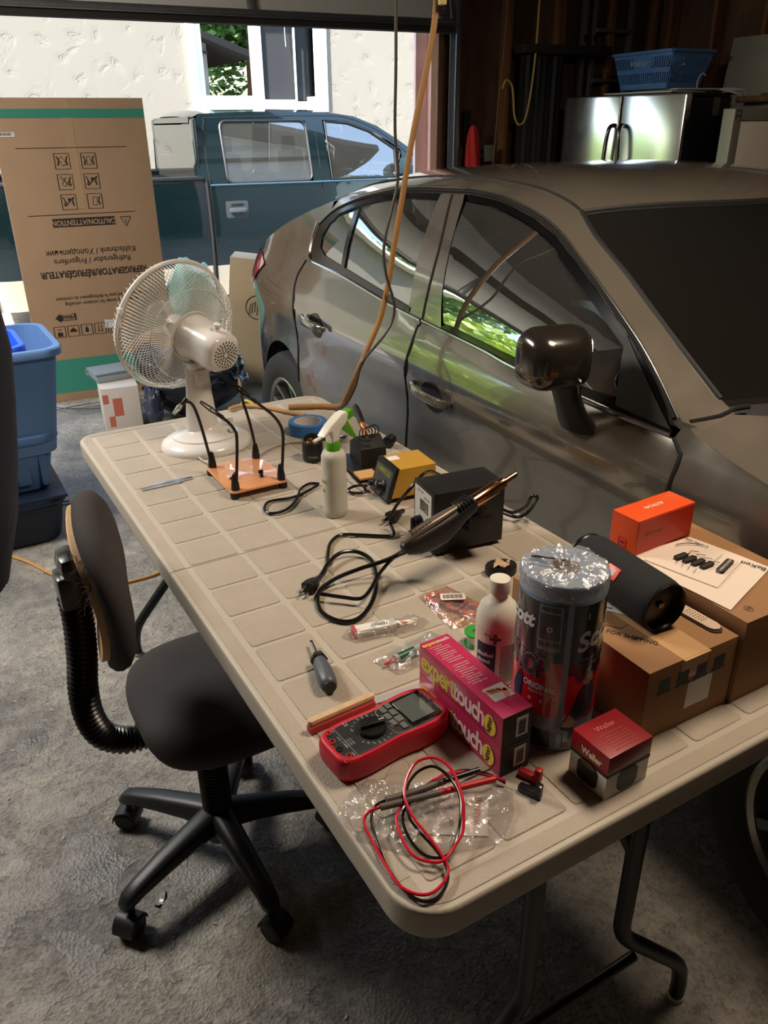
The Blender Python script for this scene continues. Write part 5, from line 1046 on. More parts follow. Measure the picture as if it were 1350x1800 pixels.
# desk fan
def build_fan():
    f = thing('desk_fan', 'white oscillating desk fan seen from behind on the far end of the table', 'fan', (.262, .650, TZ))
    w = mat('fan_white_plastic', (226, 224, 220), .28, coat=.3); gr = mat('fan_grille', (214, 212, 206), .4)
    # stepped oval base
    rings = []
    for k, z in ((1, 0), (1.005, .006), (.985, .014), (.90, .022), (.74, .030), (.73, .034), (.60, .038), (.44, .046), (.30, .062), (.27, .075)):
        rings.append([(.124*k*math.cos(2*PI*i/48), .112*k*math.sin(2*PI*i/48), z) for i in range(48)])
    MB().loft(rings).build('base', w, f, smooth=50)
    rings = []
    for z, rx, ry, x, y in ((.04, .046, .040, -.006, -.002), (.09, .041, .034, -.006, 0), (.15, .035, .030, -.005, 0), (.20, .032, .027, -.004, 0), (.226, .033, .028, -.003, 0)):
        rings.append([(x+rx*math.cos(2*PI*i/32), y+ry*math.sin(2*PI*i/32), z) for i in range(32)])
    nk = MB().loft(rings).build('neck', w, f, smooth=50)
    MB().box((-.001, -.029, .20), (.034, .012, .036), .004).box((.0, .0, .228), (.066, .056, .012), .004).build('tilt_joint', w, f)
    MB().box((.06, -.045, .045), (.014, .014, .012), .003).cyl((.075, .0, .05), (.075, 0, .066), .008, bev=.002).cyl((.058, .01, .05), (.058, .01, .064), .006, bev=.002).build('switch_knob', w, f)
    F = Vector((-.30, .93, .20)).normalized()
    side = Vector((F.y, -F.x, 0)).normalized(); up = side.cross(F).normalized()
    M = Matrix((side, up, F)).transposed().to_4x4()
    Mg = T(.030, -.012, .278) @ M          # origin: mid motor; local z points out to the blades
    # motor housing: rounded square can
    rings = []
    for z, a, r in ((-.076, .028, .018), (-.075, .039, .024), (-.066, .047, .030), (-.04, .051, .034), (.0, .053, .040), (.035, .056, .048), (.060, .062, .058), (.066, .060, .058)):
        rings.append([(x, y, z) for x, y in rrect(2*a, 2*a, r, 6)])
    mh = MB().loft(rings, M=Mg).build('motor_housing', w, f, smooth=50)
    hm = mat('vent_dark', (70, 66, 62), .8); v = MB()
    for ring_, (rad, n) in enumerate(((.010, 8), (.018, 13), (.026, 18), (.034, 22))):
        for i in range(n):
            a = 2*PI*(i+.5*(ring_ % 2))/n; Mv = Mg @ T(rad*math.cos(a), rad*math.sin(a), -.0765+ (.0 if rad < .03 else .0008)) @ Rz(a)
            v.lathe([(0, -.0012), (.0021, -.0010), (.0021, .001), (0, .001)], 8, Mv @ Matrix.Diagonal((1.5, .85, 1, 1)))
    v.build('vent_slots', hm, mh)
    MB().cyl(Mg @ Vector((0, .046, -.035)), Mg @ Vector((0, .066, -.037)), .006, .0075, bev=.001).cyl(Mg @ Vector((0, .065, -.037)), Mg @ Vector((0, .072, -.038)), .010, bev=.002).build('oscillation_knob', w, mh)
    # guards
    Rg = .176; zc = .105; zr = .150; zf = .20
    rg = MB()
    def ringt(rad, z, t, n=72): rg.tube([(rad*math.cos(2*PI*i/n), rad*math.sin(2*PI*i/n), z) for i in range(n)], t, 6, True, M=Mg)
    ringt(.066, .066, .003); ringt(.125, .074, .0014)
    for i in range(120):
        a = 2*PI*i/120; a2 = a+.18
        P_ = [(.058, .066, a), (.085, .067, a+.09), (.105, .070, a+.06), (.14, .082, a+.07), (.165, .105, a+.07), (.1735, .148, a+.07)]
        rg.tube([(r_*math.cos(b_), r_*math.sin(b_), z_) for r_, z_, b_ in P_], .00125, 4, smooth=2, M=Mg)
    rg.build('rear_guard', gr, f, smooth=50)
    rm = MB(); rg = rm; rm.tube([(Rg*math.cos(2*PI*i/96), Rg*math.sin(2*PI*i/96), zr) for i in range(96)], .0062, 8, True, M=Mg); rm.box((Rg*math.cos(2.75), Rg*math.sin(2.75), zr), (.012, .02, .016), .003, Mg).box((Rg*math.cos(.35)*-1*-1, -Rg*math.sin(.35), zr), (.012, .02, .016), .003, Mg).build('rim', w, f, smooth=50)
    fg = MB()
    for i in range(72):
        a = 2*PI*i/72
        P_ = [(.1735, .152, a), (.165, .185, a-.05), (.13, .205, a-.08), (.08, .215, a-.1), (.045, .217, a-.1)]
        fg.tube([(r_*math.cos(b_), r_*math.sin(b_), z_) for r_, z_, b_ in P_], .00085, 4, smooth=2, M=Mg)
    fg.lathe([(0, .214), (.046, .214), (.046, .220), (0, .221)], 32, Mg); fg.build('front_guard', gr, f, smooth=50)
    bm_ = mat('fan_blade', (222, 226, 224), .3, trans=.7, ior=1.05)
    for k in range(3):
        a0 = 2*PI*k/3+.5; pl = MB(); rows = []
        for i in range(9):
            r_ = .028+(.155-.028)*i/8; w_ = .35+.75*math.sin(min(1, i/7)*PI/2); rows.append([(r_*math.cos(a0+w_*(t-.45)), r_*math.sin(a0+w_*(t-.45)), .135+.020*(t-.5)*(1-.3*i/8)) for t in [q/8 for q in range(9)]])
        tb = MB(); tb.loft(rows, closed=False, caps=False, M=Mg); bmesh.ops.solidify(tb.bm, geom=tb.bm.faces[:], thickness=.0016); tb.build('blade', bm_, f, smooth=50)
    MB().lathe([(0, .115), (.03, .116), (.033, .125), (.033, .15), (.02, .158), (0, .16)], 28, Mg).build('blade_hub', w, f)
    return f
fan_o = build_fan()
MB().tube([(x-.262, y-.650, z-TZ) for x, y, z in RUN['fan_cord']], .0032, 8, smooth=6).build('power_cord', mat('grey_cord', (176, 170, 160), .5), parent=fan_o)
MB().tube([(x, y, .7485) for x, y, z in RUN['yellow_cord'][:-1]], .0065, 8, smooth=6).build('extension_cord', mat('tan_table_cord', (188, 148, 100), .45), label='tan extension cord lying across the far end of the table', cat='cord')
MB().tube([(.36, 1.35, .05), (.43, 1.20, .35), (.475, 1.02, .62), (.478, .932, .745), (.50, .89, .7475)], .0045, 8, smooth=6).build('cord', mat('yellow_cord2', (206, 190, 96), .45), label='thin yellow cord rising over the far table edge', cat='cord')

# soldering helping hands
def build_hands():
    h = thing('helping_hands', 'orange plate with four flexible black soldering arms and clips', 'soldering holder', (.2615, .3475, TZ))
    o = Vector((.2615, .3475, TZ)); og = mat('orange_anodised', (244, 168, 112), .32, .3, bump=.3, bscale=500, dist=.0004, coat=1)
    MB().prism(rrect(.148, .192, .012), .0165, .0215, .001).build('plate', og, h)
    for sx in (-1, 1):
        for sy in (-1, 1): MB().cyl((sx*.062, sy*.084, 0), (sx*.062, sy*.084, .0165), .011, bev=.002).build('rubber_foot', black, h)
    arms = {1: [(.204, .43, .753), (.199, .43, .794), (.189, .43, .86), (.179, .43, .91), (.17, .43, .934), (.158, .43, .941), (.148, .43, .939), (.138, .43, .929), (.129, .43, .915)],
            2: [(.203, .265, .753), (.21, .265, .805), (.218, .265, .886), (.214, .265, .91), (.2, .265, .932), (.178, .265, .955), (.158, .265, .975), (.133, .265, .997)],
            3: [(.322, .43, .753), (.321, .43, .8), (.315, .43, .846), (.308, .43, .883), (.3, .43, .917), (.294, .42, .952), (.289, .41, .985), (.284, .40, 1.003)],
            4: [(.321, .265, .753), (.329, .265, .823), (.333, .265, .876), (.325, .265, .906), (.308, .265, .931), (.285, .27, .954), (.265, .28, .975), (.244, .29, .996), (.228, .30, 1.012)]}
    metal = mat('bright_clip_metal', (190, 188, 184), .22, 1.)
    for k, P_ in arms.items():
        Q = [Vector(p)-o for p in P_]; n = 4 if k in (1, 3) else 5
        n = {1: 7, 2: 6, 3: 6, 4: 7}[k]
        a = MB().tube(Q[:n], .0037, 10, smooth=6); a.lathe([(0, 0), (.0105, 0), (.0098, .012), (.006, .036), (.004, .040), (0, .04)], 20, T(Q[0].x, Q[0].y, .0215))
        q0 = Q[n-1]; d = (Q[-1]-Q[n-2]).normalized(); e = Q[n-1]+d*.0
        a.cyl(Q[n-1]-d*.016, Q[n-1]+d*.004, .0052, .0046, bev=.001)
        ao = a.build('flexible_arm', black, h)
        L = {1: .030, 2: .046, 3: .034, 4: .050}[k]; c = MB(); Mx = T(*(Q[n-1]+d*.004)) @ d.to_track_quat('Z', 'Y').to_matrix().to_4x4()
        for s in (-1, 1): c.loft([[(x*w, s*(.0015+yo)+y*.0016, z) for x, y in ((-1, -1), (1, -1), (1, 1), (-1, 1))] for z, w, yo in ((0, .0032, .001), (L*.35, .0040, .0028), (L*.7, .0030, .0014), (L, .0016, .0002))], M=Mx)
        c.cyl(Mx @ Vector((-.004, 0, L*.35)), Mx @ Vector((.004, 0, L*.35)), .0016, n=8)
        c.build('alligator_clip', metal if k in (1, 3) else mat('dark_clip', (52, 50, 50), .35, .6), ao)
    for (x, y, r_) in ((-.040, -.020, 20), (.025, -.040, 75)):
        MB().box((0, 0, .004), (.020, .008, .005), .001, T(x, y, .0215) @ Rz(R(r_))).box((.008, 0, .009), (.004, .012, .010), .001, T(x, y, .0215) @ Rz(R(r_))).cyl((x, y, .0215), (x, y, .030), .004).build('spring_clip', black, h)
    return h
build_hands()
# tweezers
def tweezers(name, label, loc, rot, m, L=.125, lift=0):
    t = MB()
    for s in (-1, 1):
        t.loft([[(x, s*yo+y*w, .0022+z*.0022) for y, z in ((-1, -1), (1, -1), (1, 1), (-1, 1))] for x, w, yo in ((0, .0032, .0002), (L*.15, .0040, .002), (L*.45, .0044, .0062), (L*.8, .0018, .0064), (L, .0007, .0056))])
    return t.build(name, m, loc=loc, rot=(0, 0, rot), label=label, cat='tweezers')
tweezers('tweezers', 'silver tweezers lying near the left edge of the table', (.150, .434, TZ), R(183), mat('tweezer_steel', (206, 206, 204), .18, 1.), .13)
# tape roll
tp = thing('masking_tape', 'roll of blue masking tape lying flat near the far right of the table', 'tape', (.545, .585, TZ))
MB().lathe([(.040, 0), (.0545, 0), (.0555, .001), (.0555, .034), (.0545, .035), (.040, .035)], 56).build('tape', mat('blue_tape', (62, 122, 196), .55, bump=.1, bscale=300), tp)
MB().lathe([(.0385, .0005), (.040, .0005), (.040, .0345), (.0385, .0345), (.0385, .0005)], 48).build('core', mat('white_core', (226, 222, 214), .6), tp)
MB().cyl((0, 0, 0), (0, 0, .0012), .0384).build('inner_label', mat('dark_label', (48, 48, 52), .5), tp)
MB().text('BLUE', .014, T(0, .01, .0014), mi=0).text('TAPE', .012, T(0, -.012, .0014)).build('inner_text', mat('pale_print', (180, 178, 172), .6), tp)
# brass wool pot
w = thing('tip_cleaner', 'black pot of brass tip-cleaning wool beside the spray bottle', 'tip cleaner', (.464, .385, TZ))
MB().lathe([(0, 0), (.024, 0), (.0265, .004), (.0275, .03), (.0275, .044), (.022, .052), (.019, .050), (.018, .040), (0, .04)], 40, M=I4).build('pot', mat('soft_black_pot', (24, 24, 26), .45), w, smooth=40)
MB().loft([[(.0275*math.cos(a)*k, .0275*math.sin(a)*k, z+.012*max(0, math.sin(a+.3))) for a in [2*PI*i/36 for i in range(36)]] for k, z in ((1, .040), (.98, .050), (.82, .056), (.74, .052), (.72, .044))], closed=True, caps=False).build('hood', mat('soft_black_pot', (24, 24, 26), .45), w, smooth=50)
rn = random.Random(5); bw = MB()
for k in range(70):
    a = rn.uniform(0, 6.3); r_ = .017*math.sqrt(rn.random()); c = Vector((r_*math.cos(a), r_*math.sin(a), .048+rn.uniform(-.003, .006)))
    bw.tube([c+Vector((rn.uniform(-.006, .006), rn.uniform(-.006, .006), rn.uniform(-.003, .004))) for _ in range(4)], .0007, 4, smooth=3, flat=(1.6, .6))
bw.build('brass_wool', mat('brass', (214, 170, 96), .22, 1.), w, kind='stuff')
MB().text('Weller', .0095, frame((-.0115, -.0262, .018), (.9, -.42, 0), (0, 0, 1)), bold=.0002).build('lettering', mat('grey_print', (130, 130, 130), .5), w)
# utility knife and odds behind
kn = thing('utility_knife', 'silver and brown folding utility knife lying behind the brass wool pot', 'knife', (.565, .497, TZ), R(-46))
MB().box((0, 0, .008), (.105, .024, .014), .004).build('handle', mat('brown_handle', (112, 62, 40), .35), kn); MB().box((-.040, 0, .0085), (.032, .026, .016), .004).box((.046, 0, .0085), (.022, .025, .016), .004).build('metal_bolster', mat('tweezer_steel', (206, 206, 204), .18, 1.), kn)
# soldering iron stand with iron
def build_stand():
    s = thing('soldering_stand', 'black soldering iron stand with the iron resting in it behind the spray bottle', 'soldering stand', (.555, .235, TZ), R(-8))
    MB().box((0, .03, .006), (.10, .17, .012), .003).build('base_tray', black, s)
    MB().box((-.028, -.040, .0125), (.05, .05, .006), .002).build('sponge', mat('tan_sponge', (196, 150, 96), .9, bump=.6, bscale=300), s)
    MB().prism([(-.045, 0), (.045, 0), (.04, .05), (.0, .074), (-.04, .05)], -.035, .035, .003, M=T(.01, .045, .010) @ Rz(PI/2) @ Rx(PI/2)).build('holder_block', mat('soft_black_pot', (24, 24, 26), .45), s)
    MB().tube([(.005+.016*math.cos(t*1.3), .03-.0045*t+.03, .082+.002*t+.016*math.sin(t*1.3)) for t in [k*.5 for k in range(60)]][:34], .0016, 6).build('spring_coil', black, s)
build_stand()
ir = thing('soldering_iron', 'soldering iron with brown and black grip resting in the black stand', 'soldering iron', (.560, .265, .832), 0)
d = Vector((.05, .16, .035)).normalized(); Mi = d.to_track_quat('Z', 'Y').to_matrix().to_4x4()
MB().lathe([(0, .045), (.008, .045), (.009, .06), (.0095, .10), (.0085, .135), (.006, .145), (0, .145)], 20, Mi).build('grip', mat('soft_black_pot', (24, 24, 26), .45), ir)
MB().lathe([(0, .0), (.004, .0), (.0055, .03), (.009, .035), (.009, .046), (0, .046)], 20, Mi).build('collar', mat('copper_brown', (176, 108, 62), .35, .4), ir)
MB().cyl((.70-.0, .375, .757), (.672, .352, .757), .016, bev=.003).build('capped_tube', black, label='short black capped tube at the right edge of the table', cat='tube')
MB().cyl((.665, .47, .746), (.640, .382, .750), .006).build('pencil', mat('yellow_rod', (206, 196, 128), .5), label='pale yellow rod beside the black capped tube', cat='rod')
# spray bottle
def build_spray():
    b = thing('spray_bottle', 'translucent white spray bottle with green trigger and nozzle', 'spray bottle', (.366, .064, TZ))
    b.scale = (.97, .97, .91)
    pl = mat('milky_plastic', (228, 226, 212), .35, trans=.25, ior=1.15, sub=.5); wh = mat('sprayer_white', (226, 224, 210), .32); gn = mat('sprayer_green', (84, 158, 34), .35)
    MB().lathe([(0, .003), (.020, .001), (.0255, .0), (.0285, .006), (.0288, .02), (.0288, .150), (.0285, .158), (.025, .168), (.016, .173), (.0145, .176), (.0145, .186), (0, .186)], 48).build('bottle_body', pl, b, smooth=50)
    MB().lathe([(0, .007), (.0265, .008), (.0272, .085), (0, .085)], 40).build('liquid', mat('clear_liquid', (232, 232, 224), .1, trans=.4, ior=1.2), b)
    MB().text('CAL', .010, frame((-.0288, -.0045, .096), (.25, -.97, 0), (0, 0, 1)), bold=.0003).text('M', .010, frame((-.0290, -.003, .072), (.2, -.98, 0), (0, 0, 1)), bold=.0003).build('print', mat('green_print', (130, 160, 60), .5), b)
    MB().lathe([(0, .172), (.0165, .172), (.0158, .192), (.0145, .194), (0, .194)], 40).build('collar', gn, b)
    a = Vector((.72, .28, 0)).normalized(); M = T(0, 0, .194) @ Matrix((a, Vector((0, 0, 1)), a.cross(Vector((0, 0, 1))))).transposed().to_4x4()
    # side profile of the trigger head in (forward, up)
    prof = [(-.013, 0), (.012, 0), (.012, .018), (.016, .026), (.034, .036), (.041, .044), (.043, .060), (.037, .066), (.020, .064), (-.014, .046), (-.036, .028), (-.040, .024), (-.034, .022), (-.020, .030), (-.013, .027)]
    MB().prism(prof, -.0115, .0115, .0035, M=M, seg=3).build('spray_head', wh, b, smooth=50)
    MB().prism([(.041, .042), (.060, .046), (.064, .052), (.061, .064), (.056, .066), (.043, .062)], -.010, .010, .002, M=M).build('nozzle', gn, b)
    MB().prism([(.030, .036), (.046, .040), (.058, .020), (.078, -.012), (.074, -.014), (.060, -.006), (.046, .008), (.034, .020)], -.006, .006, .002, M=M, seg=3).build('trigger', gn, b, smooth=50)
    MB().cyl(M @ Vector((-.032, .022, 0)), M @ Vector((-.062, .018, 0)), .0042, bev=.001).build('tail_tube', wh, b)
build_spray()
# bakon soldering station
def build_bakon():
    s = thing('soldering_station', 'small soldering station with golden yellow cover and grey front with dial', 'soldering station', (.488, .042, TZ), R(-6))
    ye = mat('golden_cover', (206, 158, 62), .38, .2, bump=.1, bscale=500); gy = mat('station_front', (66, 68, 70), .45, bump=.1, bscale=500); W_, H, D_ = .098, .083, .128
    MB().prism([(.006, .012), (D_, .012), (D_, H), (.030, H)], -W_, 0, .002, M=Rx(PI/2)).build('cover', ye, s)
    mb = MB().prism([(.0, .004), (.012, .004), (.012, .010), (.034, H+.0015), (.024, H+.001)], -W_-.001, .001, .0015, M=Rx(PI/2)); mb.build('front_bezel', black, s)
    n_ = Vector((-.9565, 0, .292)); F = frame((.0105, W_/2, .042), (0, -1, 0), (.29, 0, .957))
    MB().prism(rrect(W_-.008, .070, .003), -.004, .0004, .0, M=F).build('front_panel', gy, s)
    MB().prism(rrect(.074, .014, .001), 0, .0012, M=F @ T(0, .024, 0)).build('name_strip', mat('olive_strip', (96, 100, 58), .4), s)
    MB().text('BaKon', .009, F @ T(-.008, .0245, .0014)).text('BK60', .005, F @ T(.028, .020, .0014)).build('lettering', mat('yellow_green_print', (176, 178, 70), .5), s)
    k = MB().lathe([(0, .0), (.0165, 0), (.0165, .004), (.0125, .006), (.0112, .018), (.0095, .020), (0, .020)], 32, F @ T(.010, -.010, 0)).build('dial', black, s)
    MB().box((0, .006, .0202), (.0016, .010, .0008), 0, F @ T(.010, -.010, 0)).build('pointer', mat('white_print', (220, 220, 216), .5), k)
    for i in range(9): pass
    MB().cyl(F @ Vector((-.030, -.018, 0)), F @ Vector((-.030, -.018, .016)), .0085, bev=.001).build('socket', black, s)
    MB().cyl(F @ Vector((-.030, .008, 0)), F @ Vector((-.030, .008, .0016)), .0030).build('indicator_lamp', mat('amber', (150, 92, 60), .3), s)
    MB().cyl(F @ Vector((.012, -.031, 0)), F @ Vector((.012, -.031, .003)), .003).build('indicator_lamp', black, s)
    MB().box((D_*.30+.01, W_*.72, H+.0005), (.030, .024, .0006)).build('sticker', mat('white_label', (226, 224, 220), .6), s)
    for x in (.02, .11):
        for y in (.015, W_-.015): MB().cyl((x, y, 0), (x, y, .012), .007, bev=.001).build('rubber_foot', black, s)
build_bakon()
# hot air station and handle
def build_hotair():
    s = thing('hot_air_station', 'black hot air rework station with white front panel, display and knob', 'hot air station', (.444, -.224, TZ), R(-8))
    W_, H, D_ = .092, .133, .158; mt = mat('black_powder_case', (28, 28, 30), .42, bump=.15, bscale=900)
    MB().box((D_/2, W_/2, .008+H/2), (D_, W_, H), .003).build('case', mt, s)
    MB().box((-.001, W_/2, .008+H/2), (.006, W_+.002, H+.002), .002).build('front_frame', black, s)
    F = frame((-.0042, W_/2, .008+H/2), (0, -1, 0), (0, 0, 1))
    MB().prism(rrect(W_-.014, H-.014, .002), 0, .0012, M=F).build('front_panel', mat('white_front', (206, 204, 198), .45), s)
    MB().prism(rrect(.036, .024, .001), .001, .0024, M=F @ T(.006, .024, 0)).build('display', mat('dark_display', (34, 36, 34), .1, coat=1), s)
    kn = MB().lathe([(0, 0), (.016, 0), (.015, .012), (.013, .016), (0, .016)], 28, F @ T(-.010, -.018, .001)).box((0, 0, .018), (.005, .026, .010), .001, F @ T(-.010, -.018, .001)).build('knob', black, s)
    MB().box((0, 0, .004), (.009, .013, .008), .002, F @ T(.028, -.020, 0)).build('rocker_switch', mat('red_rocker', (196, 40, 36), .3), s)
    t = MB().text('HOT AIR', .007, F @ T(-.012, .052, .0013)).text('REWORK', .006, F @ T(.018, .044, .0013)).text('ON', .004, F @ T(.028, -.006, .0013)); t.build('lettering', mat('grey_print2', (110, 116, 126), .5), s)
    for x in (.015, .143):
        for y in (.012, W_-.012): MB().cyl((x, y, 0), (x, y, .010), .007, bev=.001).build('rubber_foot', black, s)
    MB().box((.080, -.012, .086), (.050, .022, .05), .004).box((.080, -.030, .070), (.050, .018, .012), .003).box((.080, -.044, .082), (.050, .006, .034), .002).build('gun_cradle', mt, s)
    g = thing('hot_air_gun', 'black hot air gun with copper nozzle resting across the side of the black station', 'hot air gun', (.318, -.305, .835))
    tip = Vector((.592, -.287, .916)); o = Vector((.318, -.305, .835)); d = (tip-o).normalized(); upv = Vector((0, 0, 1)); y = d.cross(upv).normalized(); z = y.cross(d)
    M = Matrix((d, -y, z)).transposed().to_4x4(); L = (tip-o).length
    rings = []
    for x, w_, h, zo in ((0, .008, .008, -.002), (.006, .013, .014, -.004), (.03, .016, .022, -.010), (.06, .017, .026, -.015), (.09, .017, .026, -.017), (.115, .017, .022, -.013), (.14, .017, .017, -.006), (.165, .0165, .0165, -.002), (.172, .015, .015, 0)):
        rings.append([(x, a*w_, b*h+zo) for a, b in rrect(2, 2, .8, 5)])
    gr_ = MB().loft(rings, M=M).build('grip', mat('soft_black_pot', (24, 24, 26), .45), g, smooth=50)
    tr = []
    for x, w_, h, zo in ((.004, .006, .004, .010), (.03, .010, .007, .014), (.07, .011, .007, .0145), (.10, .010, .006, .0135), (.135, .007, .004, .0125), (.15, .003, .002, .0125)):
        tr.append([(x, a*w_, b*h+zo) for a, b in rrect(2, 2, .9, 4)])
    MB().loft(tr, M=M).build('top_highlight', mat('gun_highlight', (112, 100, 88), .32, .3), gr_, smooth=50)  # paler layer paints in the highlight along the top of the handle
    v = MB()
    for r_ in range(3):
        for k in range(6): v.box((.026+k*.008+r_*.001, -.006+r_*.006, .0205), (.0055, .0022, .0012), 0, M)
    v.build('vent_slots', mat('vent_black', (12, 12, 12), .8), gr_)
    vv = MB()
    for k in range(5): vv.box((.135+k*.0075, 0, .010), (.003, .030, .014), .001, M)
    vv.build('collar_vents', black, gr_)
    cop = mat('heat_tinted_steel', (206, 150, 112), .18, 1.)
    MB().lathe([(0, .172), (.0135, .172), (.0135, .232), (.011, .236), (.0108, .252), (.006, .256), (.0055, .285), (.004, .285), (.004, .26), (0, .26)], 32, M @ Matrix(((0, 0, 1, 0), (0, 1, 0, 0), (-1, 0, 0, 0), (0, 0, 0, 1)))).build('nozzle', cop, g, smooth=40)
build_hotair()
cb = mat('black_cable', (20, 20, 21), .22); 
def cable(key, r, label, name='power_cable', m=cb, dz=0.):
    P_ = [(x, y, z+dz) for x, y, z in RUN[key]]
    return MB().tube(P_, r, 10, smooth=6).build(name, m, label=label, cat='cable')
cable('gun_cable', .0042, 'thick black cable looping from the hot air gun to the mains plug')
cable('gun_cable2', .0036, 'second black cable lying inside the big loop on the table', dz=.003)
cable('station_cable', .0036, 'black power cable curving from the golden station down to the table middle')
cable('bakon_cable', .0034, 'short black cable bent beside the golden station socket')
cable('bakon_cable2', .0032, 'thin black cable loop between the orange plate and the spray bottle')
cable('rear_cable', .0040, 'black cable loop sticking out behind the hot air station')
def mains_plug(label, loc, rz_, lift=0.):
    p = thing('mains_plug', label, 'plug', loc, (0, 0, rz_)); st = mat('bright_clip_metal', (190, 188, 184), .22, 1.)
    MB().loft([[(x, a*w_, b*h+.012) for a, b in rrect(2, 2, .5, 3)] for x, w_, h in ((-.034, .004, .004), (-.02, .0055, .0055), (-.012, .010, .008), (.004, .0135, .011), (.016, .0135, .011))]).build('plug_body', black, p, smooth=40)
    for s in (-1, 1): MB().box((.026, s*.0062, .010), (.020, .0016, .0062), .0004).build('blade', st, p)
    MB().cyl((.016, 0, .019), (.037, 0, .019), .0023, bev=.0006).build('ground_pin', st, p)
a = RUN['gun_cable'][-1]
mains_plug('three-pin mains plug at the left end of the black cable loop', (a[0]-.022, a[1]-.022, TZ), math.atan2(-.02, -.03))
mains_plug('mains plug lying on the table seam in front of the golden station', (.462, -.035, TZ), R(200))
for nm, lab, key in (('wire', '', None),): pass
# small black things behind the towel roll
bt = thing('hair_tie', 'small black plastic clip pouch with clear wrapper behind the paper towel roll', 'pouch', (.520, -.345, TZ), R(-20))
MB().loft([[(.032*math.cos(t)*k, .021*math.sin(t)*k, z) for t in [2*PI*i/32 for i in range(32)]] for k, z in ((.9, 0), (1, .004), (1, .018), (.92, .022), (.5, .021))]).build('pouch', mat('soft_black_pot', (24, 24, 26), .45), bt, smooth=50)
MB().patch([(-.02, -.012), (.012, -.016), (.02, .008), (-.006, .016)], .01, lambda a, b: (a, b, .024+.004*math.sin(a*300+b*150))).build('wrapper', mat('tan_wrapper', (190, 160, 128), .3), bt)
# ------------------------------------------------------------------ clear film
def film_mat(name, tint=(.97, .97, .97, 1), g=.11, rough=.10, bump=.9, sc=60, white=.11):
    if name in MATS: return MATS[name]
    m = bpy.data.materials.new(name); m.use_nodes = True; MATS[name] = m; nt = m.node_tree; n = nt.nodes; l = nt.links; n.remove(n['Principled BSDF'])
    tr = n.new('ShaderNodeBsdfTransparent'); tr.inputs[0].default_value = tint; gl = n.new('ShaderNodeBsdfGlossy'); gl.inputs['Roughness'].default_value = rough
    df = n.new('ShaderNodeBsdfDiffuse'); df.inputs[0].default_value = (.85, .84, .82, 1)
    tc = n.new('ShaderNodeTexCoord'); nz = n.new('ShaderNodeTexNoise'); nz.inputs['Scale'].default_value = sc; nz.inputs['Detail'].default_value = 4; nz.inputs['Distortion'].default_value = 1.5; l.new(tc.outputs['Object'], nz.inputs[0])
    bp = n.new('ShaderNodeBump'); bp.inputs['Strength'].default_value = bump; bp.inputs['Distance'].default_value = .004; l.new(nz.outputs[0], bp.inputs['Height']); l.new(bp.outputs[0], gl.inputs['Normal'])
    lw = n.new('ShaderNodeLayerWeight'); lw.inputs['Blend'].default_value = .35; l.new(bp.outputs[0], lw.inputs['Normal'])
    mr = n.new('ShaderNodeMapRange'); mr.inputs[3].default_value = g; mr.inputs[4].default_value = .55; l.new(lw.outputs['Facing'], mr.inputs[0])
    mx = n.new('ShaderNodeMixShader'); l.new(mr.outputs[0], mx.inputs[0]); l.new(tr.outputs[0], mx.inputs[1]); l.new(gl.outputs[0], mx.inputs[2])
    m2 = n.new('ShaderNodeMixShader'); m2.inputs[0].default_value = white; l.new(mx.outputs[0], m2.inputs[1]); l.new(df.outputs[0], m2.inputs[2]); l.new(m2.outputs[0], n['Material Output'].inputs[0])
    return m
film = film_mat('clear_film')
def film_sheet(poly, h, seed, step=.006, base=.0, amp=.006, edge=.012):
    """pillow of crumpled film over an outline"""
    def dist(x, y):
        d = 9; n = len(poly)
        for i in range(n):
            a = Vector(poly[i]); b = Vector(poly[(i+1) % n]); p = Vector((x, y)); t = max(0, min(1, (p-a).dot(b-a)/max(1e-9, (b-a).length_squared))); d = min(d, (a+(b-a)*t-p).length)
        return d
    mb = MB()
    def fn(x, y):
        k = min(1, dist(x, y)/edge); k = k*(2-k)
        z = base+h*k + amp*k*(noise.noise(Vector((x*38, y*38, seed)))*1.0+abs(noise.noise(Vector((x*80, y*80, seed+4))))*.9)
        return (x+.004*k*noise.noise(Vector((x*60, y*60, seed+9))), y, max(base+.0004, z))
    mb.patch(poly, step, fn); return mb
def rel(pts, o): return [(p[0]-o[0], p[1]-o[1]) for p in pts]

# screwdriver
sd = thing('screwdriver', 'stubby screwdriver with grey fluted handle on the tiles', 'screwdriver', (.063, -.505, TZ), math.atan2(.145, .034))
rings = []
for x, r_ in ((0, .008), (.003, .0125), (.012, .0145), (.03, .0148), (.05, .0135), (.065, .0115), (.072, .0105), (.0725, .0145), (.080, .0145), (.084, .009)):
    rings.append([(x, r_*(1-.07*(1 if (i % 6 < 2 and .012 < x < .07) else 0))*math.cos(2*PI*i/36), .0152+r_*(1-.07*(1 if (i % 6 < 2 and .012 < x < .07) else 0))*math.sin(2*PI*i/36)) for i in range(36)])
MB().loft(rings[:7]).build('handle', mat('grey_blue_handle', (84, 92, 98), .42), sd, smooth=50)
MB().cyl((.072, 0, .0152), (.084, 0, .0152), .0148, .0125, n=6, bev=.001).cyl((-.001, 0, .0152), (.004, 0, .0152), .0105).build('collar', mat('dark_collar', (36, 40, 44), .45), sd)
MB().cyl((.084, 0, .0152), (.128, 0, .0125), .0030, .0026, n=12).box((.131, 0, .0123), (.010, .0052, .0014), .0003).build('blade', mat('bright_clip_metal', (190, 188, 184), .22, 1.), sd)
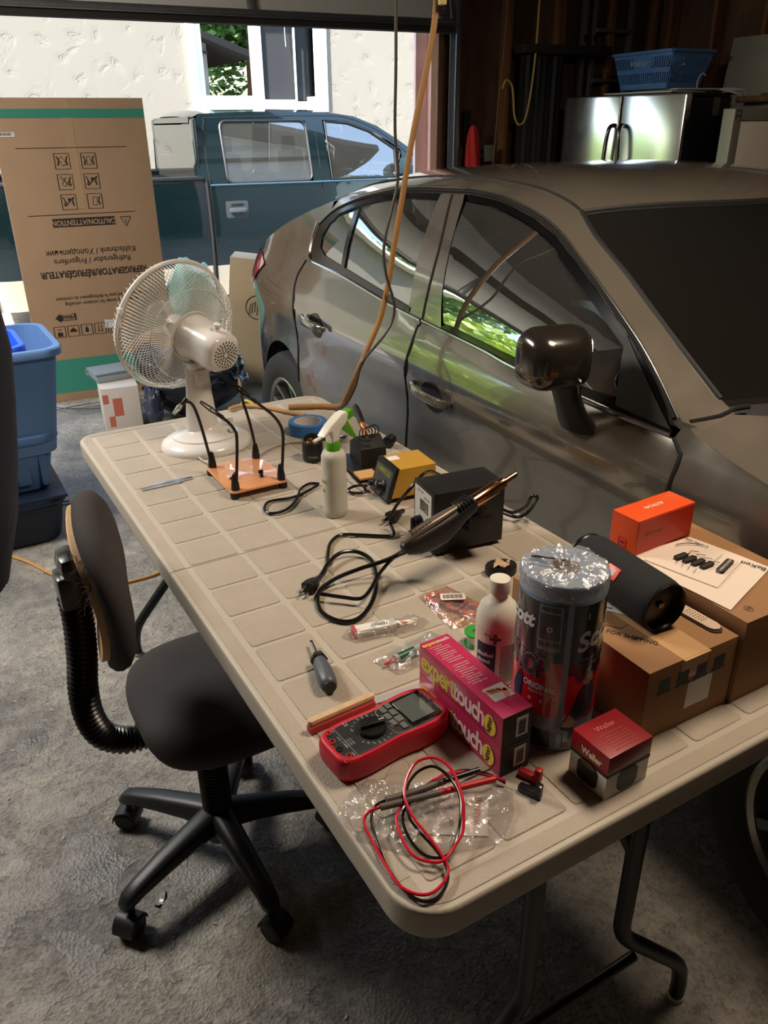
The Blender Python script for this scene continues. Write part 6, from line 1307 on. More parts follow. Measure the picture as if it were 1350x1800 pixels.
# multimeter
def build_meter():
    m = thing('multimeter', 'red digital multimeter with black face lying beside the pink boxes', 'multimeter', (.081, -.643, TZ), R(4.8))
    red = mat('red_rubber', (196, 26, 48), .45, bump=.1, bscale=600); bk = mat('meter_face', (42, 43, 45), .4, bump=.08, bscale=800); L, W_ = .190, .084
    def outl(k, e=0):
        pts = []
        for t in range(64):
            a = 2*PI*t/64; c_, s_ = math.cos(a), math.sin(a); n_ = 2/5.
            x = (L/2-e)*math.copysign(abs(c_)**n_, c_); y = (W_/2-e)*math.copysign(abs(s_)**n_, s_)
            y *= 1-.10*math.exp(-((x-.0)/.035)**2) + .02*math.sin(x*25); pts.append((x*k, y*k))
        return pts
    rings = [[(x, y, z) for x, y in outl(k, e)] for k, e, z in ((.93, .002, 0), (.97, 0, .004), (1, 0, .014), (1, 0, .030), (.995, .0005, .036), (.98, .002, .040), (.965, .004, .0405), (.94, .006, .0385))]
    MB().loft(rings).build('holster', red, m, smooth=50)
    MB().prism(outl(.955, .006), .030, .0395, .0012).build('face', bk, m)
    Z = .0395
    MB().box((.054, .0, Z+.0006), (.052, .060, .0016), .0005).build('display_bezel', mat('bezel_black', (20, 20, 22), .15, coat=1), m)
    MB().box((.051, .001, Z+.0018), (.040, .050, .0006)).build('lcd', mat('lcd_glass', (88, 94, 90), .08, coat=1), m)
    F = T(0, 0, Z) @ Rz(-PI/2)
    # meter text reads from the jack end
    k = MB().lathe([(0, 0), (.021, 0), (.021, .004), (.0195, .006), (0, .006)], 40, T(-.022, 0, Z)); k.box((0, 0, .009), (.037, .0085, .008), .002, T(-.022, 0, Z) @ Rz(R(-12))); ko = k.build('dial', mat('dial_black', (24, 24, 25), .35), m)
    MB().box((.014, 0, .0134), (.008, .0015, .0006), 0, T(-.022, 0, Z) @ Rz(R(-12))).build('pointer', mat('white_print', (220, 220, 216), .5), ko)
    for i, (x, y) in enumerate(((.012, .022), (.010, .007), (.009, -.008), (.023, .026), (.021, .010), (.019, -.006), (.018, -.021))):
        MB().box((x, y, Z+.0012), (.0085, .0125, .0026), .0008).build('button', mat('grey_button', (104, 104, 102), .4), m)
    for i, y in enumerate((.027, .010, -.008, -.026)):
        x = (-.077, -.081, -.081, -.077)[i]
        o = MB().lathe([(.0028, .0), (.0048, 0), (.0048, .0012), (.0028, .0012), (.0028, -.006), (0, -.006)], 20, T(x, y, Z)).build('jack', mat('jack_red', (170, 40, 36), .4) if i != 2 else mat('jack_black', (16, 16, 16), .4), m)
    t = MB(); rn = random.Random(1)
    for i in range(20):
        a = R(-150+300*i/19)+PI*0; t.text(rn.choice(['V', 'mV', 'Ω', 'A', 'mA', '20', '200', '2', 'Hz', '2K', '600']), .0042, T(-.022+.0285*math.cos(a), .0285*math.sin(a), Z+.0001) @ Rz(-PI/2))
    t.text('TRUE RMS MULTIMETER', .0040, T(.027, .0, Z+.0001) @ Rz(-PI/2), sx=.9).text('6000 COUNTS', .0036, T(.0235, .0, Z+.0001) @ Rz(-PI/2), sx=.9) if False else None
    t.text('CE', .008, T(-.048, .030, Z) @ Rz(-PI/2)).text('ASTROAI', .0065, T(.0825, .016, Z) @ Rz(-PI/2), bold=.0001).text('DM6000AR', .0060, T(.0825, -.018, Z) @ Rz(-PI/2), bold=.0001)
    t.text('TRUE RMS MULTIMETER', .0036, T(.0285, .002, Z) @ Rz(-PI/2), sx=.85).text('AND COUNTER', .0036, T(.0255, .002, Z) @ Rz(-PI/2), sx=.85)
    for i in range(4): t.text('CAT III 1000V', .0030, T(-.058-.004*i, -.004, Z) @ Rz(-PI/2), sx=.8).text(('10A', 'mAμA', 'COM', 'VΩHz')[i], .0036, T(-.070, (.027, .010, -.008, -.026)[i], Z) @ Rz(-PI/2))
    t.build('face_print', mat('meter_print', (176, 176, 170), .5), m, smooth=0)
    MB().tube([(-.087, .034, Z), (-.087, -.034, Z), (-.066, -.036, Z), (-.066, .036, Z), (-.087, .034, Z)], .0003, 4).tube([(.03, .034, Z), (.012, .031, Z), (.0, .022, Z), (.0, -.022, Z), (.012, -.031, Z), (.03, -.034, Z)], .0004, 4, smooth=4).build('face_line', mat('meter_print', (176, 176, 170), .5), m)
build_meter()
# probes and leads
rl_ = mat('red_lead', (206, 24, 52), .25); bl_ = mat('black_lead', (24, 22, 22), .22)
lead = MB().tube([(x, y, z) for x, y, z in RUN['red_loop']], .0020, 8, smooth=6).build('test_lead', rl_, label='red test lead coiled over the clear bag at the near corner', cat='test lead')
gp_ = mat('grey_probe', (92, 84, 78), .5)
for key, lo, lab in (('probe_red', lead, ''),):
    P_ = [Vector(p) for p in RUN[key]]; MB().tube([P_[0], P_[1], P_[2]], .0046, 12, smooth=3).build('probe_grip', gp_, lead); MB().tube([P_[2], P_[3], P_[3]+(P_[3]-P_[2])*1.2], .0042, 12).build('probe_cap', mat('red_probe_cap', (190, 30, 40), .4), lead)
lead2 = MB().tube([(x, y, z) for x, y, z in RUN['black_loop']], .0020, 8, smooth=6).build('test_lead', bl_, label='black test lead coiled beside the red lead', cat='test lead')
P_ = [Vector(p) for p in RUN['probe_black']]; MB().tube(P_[:3], .0046, 12, smooth=3).build('probe_grip', gp_, lead2); MB().tube([P_[2], P_[3], P_[3]+(P_[3]-P_[2])*.8], .0040, 12).build('probe_cap', bl_, lead2)
for (x, y, m_, lo) in ((.196, -.822, bl_, lead2), (.214, -.800, mat('red_probe_cap', (190, 30, 40), .4), lead)):
    MB().box((0, 0, .006), (.030, .011, .011), .003, T(x, y, TZ) @ Rz(R(-65))).box((.013, 0, .013), (.010, .010, .022), .003, T(x, y, TZ) @ Rz(R(-65))).build('banana_plug', m_, lo)
# ------- crumpled film bag with leaflet
poly = [(.003, -.694), (-.030, -.712), (-.040, -.735), (-.036, -.770), (.008, -.826), (.060, -.852), (.116, -.868), (.160, -.838), (.180, -.806), (.160, -.788), (.132, -.778), (.100, -.745), (.055, -.712), (.027, -.690)]
o = (.06, -.775); bg_ = film_sheet(rel(poly, o), .010, 3.0, .005, 0, .012, .02); bo = bg_.build('plastic_bag', film, loc=(o[0], o[1], TZ+.0015), label='crumpled clear plastic bag with a leaflet under the coiled test leads', cat='bag', smooth=30)
MB().tube([(-.020, .070, .0), (.0, .078, .012), (.018, .074, .018), (.02, .06, .006)], .0006, 4, smooth=3).build('bag_fold', film, bo)
lf = MB().prism([(-.046, -.014), (.046, -.076), (.088, -.022), (.060, .004), (.012, -.004)], 0, .0016, .0003).build('leaflet', mat('pale_leaflet', (214, 200, 192), .6), None, loc=(o[0], o[1], TZ+.0003), label='folded pale leaflet inside the clear bag at the table corner', cat='leaflet')
MB().text('WARRANTY', .012, T(.062, -.034, .0018) @ Rz(R(52)), sx=.8).build('leaflet_text', mat('orange_print', (196, 110, 70), .6), lf)
# ------- popsicle sticks and scraper
st = thing('wooden_sticks', 'bundle of wooden sticks in a red and white sleeve behind the red multimeter', 'sticks', (.054, -.560, TZ), R(3))
MB().box((-.001, -.003, .006), (.112, .014, .012), .002).build('red_sleeve', mat('red_sleeve', (176, 52, 62), .5), st)
wd = mat('stick_wood', (206, 176, 138), .7, bump=.5, bscale=160, var=.15, vscale=60); mb = MB()
for k in range(5): mb.prism(rrect(.114, .0105, .005, 4, 0, -.002+.0006*math.sin(k*2)), .0125+k*.0018, .0140+k*.0018, .0003)
mb.build('wood_strip', wd, st)
MB().prism([(-.045, -.007), (.045, -.007), (.045, .007), (-.045, .007)], 0, .0012, M=T(.150, -.556, TZ+.0004) @ Rz(R(-4))).build('steel_ruler', mat('matt_steel', (206, 206, 204), .4, .5), label='flat steel strip sticking out behind the red multimeter', cat='ruler')
# ------- small bags
pb = thing('plastic_bag', 'clear bag with a red and white tool, nearest the big cable loop', 'bag', (.228, -.396, TZ), R(-12))
pp = [(-.082, .002), (-.064, .020), (.060, .020), (.080, .0), (.058, -.018), (-.062, -.022)]
film_sheet(pp, .014, 5, .005, 0, .006, .014).build('film', film, pb, smooth=30)
tl_ = thing('craft_tool', 'white and red boxed tool inside the clear bag nearest the cable loop', 'tool', (.228, -.396, TZ), R(-12))
MB().box((-.02, 0, .008), (.075, .020, .014), .001).build('white_box', mat('white_label', (226, 224, 220), .6), tl_); MB().box((-.058, 0, .008), (.006, .021, .015), .001).build('red_end', mat('red_end', (206, 52, 66), .5), tl_)
MB().tube([(.018, 0, .008), (.045, .004, .008)], .004, 8).build('orange_rod', mat('orange_rod', (206, 112, 82), .5), tl_); MB().text('TOMOT', .009, T(-.012, 0, .0154) @ Rz(PI)).build('lettering', mat('carton_ink', (44, 38, 34), .7), tl_)
pb = thing('plastic_bag', 'clear bag with a green flux syringe beside the pink boxes', 'bag', (.240, -.482, TZ), R(4))
pp = [(-.078, .022), (.050, .036), (.074, -.024), (.0, -.034), (-.064, -.030)]
film_sheet(pp, .013, 8, .005, 0, .007, .016).build('film', film, pb, smooth=30)
sy = thing('syringe', 'flux syringe with red tip and green liquid inside the clear bag', 'syringe', (.235, -.484, TZ+.009), R(6))
MB().cyl((-.045, 0, 0), (.04, 0, 0), .0075).build('barrel', mat('syringe_clear', (214, 220, 214), .2, trans=.5, ior=1.2), sy); MB().cyl((-.038, 0, 0), (-.005, 0, 0), .0079).build('flux', mat('dark_green_flux', (34, 84, 70), .3), sy); MB().cyl((-.066, 0, 0), (-.045, 0, 0), .002, .005).build('tip', mat('red_end', (206, 52, 66), .5), sy)
pb = thing('plastic_bag', 'orange tinted bag of solder wick reels with a barcode label', 'bag', (.372, -.395, TZ), 0)
pp = rel([(.334, -.332), (.402, -.334), (.421, -.430), (.378, -.462), (.326, -.455)], (.372, -.395))
film_sheet(pp, .010, 12, .005, 0, .005, .014).build('film', film_mat('orange_film', (1., .72, .50, 1), .16, .1, .8, 70, .10), pb, smooth=30)
for k, (x, y) in enumerate(((-.014, .030), (.004, -.006), (.016, -.034))):
    r_ = thing('solder_wick', ('reel of red solder wick in the orange bag, furthest back', 'reel of red solder wick in the middle of the orange bag', 'reel of red solder wick in the orange bag, nearest the bottle')[k], 'reel', (.372+x, -.395+y, TZ+.0005)); MB().lathe([(.012, 0), (.022, 0), (.022, .002), (.015, .002), (.015, .006), (.022, .006), (.022, .008), (.012, .008), (.012, 0)], 32).build('reel_body', mat('pink_reel', (206, 96, 88), .4), r_)
MB().prism(rrect(.046, .022, .004), .0152, .0158, M=T(.004, .008, 0) @ Rz(R(-28))).build('barcode_label', mat('white_label', (226, 224, 220), .6), pb)
mb = MB()
for k in range(14): mb.box((-.017+k*.0026, 0, .0160), (.0012 if k % 3 else .0018, .013, .0003), 0, T(.004, .008, 0) @ Rz(R(-28)))
mb.build('barcode', mat('carton_ink', (44, 38, 34), .7), pb, smooth=0)
# ------- solder spool
sp = thing('solder_spool', 'green solder spool standing behind the alcohol bottle', 'spool', (.338, -.510, TZ)); gsp = mat('green_spool', (60, 150, 62), .35)
MB().lathe([(0, 0), (.020, 0), (.020, .0025), (.0, .0025)], 32).lathe([(.006, .0225), (.020, .0225), (.020, .025), (.006, .025), (.006, .0225)], 32).build('flange', gsp, sp); MB().lathe([(0, .0025), (.015, .0025), (.015, .0225), (0, .0225)], 32).build('solder_wire', mat('solder', (196, 196, 190), .3, .9, bump=.5, bscale=900), sp)
# ------- alcohol bottle
al_ = thing('alcohol_bottle', 'white plastic bottle of rubbing alcohol with blue and white label', 'bottle', (.3105, -.598, TZ))
MB().lathe([(0, 0), (.028, 0), (.0325, .004), (.0335, .01), (.0335, .112), (.0325, .122), (.028, .136), (.018, .147), (.0125, .152), (.0125, .160), (0, .16)], 48).build('bottle_body', mat('milky_white', (228, 222, 206), .45), al_, smooth=50)
MB().lathe([(0, .159), (.0160, .159), (.0165, .162), (.0165, .178), (.0155, .182), (.012, .184), (0, .184)], 40).build('cap', mat('white_cap', (224, 218, 204), .5, bump=.1, bscale=600), al_)
def wrap(mb, x0, x1, z0, z1, r, a0, mi=0, n=24, cx=0, cy=0):
    """flat label coordinates (arc length x, height z) wrapped on a cylinder facing a0"""
    P_ = [[(cx+r*math.cos(a0+(x0+(x1-x0)*i/n)/r), cy+r*math.sin(a0+(x0+(x1-x0)*i/n)/r), z) for i in range(n+1)] for z in (z0, z1)]
    mb.loft(P_, closed=False, caps=False, mi=mi); return mb
def wtext(mb, body, size, x, z, r, a0, rot=0, mi=0, cx=0, cy=0, **k):
    tb = MB(); tb.text(body, size, Rz(rot), depth=.0001, **k)
    if size > .006:
        for j in range(-40, 41):
            bmesh.ops.bisect_plane(tb.bm, geom=tb.bm.verts[:]+tb.bm.edges[:]+tb.bm.faces[:], dist=1e-7, plane_co=(j*.003, 0, 0), plane_no=(1, 0, 0))
    for e in list(tb.bm.verts):
        px_, pz = e.co.x+x, e.co.y+z; a = a0+px_/r; rr = r+e.co.z
        e.co = Vector((cx+rr*math.cos(a), cy+rr*math.sin(a), pz))
    for f_ in tb.bm.faces: f_.material_index = mi
    me = bpy.data.meshes.new('t'); tb.bm.to_mesh(me); tb.bm.free(); mb.bm.from_mesh(me); bpy.data.meshes.remove(me); return mb
A0 = math.atan2(-.80, -.66)
lb = MB(); wrap(lb, -.10, .10, .012, .108, .0337, A0, 0); wrap(lb, -.034, .0, .030, .082, .0339, A0, 1); wrap(lb, -.034, .0, .012, .030, .0339, A0, 2)
lb.build('label', [mat('cream_label', (222, 200, 190), .5), mat('navy_label', (28, 36, 66), .45), mat('olive_label', (150, 146, 70), .5)], al_, smooth=50)
lt = MB(); wtext(lt, 'alcohol', .010, -.018, .062, .0341, A0, bold=.0003); wtext(lt, 'alcool', .010, -.020, .050, .0341, A0, bold=.0003); lt.build('label_text', mat('white_print', (220, 220, 216), .5), al_, smooth=0)
lt = MB(); wtext(lt, 'P N.', .007, -.014, .098, .0339, A0); wrap(lt, -.0045, .0005, .084, .102, .0340, A0); wrap(lt, -.011, .007, .0905, .0955, .0340, A0)
for k in range(18): wtext(lt, 'isopropyl rubbing alcohol usp antiseptic', .0032, .020, .080-k*.004, .0339, A0, sx=.52)
lt.build('label_print', mat('grey_label_print', (92, 90, 92), .6), al_, smooth=0)
# ------- pink boxes
def pink(z, label):
    b = thing('glove_box', label, 'box', (.204, -.680, z), R(.6)); L, W_, H = .197, .050, .0505
    pk = mat('pink_card', (186, 46, 88), .38, coat=.3); dk = mat('black_card', (30, 28, 30), .45)
    MB().box((0, 0, H/2), (W_, L, H), .0006).build('carton_body', pk, b)
    MB().box((0, -L/2-.0002, H/2), (W_-.0004, .0008, H-.0004)).build('end_panel', dk, b)
    MB().box((.008, -L/2-.0008, H*.5), (.020, .0006, .032)).build('end_label', mat('white_label', (226, 224, 220), .6), b)
    mb = MB()
    for k in range(9): mb.box((.008, -L/2-.0013, H*.5-.011+k*.0026), (.012, .0004, .0012 if k % 3 else .0018))
    mb.build('barcode', dk, b, smooth=0)
    F = frame((-W_/2-.0003, 0, H/2), (0, -1, 0), (0, 0, 1))
    MB().text('expert', .045, F @ T(-.0945, -.001, 0), align='LEFT', bold=.0011, sx=.80, spacing=.90).build('lettering', mat('yellow_print', (226, 206, 88), .45), b, smooth=0)
    MB().text('touch', .045, F @ T(-.011, -.001, 0), align='LEFT', bold=.0011, sx=.76, spacing=.90).build('lettering', mat('white_pink_print', (236, 214, 210), .45), b, smooth=0)
    MB().lathe([(0, 0), (.014, 0), (.014, .0005), (0, .0005)], 32, F @ T(.074, -.003, .0004) @ Matrix.Diagonal((.9, 1.15, 1, 1))).build('badge', mat('yellow_badge', (232, 204, 80), .45), b)
    MB().text('NEW!', .0105, F @ T(.074, -.003, .0011) @ Rz(R(80)), bold=.0003).build('badge_text', dk, b, smooth=0)
    if z > .77:
        Tt = T(0, 0, H+.0002) @ Rz(-PI/2); t = MB().text('the pink nail wipe', .0042, T(0, 0, 0) @ F @ T(.035, -.019, 0))
        t = MB()
        Ft = frame((0, 0, H+.0003), (0, -1, 0), (1, 0, 0)); Fu = frame((0, 0, H+.0003), (1, .0, 0), (0, 1, 0))
        t.text('touch', .0105, Fu @ T(.008, .089, 0), bold=.0002)
        for k in range(20):
            if k == 9: continue
            t.text('for professional use the pads are ready to go' if k % 3 else 'lint free wipe cover for nails', .0034, Fu @ T(-.019+(.003 if k % 3 else 0), .079-k*.0052, 0), align='LEFT', sx=.42 if k % 3 else .5)
        t.build('top_text', mat('white_pink_print', (236, 214, 210), .45), b, smooth=0)
        MB().text('expert', .0105, Fu @ T(-.013, .089, 0), bold=.0002).build('top_text', mat('yellow_print', (226, 206, 88), .45), b, smooth=0)
        MB().box((.004, -.052, H+.0002), (.034, .030, .0003)).build('photo_print', mat('photo_grey', (190, 178, 166), .5), b)
        fi = mat('finger_print', (206, 122, 96), .5); ph = MB()
        for k in range(4): ph.lathe([(0, 0), (.0042, 0), (.0042, .0003), (0, .0003)], 14, T(-.009+.0065*k, -.046-.001*k, H+.0004) @ Rz(R(-40)) @ Matrix.Diagonal((2.0, .8, 1, 1)))
        ph.lathe([(0, 0), (.0055, 0), (.0055, .0003), (0, .0003)], 14, T(.012, -.058, H+.0004) @ Rz(R(60)) @ Matrix.Diagonal((2.1, .7, 1, 1))); ph.build('photo_print', fi, b, smooth=0)
        MB().prism([(-.004, -.071), (.003, -.071), (.0, -.094)], H, H+.0004).build('red_wedge', mat('dark_pink', (170, 16, 60), .4), b)
    return b
pink(TZ, 'pink box with black end standing under the other pink box'); pink(TZ+.0512, 'upper pink box with yellow and white lettering, top of the pair')
# ------- paper towel roll
def build_towel():
    t = thing('paper_towel_roll', 'upright roll of blue shop towels in red and black printed wrap', 'paper towels', (.311, -.729, TZ)); r = .0590; H = .266
    bt_ = mat('blue_towel', (126, 146, 172), .85, bump=.5, bscale=300)
    MB().lathe([(.019, 0), (r-.002, 0), (r-.0005, .003), (r-.0005, H-.003), (r-.002, H), (.021, H), (.021, H-.03), (.0, H-.03)], 72).build('towel_roll', bt_, t, smooth=50)
    MB().lathe([(.0195, H-.04), (.0225, H-.04), (.0225, H-.0005), (.0195, H-.0005), (.0195, H-.04)], 40).build('cardboard_core', mat('core_brown', (128, 92, 66), .8), t)
    A = math.atan2(-.60, -.80)+.0          # towards the left-front
    w_ = MB(); rr = r+.0004
    AC = math.atan2(-.74, -.67)            # angle that faces the viewer
    mats_ = [mat('wrap_black', (30, 32, 38), .22, coat=.6), mat('wrap_red', (196, 26, 36), .22, coat=.6), mat('wrap_blue', (120, 140, 168), .25, coat=.6), mat('wrap_grey', (120, 124, 132), .25, coat=.6), mat('wrap_white', (206, 210, 216), .3, coat=.6), mat('wrap_skin', (186, 148, 122), .4), mat('wrap_navy', (34, 48, 78), .4)]
    def W2(x0, x1, z0, z1, mi, k=0): wrap(w_, x0, x1, z0, z1, rr+.0002*k, AC, mi, n=max(2, int(abs(x1-x0)/.004)))
    W2(-.15, .008, .150, .240, 0); W2(.016, .15, .130, .240, 0)                      # dark top band
    W2(-.150, .008, .060, .150, 1); W2(.016, .150, .050, .130, 1); W2(.008, .016, .008, .256, 2, 1)
    W2(-.15, .008, .034, .060, 2); W2(.016, .15, .034, .050, 2); W2(-.15, .000, .006, .036, 0, 1); W2(.018, .15, .006, .016, 0, 1); W2(.018, .15, .016, .034, 2)
    W2(-.030, .002, .168, .238, 3, 1)
    w_.build('printed_wrap', mats_, t, smooth=50)
    x = MB(); q = lambda s, sz, cx, cz, mi=0, **k: wtext(x, s, sz, cx, cz, rr+.0006, AC, mi=mi, **k)
    q('ABSORBS', .0085, -.014, .232, bold=.0003, sx=.75); q('2X MORE', .0090, -.014, .178, bold=.0003, sx=.75)
    wrap(x, -.028, -.000, .186, .225, rr+.0005, AC, 0)
    x.build('wrap_print', [mats_[0]], t, smooth=0)
    x = MB(); q('Scott', .030, -.070, .205, rot=R(4), bold=.0012, shear=.25); q('Scott', .040, .064, .188, rot=R(12), bold=.0012, shear=.25)
    q('ORIGINAL', .0125, -.022, .106, rot=R(-3), bold=.0004, sx=.86); q('MULTI-PURPOSE', .0060, -.018, .096, rot=R(-3), sx=.9); q('1', .014, .038, .222); 
    for k in range(3): q('o', .010, -.034+.017*k, .084, rot=R(-3))
    q('o', .016, -.014, .203, bold=.0002)
    x.build('wrap_print', [mats_[4]], t, smooth=0)
    x = MB(); wtext(x, 'SHOP', .040, -.048, .138, rr+.0006, AC, rot=R(-6), bold=.0042, sx=.70); wtext(x, 'SHOP', .044, .070, .140, rr+.0006, AC, rot=R(10), bold=.0032, sx=.8, shear=.3); x.build('wrap_print', [mats_[3]], t, smooth=0)
    x = MB(); wtext(x, 'SHOP', .040, -.048, .138, rr+.0010, AC, rot=R(-6), bold=.0022, sx=.70); wtext(x, 'SHOP', .044, .070, .140, rr+.0010, AC, rot=R(10), bold=.0018, sx=.8, shear=.3); x.build('wrap_print', [mats_[0]], t, smooth=0)
    # worker figure: arm, shirt, hand as printed shapes
    x = MB()
    def wp(pts, mi, k=3):
        tb = MB(); tb.patch(pts, .004, lambda a, b: ((rr+.0003*k)*math.cos(AC+a/rr), (rr+.0003*k)*math.sin(AC+a/rr), b)); 
        for f_ in tb.bm.faces: f_.material_index = mi
        me = bpy.data.meshes.new('t'); tb.bm.to_mesh(me); tb.bm.free(); x.bm.from_mesh(me); bpy.data.meshes.remove(me)
    wp([(.034, .098), (.044, .110), (.060, .112), (.066, .090), (.062, .060), (.034, .052), (.024, .066)], 2); wp([(.040, .112), (.036, .122), (.044, .132), (.056, .130), (.058, .116), (.050, .110)], 1); wp([(.036, .128), (.034, .133), (.046, .140), (.060, .136), (.058, .130)], 0)
    wp([(.024, .066), (.034, .052), (.026, .042), (.016, .038), (.012, .046)], 1, 4); wp([(.012, .046), (.026, .042), (.040, .036), (.034, .032), (.014, .040)], 0, 5)
    wp([(-.060, .110), (-.054, .122), (-.048, .112), (-.050, .078), (-.062, .070), (-.068, .090)], 2)
    x.build('wrap_print', [mats_[0], mats_[5], mats_[6]], t, smooth=0)
    x = MB()
    for k in range(16): wrap(x, .026+k*.0016, .0268+k*.0016+(.0004 if k % 3 else 0), .018, .032, rr+.0005, AC, 0, n=1)
    x.build('barcode', mats_[0], t, smooth=0)
    # clear film gathered over the top
    fm = film_mat('towel_film', (.95, .95, .95, 1), .10, .16, .7, 70, .16)
    rg_ = []
    for j, (k, z) in enumerate(((1.018, -.020), (1.02, -.006), (1.0, .001), (.90, .004), (.75, .005), (.6, .006), (.45, .005), (.32, .002), (.20, -.006), (.08, -.010))):
        rg_.append([(r*k*math.cos(a)*(1+.010*noise.noise(Vector((math.cos(a)*5, math.sin(a)*5, j*.3)))), r*k*math.sin(a)*(1+.010*noise.noise(Vector((math.cos(a)*5, math.sin(a)*5, j*.3)))), H+z+(.0060*noise.noise(Vector((math.cos(a)*4.2*k, math.sin(a)*4.2*k, j*.35)))+.0035*noise.noise(Vector((math.cos(a)*11*k, math.sin(a)*11*k, j*.5))) if j > 1 else 0)) for a in [2*PI*i/120 for i in range(120)]])
    MB().loft(rg_, caps=False).build('clear_wrap', fm, t, smooth=30)
    MB().prism([(-.016, -.003), (-.008, .000), (.004, -.001), (.016, .001), (.016, -.004), (.0, -.005), (-.014, -.007)], .011, .0114, M=T(-.020, .022, H) @ Rz(R(-50))).build('tear_mark', mat('ink_black', (12, 12, 12), .5), t)
build_towel()
# ------- tip cleaner carton
def build_weller():
    b = thing('small_carton', 'small red and white carton in front of the cardboard box', 'box', (.3105, -.8475, TZ), R(1)); W_, D_, H = .078, .066, .072
    rd = mat('dark_red_card', (138, 18, 28), .4, coat=.2); wh = mat('white_card', (214, 210, 204), .45); bk = mat('card_black', (22, 22, 23), .45)
    MB().box((0, 0, H*.28), (W_, D_, H*.56), .0006).build('lower_body', wh, b); MB().box((0, 0, H*.78), (W_+.0006, D_+.0006, H*.44), .0006).build('red_lid', rd, b)
    MB().box((0, 0, H*.555), (W_+.001, D_+.001, .005)).build('black_stripe', bk, b)
    for F, s_ in ((frame((-W_/2-.0006, 0, 0), (0, -1, 0), (0, 0, 1)), 1), (frame((0, -D_/2-.0006, 0), (1, 0, 0), (0, 0, 1)), 1)):
        MB().prism(rrect(.036, .034, .010, 5, .0, .021), 0, .0006, M=F).build('printed_pot', bk, b)
    MB().lathe([(0, 0), (.013, 0), (.013, .0004), (0, .0004)], 20, frame((-W_/2-.0014, 0, .036), (0, -1, 0), (0, 0, 1)) @ Matrix.Diagonal((1, .35, 1, 1))).build('printed_wool', mat('print_brown', (110, 84, 52), .6), b)
    t = MB().text('Weller', .014, frame((-W_/2-.0008, -.004, H*.74), (0, -1, 0), (0, 0, 1)), bold=.0005, sx=.9); t.build('lettering', mat('cream_print', (220, 204, 180), .5), b, smooth=0)
    t = MB().text('Weller', .012, T(.0, .014, H+.0004) @ Rz(R(0)), bold=.0003)
    for k in range(6): t.text('tip cleaner brass wool dry cleaning', .0042, T(0, .002-k*.0055, H+.0004), sx=.7)
    t.build('lettering', mat('dull_red_print', (196, 84, 78), .5), b, smooth=0)
build_weller()
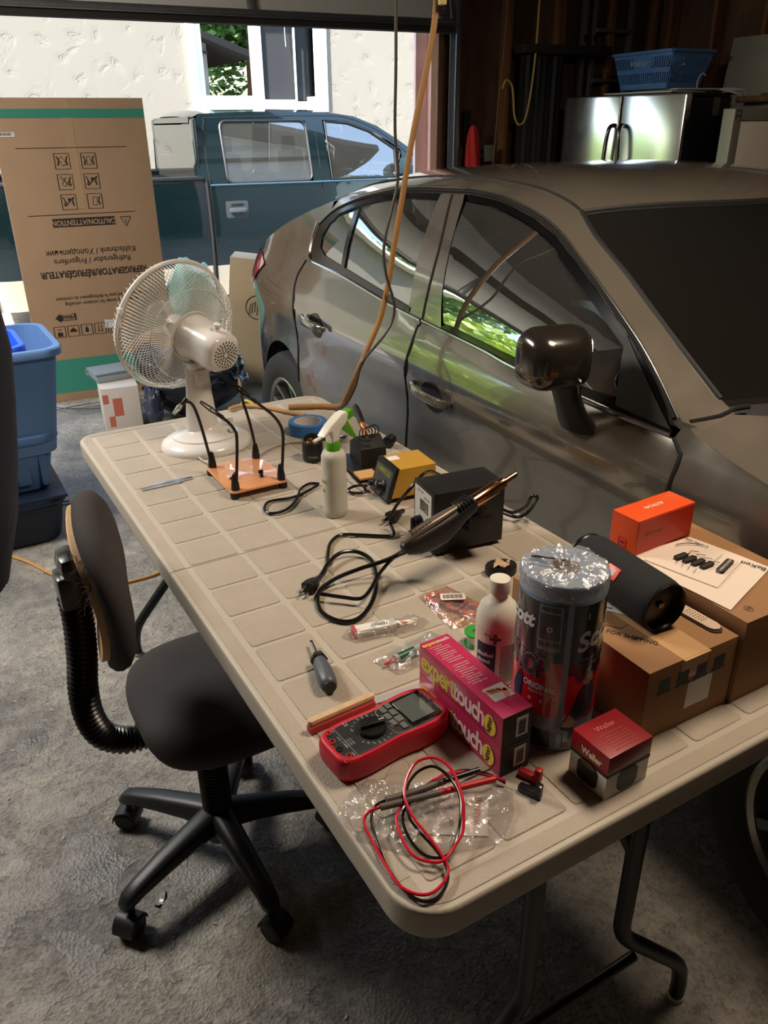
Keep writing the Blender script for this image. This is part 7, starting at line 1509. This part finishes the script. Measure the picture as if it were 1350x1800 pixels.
# ------- cardboard boxes on the table
def build_boxes():
    kb = cardb('kraft_box', (150, 110, 72)); ink = mat('carton_ink', (44, 38, 34), .7); tape = mat('pale_tape', (196, 156, 110), .3, coat=.4)
    b = thing('cardboard_box', 'brown shipping box on the table with a black speaker on top', 'box', (.4825, -.680, TZ), R(-1)); W_, D_, H = .180, .300, .123
    MB().box((0, 0, H/2), (W_, D_, H), .0012).build('carton_body', kb, b)
    MB().box((.0, -.02, H+.0003), (.052, D_-.03, .0006)).box((.0, -D_/2-.0003, H-.018), (.052, .0006, .038)).build('packing_tape', tape, b)
    MB().box((.02, -D_/2-.0004, .052), (.050, .0006, .046)).build('address_label', mat('white_label', (226, 224, 220), .6), b)
    t = MB().text('FOR SHIPPING', .013, frame((-.048, -.075, H+.0004), (.55, -.83, 0), (.83, .55, 0)), sx=.9).tube([(-.06, -.03, H), (-.045, -.050, H), (-.02, -.046, H), (-.045, -.05, H)], .0008, 4)
    for k in range(4): t.text(('FR', 'AG', 'IL', 'E')[k], .026, frame((-.056+.037*k, -D_/2-.0004, .092), (1, 0, 0), (0, 0, 1)), bold=.0012, sx=.7) if False else t.box((-.056+.037*k, -D_/2-.0004, .092), (.022, .0005, .020), .0002).box((-.056+.037*k, -D_/2-.0004, .078), (.028, .0005, .004))
    t.build('printed_text', mat('blue_black_ink', (26, 34, 44), .6), b, smooth=0)
    s = thing('packing_slip', 'white packing slip lying under the black speaker', 'paper', (.470, -.650, TZ+H+.0012), R(-56))
    MB().box((0, 0, .0003), (.15, .07, .0006)).build('paper', mat('paper_white', (220, 216, 206), .6), s); MB().text('MADE IN CHINA', .007, T(.0, -.026, .0008)).text('lot 0426', .005, T(.03, -.016, .0008)).build('printed_text', ink, s, smooth=0)
    c = thing('cardboard_box', 'larger brown box at the right edge of the table under the manuals', 'box', (.672, -.695, TZ), R(-1)); W2_, D2, H2 = .186, .285, .145
    MB().box((0, 0, H2/2), (W2_, D2, H2), .0012).build('carton_body', kb, c); MB().lathe([(.006, 0), (.007, 0), (.007, .0004), (.006, .0004), (.006, 0)], 24, T(-.06, -.118, H2)).build('printed_mark', ink, c)
    MB().text('CE', .007, T(-.06, -.118, H2+.0004)).build('printed_mark', ink, c, smooth=0)
    z2 = TZ+H2+.0012
    ob = thing('meter_box', 'bright orange box standing behind the speaker and manuals', 'box', (.652, -.580, z2), R(2)); og = mat('orange_card', (232, 84, 34), .38, coat=.2)
    MB().box((0, 0, .032), (.140, .056, .064), .0008).build('carton_body', og, ob); MB().box((0, -.0284, .031), (.138, .0006, .060)).build('front_panel', mat('deep_orange', (196, 52, 28), .4), ob)
    MB().text('ASTROAI', .011, T(.0, .002, .0644) @ Rz(PI), bold=.0003).build('lettering', mat('cream_print', (220, 204, 180), .5), ob, smooth=0)
    MB().text('ASTROAI', .011, frame((-.03, -.0290, .035), (1, 0, 0), (0, 0, 1)), bold=.0002).build('lettering', mat('gold_print', (170, 96, 50), .5), ob, smooth=0)
    t = MB(); 
    for dx, dz, w, h in ((0, .008, .016, .001), (0, -.008, .016, .001), (.008, 0, .001, .016), (-.008, 0, .001, .016), (0, 0, .008, .006)): t.box((-.0704, dx, .015+dz), (.0004, w, h))
    t.build('printed_mark', mat('dark_pink', (170, 16, 60), .4), ob, smooth=0)
    def sheet(name, label, cat, pts, z, m, lift=0., th=.0008):
        return MB().patch(pts, .02, lambda a, b_: (a, b_, z+lift*max(0, math.sin((a+b_)*30))), thick=th).build(name, m, label=label, cat=cat, smooth=40)
    ppm = mat('manual_paper', (224, 208, 192), .55)
    p1 = sheet('manual_sheet', 'large printed sheet lying on the right-hand box', 'paper', [(.574, -.606), (.716, -.612), (.742, -.752), (.582, -.802), (.572, -.70)], z2+.0006, ppm, .0008)
    F = lambda x, y, r_: T(x, y, z2+.0022) @ Rz(R(r_))
    MB().text('BaKon', .015, F(.722, -.735, 108)).build('printed_text', ink, p1, smooth=0)
    p2 = sheet('instruction_manual', 'instruction manual booklet with line drawings on top of the large sheet', 'booklet', [(.586, -.630), (.700, -.618), (.718, -.716), (.614, -.752)], z2+.0030, ppm, .0006, .003)
    t = MB().text('ESD Rework', .008, T(.700, -.64, z2+.0066) @ Rz(R(-80)))
    rn = random.Random(8)
    for k in range(4): t.box((.640+.004*k, -.672-.014*k+.014, z2+.0068), (.026, .010, .0006), .002, T(0, 0, 0)).tube([(.655, -.66-.012*k, z2+.0068), (.668, -.655-.014*k, z2+.0068), (.676, -.664-.014*k, z2+.0068)], .0006, 4, smooth=3).tube([(.628, -.664-.012*k, z2+.0068), (.616, -.668-.012*k, z2+.0068)], .0005, 4)
    t.tube([(.664, -.626, z2+.0068), (.684, -.632, z2+.0068), (.702, -.650, z2+.0068)], .0008, 4, smooth=4).tube([(.660, -.700, z2+.0066), (.702, -.690, z2+.0066)], .0004, 4)
    t.prism(rrect(.052, .013, .005, 4), 0, .0005, M=T(.676, -.716, z2+.0066) @ Rz(R(18)))
    t.build('printed_text', ink, p2, smooth=0)
    MB().text('INSTRUCTION MANUAL', .0062, T(.676, -.716, z2+.0072) @ Rz(R(198)), sx=.72).build('lettering', mat('cream_print', (220, 204, 180), .5), p2, smooth=0)
    # speaker
    o = Vector((.4935, -.590, TZ+H+.0425)); e = Vector((.4795, -.768, TZ+H+.0425)); d = (e-o).normalized(); L = (e-o).length
    s = thing('portable_speaker', 'black cylindrical portable speaker with orange badge on the brown box', 'speaker', tuple(o)); Ms = d.to_track_quat('Z', 'Y').to_matrix().to_4x4()
    MB().lathe([(0, .004), (.029, .002), (.038, .006), (.0405, .014), (.041, .03), (.041, L-.03), (.0405, L-.014), (.039, L-.006), (.0368, L-.003)], 56, Ms).build('fabric_body', mat('black_mesh_fabric', (30, 31, 33), .8, bump=.9, bscale=1500, dist=.001), s, smooth=50)
    MB().lathe([(.034, L-.009), (.0375, L-.004), (.0388, L-.001), (.0375, L+.001), (.035, L-.002), (.033, L-.014), (0, L-.012)], 48, Ms).build('bass_end', mat('rubber_black', (18, 18, 19), .3), s, smooth=50)
    MB().lathe([(.034, .006), (.038, .001), (.0375, -.002), (.035, 0), (.033, .010), (0, .010)], 48, Ms).build('bass_end', mat('rubber_black', (18, 18, 19), .3), s, smooth=50)
    MB().box((0, 0, L-.010), (.010, .008, .004), .001, Ms).build('end_badge', mat('brass_badge', (150, 130, 100), .3, 1.), s)
    n_ = Vector((-.78, 0, .62)).normalized(); c0 = d*(L*.52)+n_*.0412; Fb = frame(c0, (.0, 1, 0), n_.cross(Vector((0, 1, 0))))
    xb = d*-1; yb = n_.cross(xb); Fb = Matrix((xb, yb, n_)).transposed().to_4x4(); Fb.translation = c0
    MB().prism(rrect(.026, .020, .002), -.002, .0012, .0003, M=Fb).build('badge', mat('orange_badge', (236, 74, 34), .35), s)
    MB().text('JBL', .011, Fb @ T(0, 0, .0013), bold=.0005, sx=.85).build('badge_text', mat('white_print', (220, 220, 216), .5), s, smooth=0)
    w_ = thing('watch_strap', 'beige perforated watch strap sticking out from under the speaker', 'strap', (.553, -.775, TZ+H+.001), R(-88))
    st_ = MB().prism([(-.035, -.011), (.022, -.011), (.030, -.008), (.034, 0), (.030, .008), (.022, .011), (-.035, .011)], .001, .0038, .0008).build('band', mat('beige_band', (206, 184, 160), .6), w_)
    h = MB()
    for k in range(7):
        for y_ in (-.005, 0, .005): h.cyl((-.024+k*.005, y_, .0038), (-.024+k*.005, y_, .0041), .0011, n=8)
    h.build('band_holes', black, w_, smooth=0)
    MB().prism([(-.032, -.013), (.028, -.013), (.035, -.009), (.039, 0), (.034, .007), (.022, .010), (-.032, .008)], .0, .0010, 0).build('band_backing', mat('dark_backing', (40, 32, 28), .6), w_)
build_boxes()
# ------------------------------------------------------------------ groups of repeats
for key, grp in (('recycling_bin', 'blue bins in the stack at the left'), ('solder_wick', 'wick reels in the orange bag'), ('glove_box', 'pink boxes stacked by the multimeter'),
                 ('power_cable', 'black cables on the table'), ('test_lead', 'multimeter test leads'), ('cardboard_box', 'brown boxes on the table'), ('mains_plug', 'mains plugs on the table'),
                 ('tree', 'trees around the garage'), ('bush', 'bushes left of the driveway'), ('foam_board', 'boards on the refrigerator'), ('pole', 'poles on the wall ledge'), ('board', 'upright timbers by the locker')):
    hit = [o for o in bpy.data.objects if o.parent is None and o.name.split('.')[0] == key and 'label' in o]
    if len(hit) > 1:
        for o in hit: o['group'] = grp
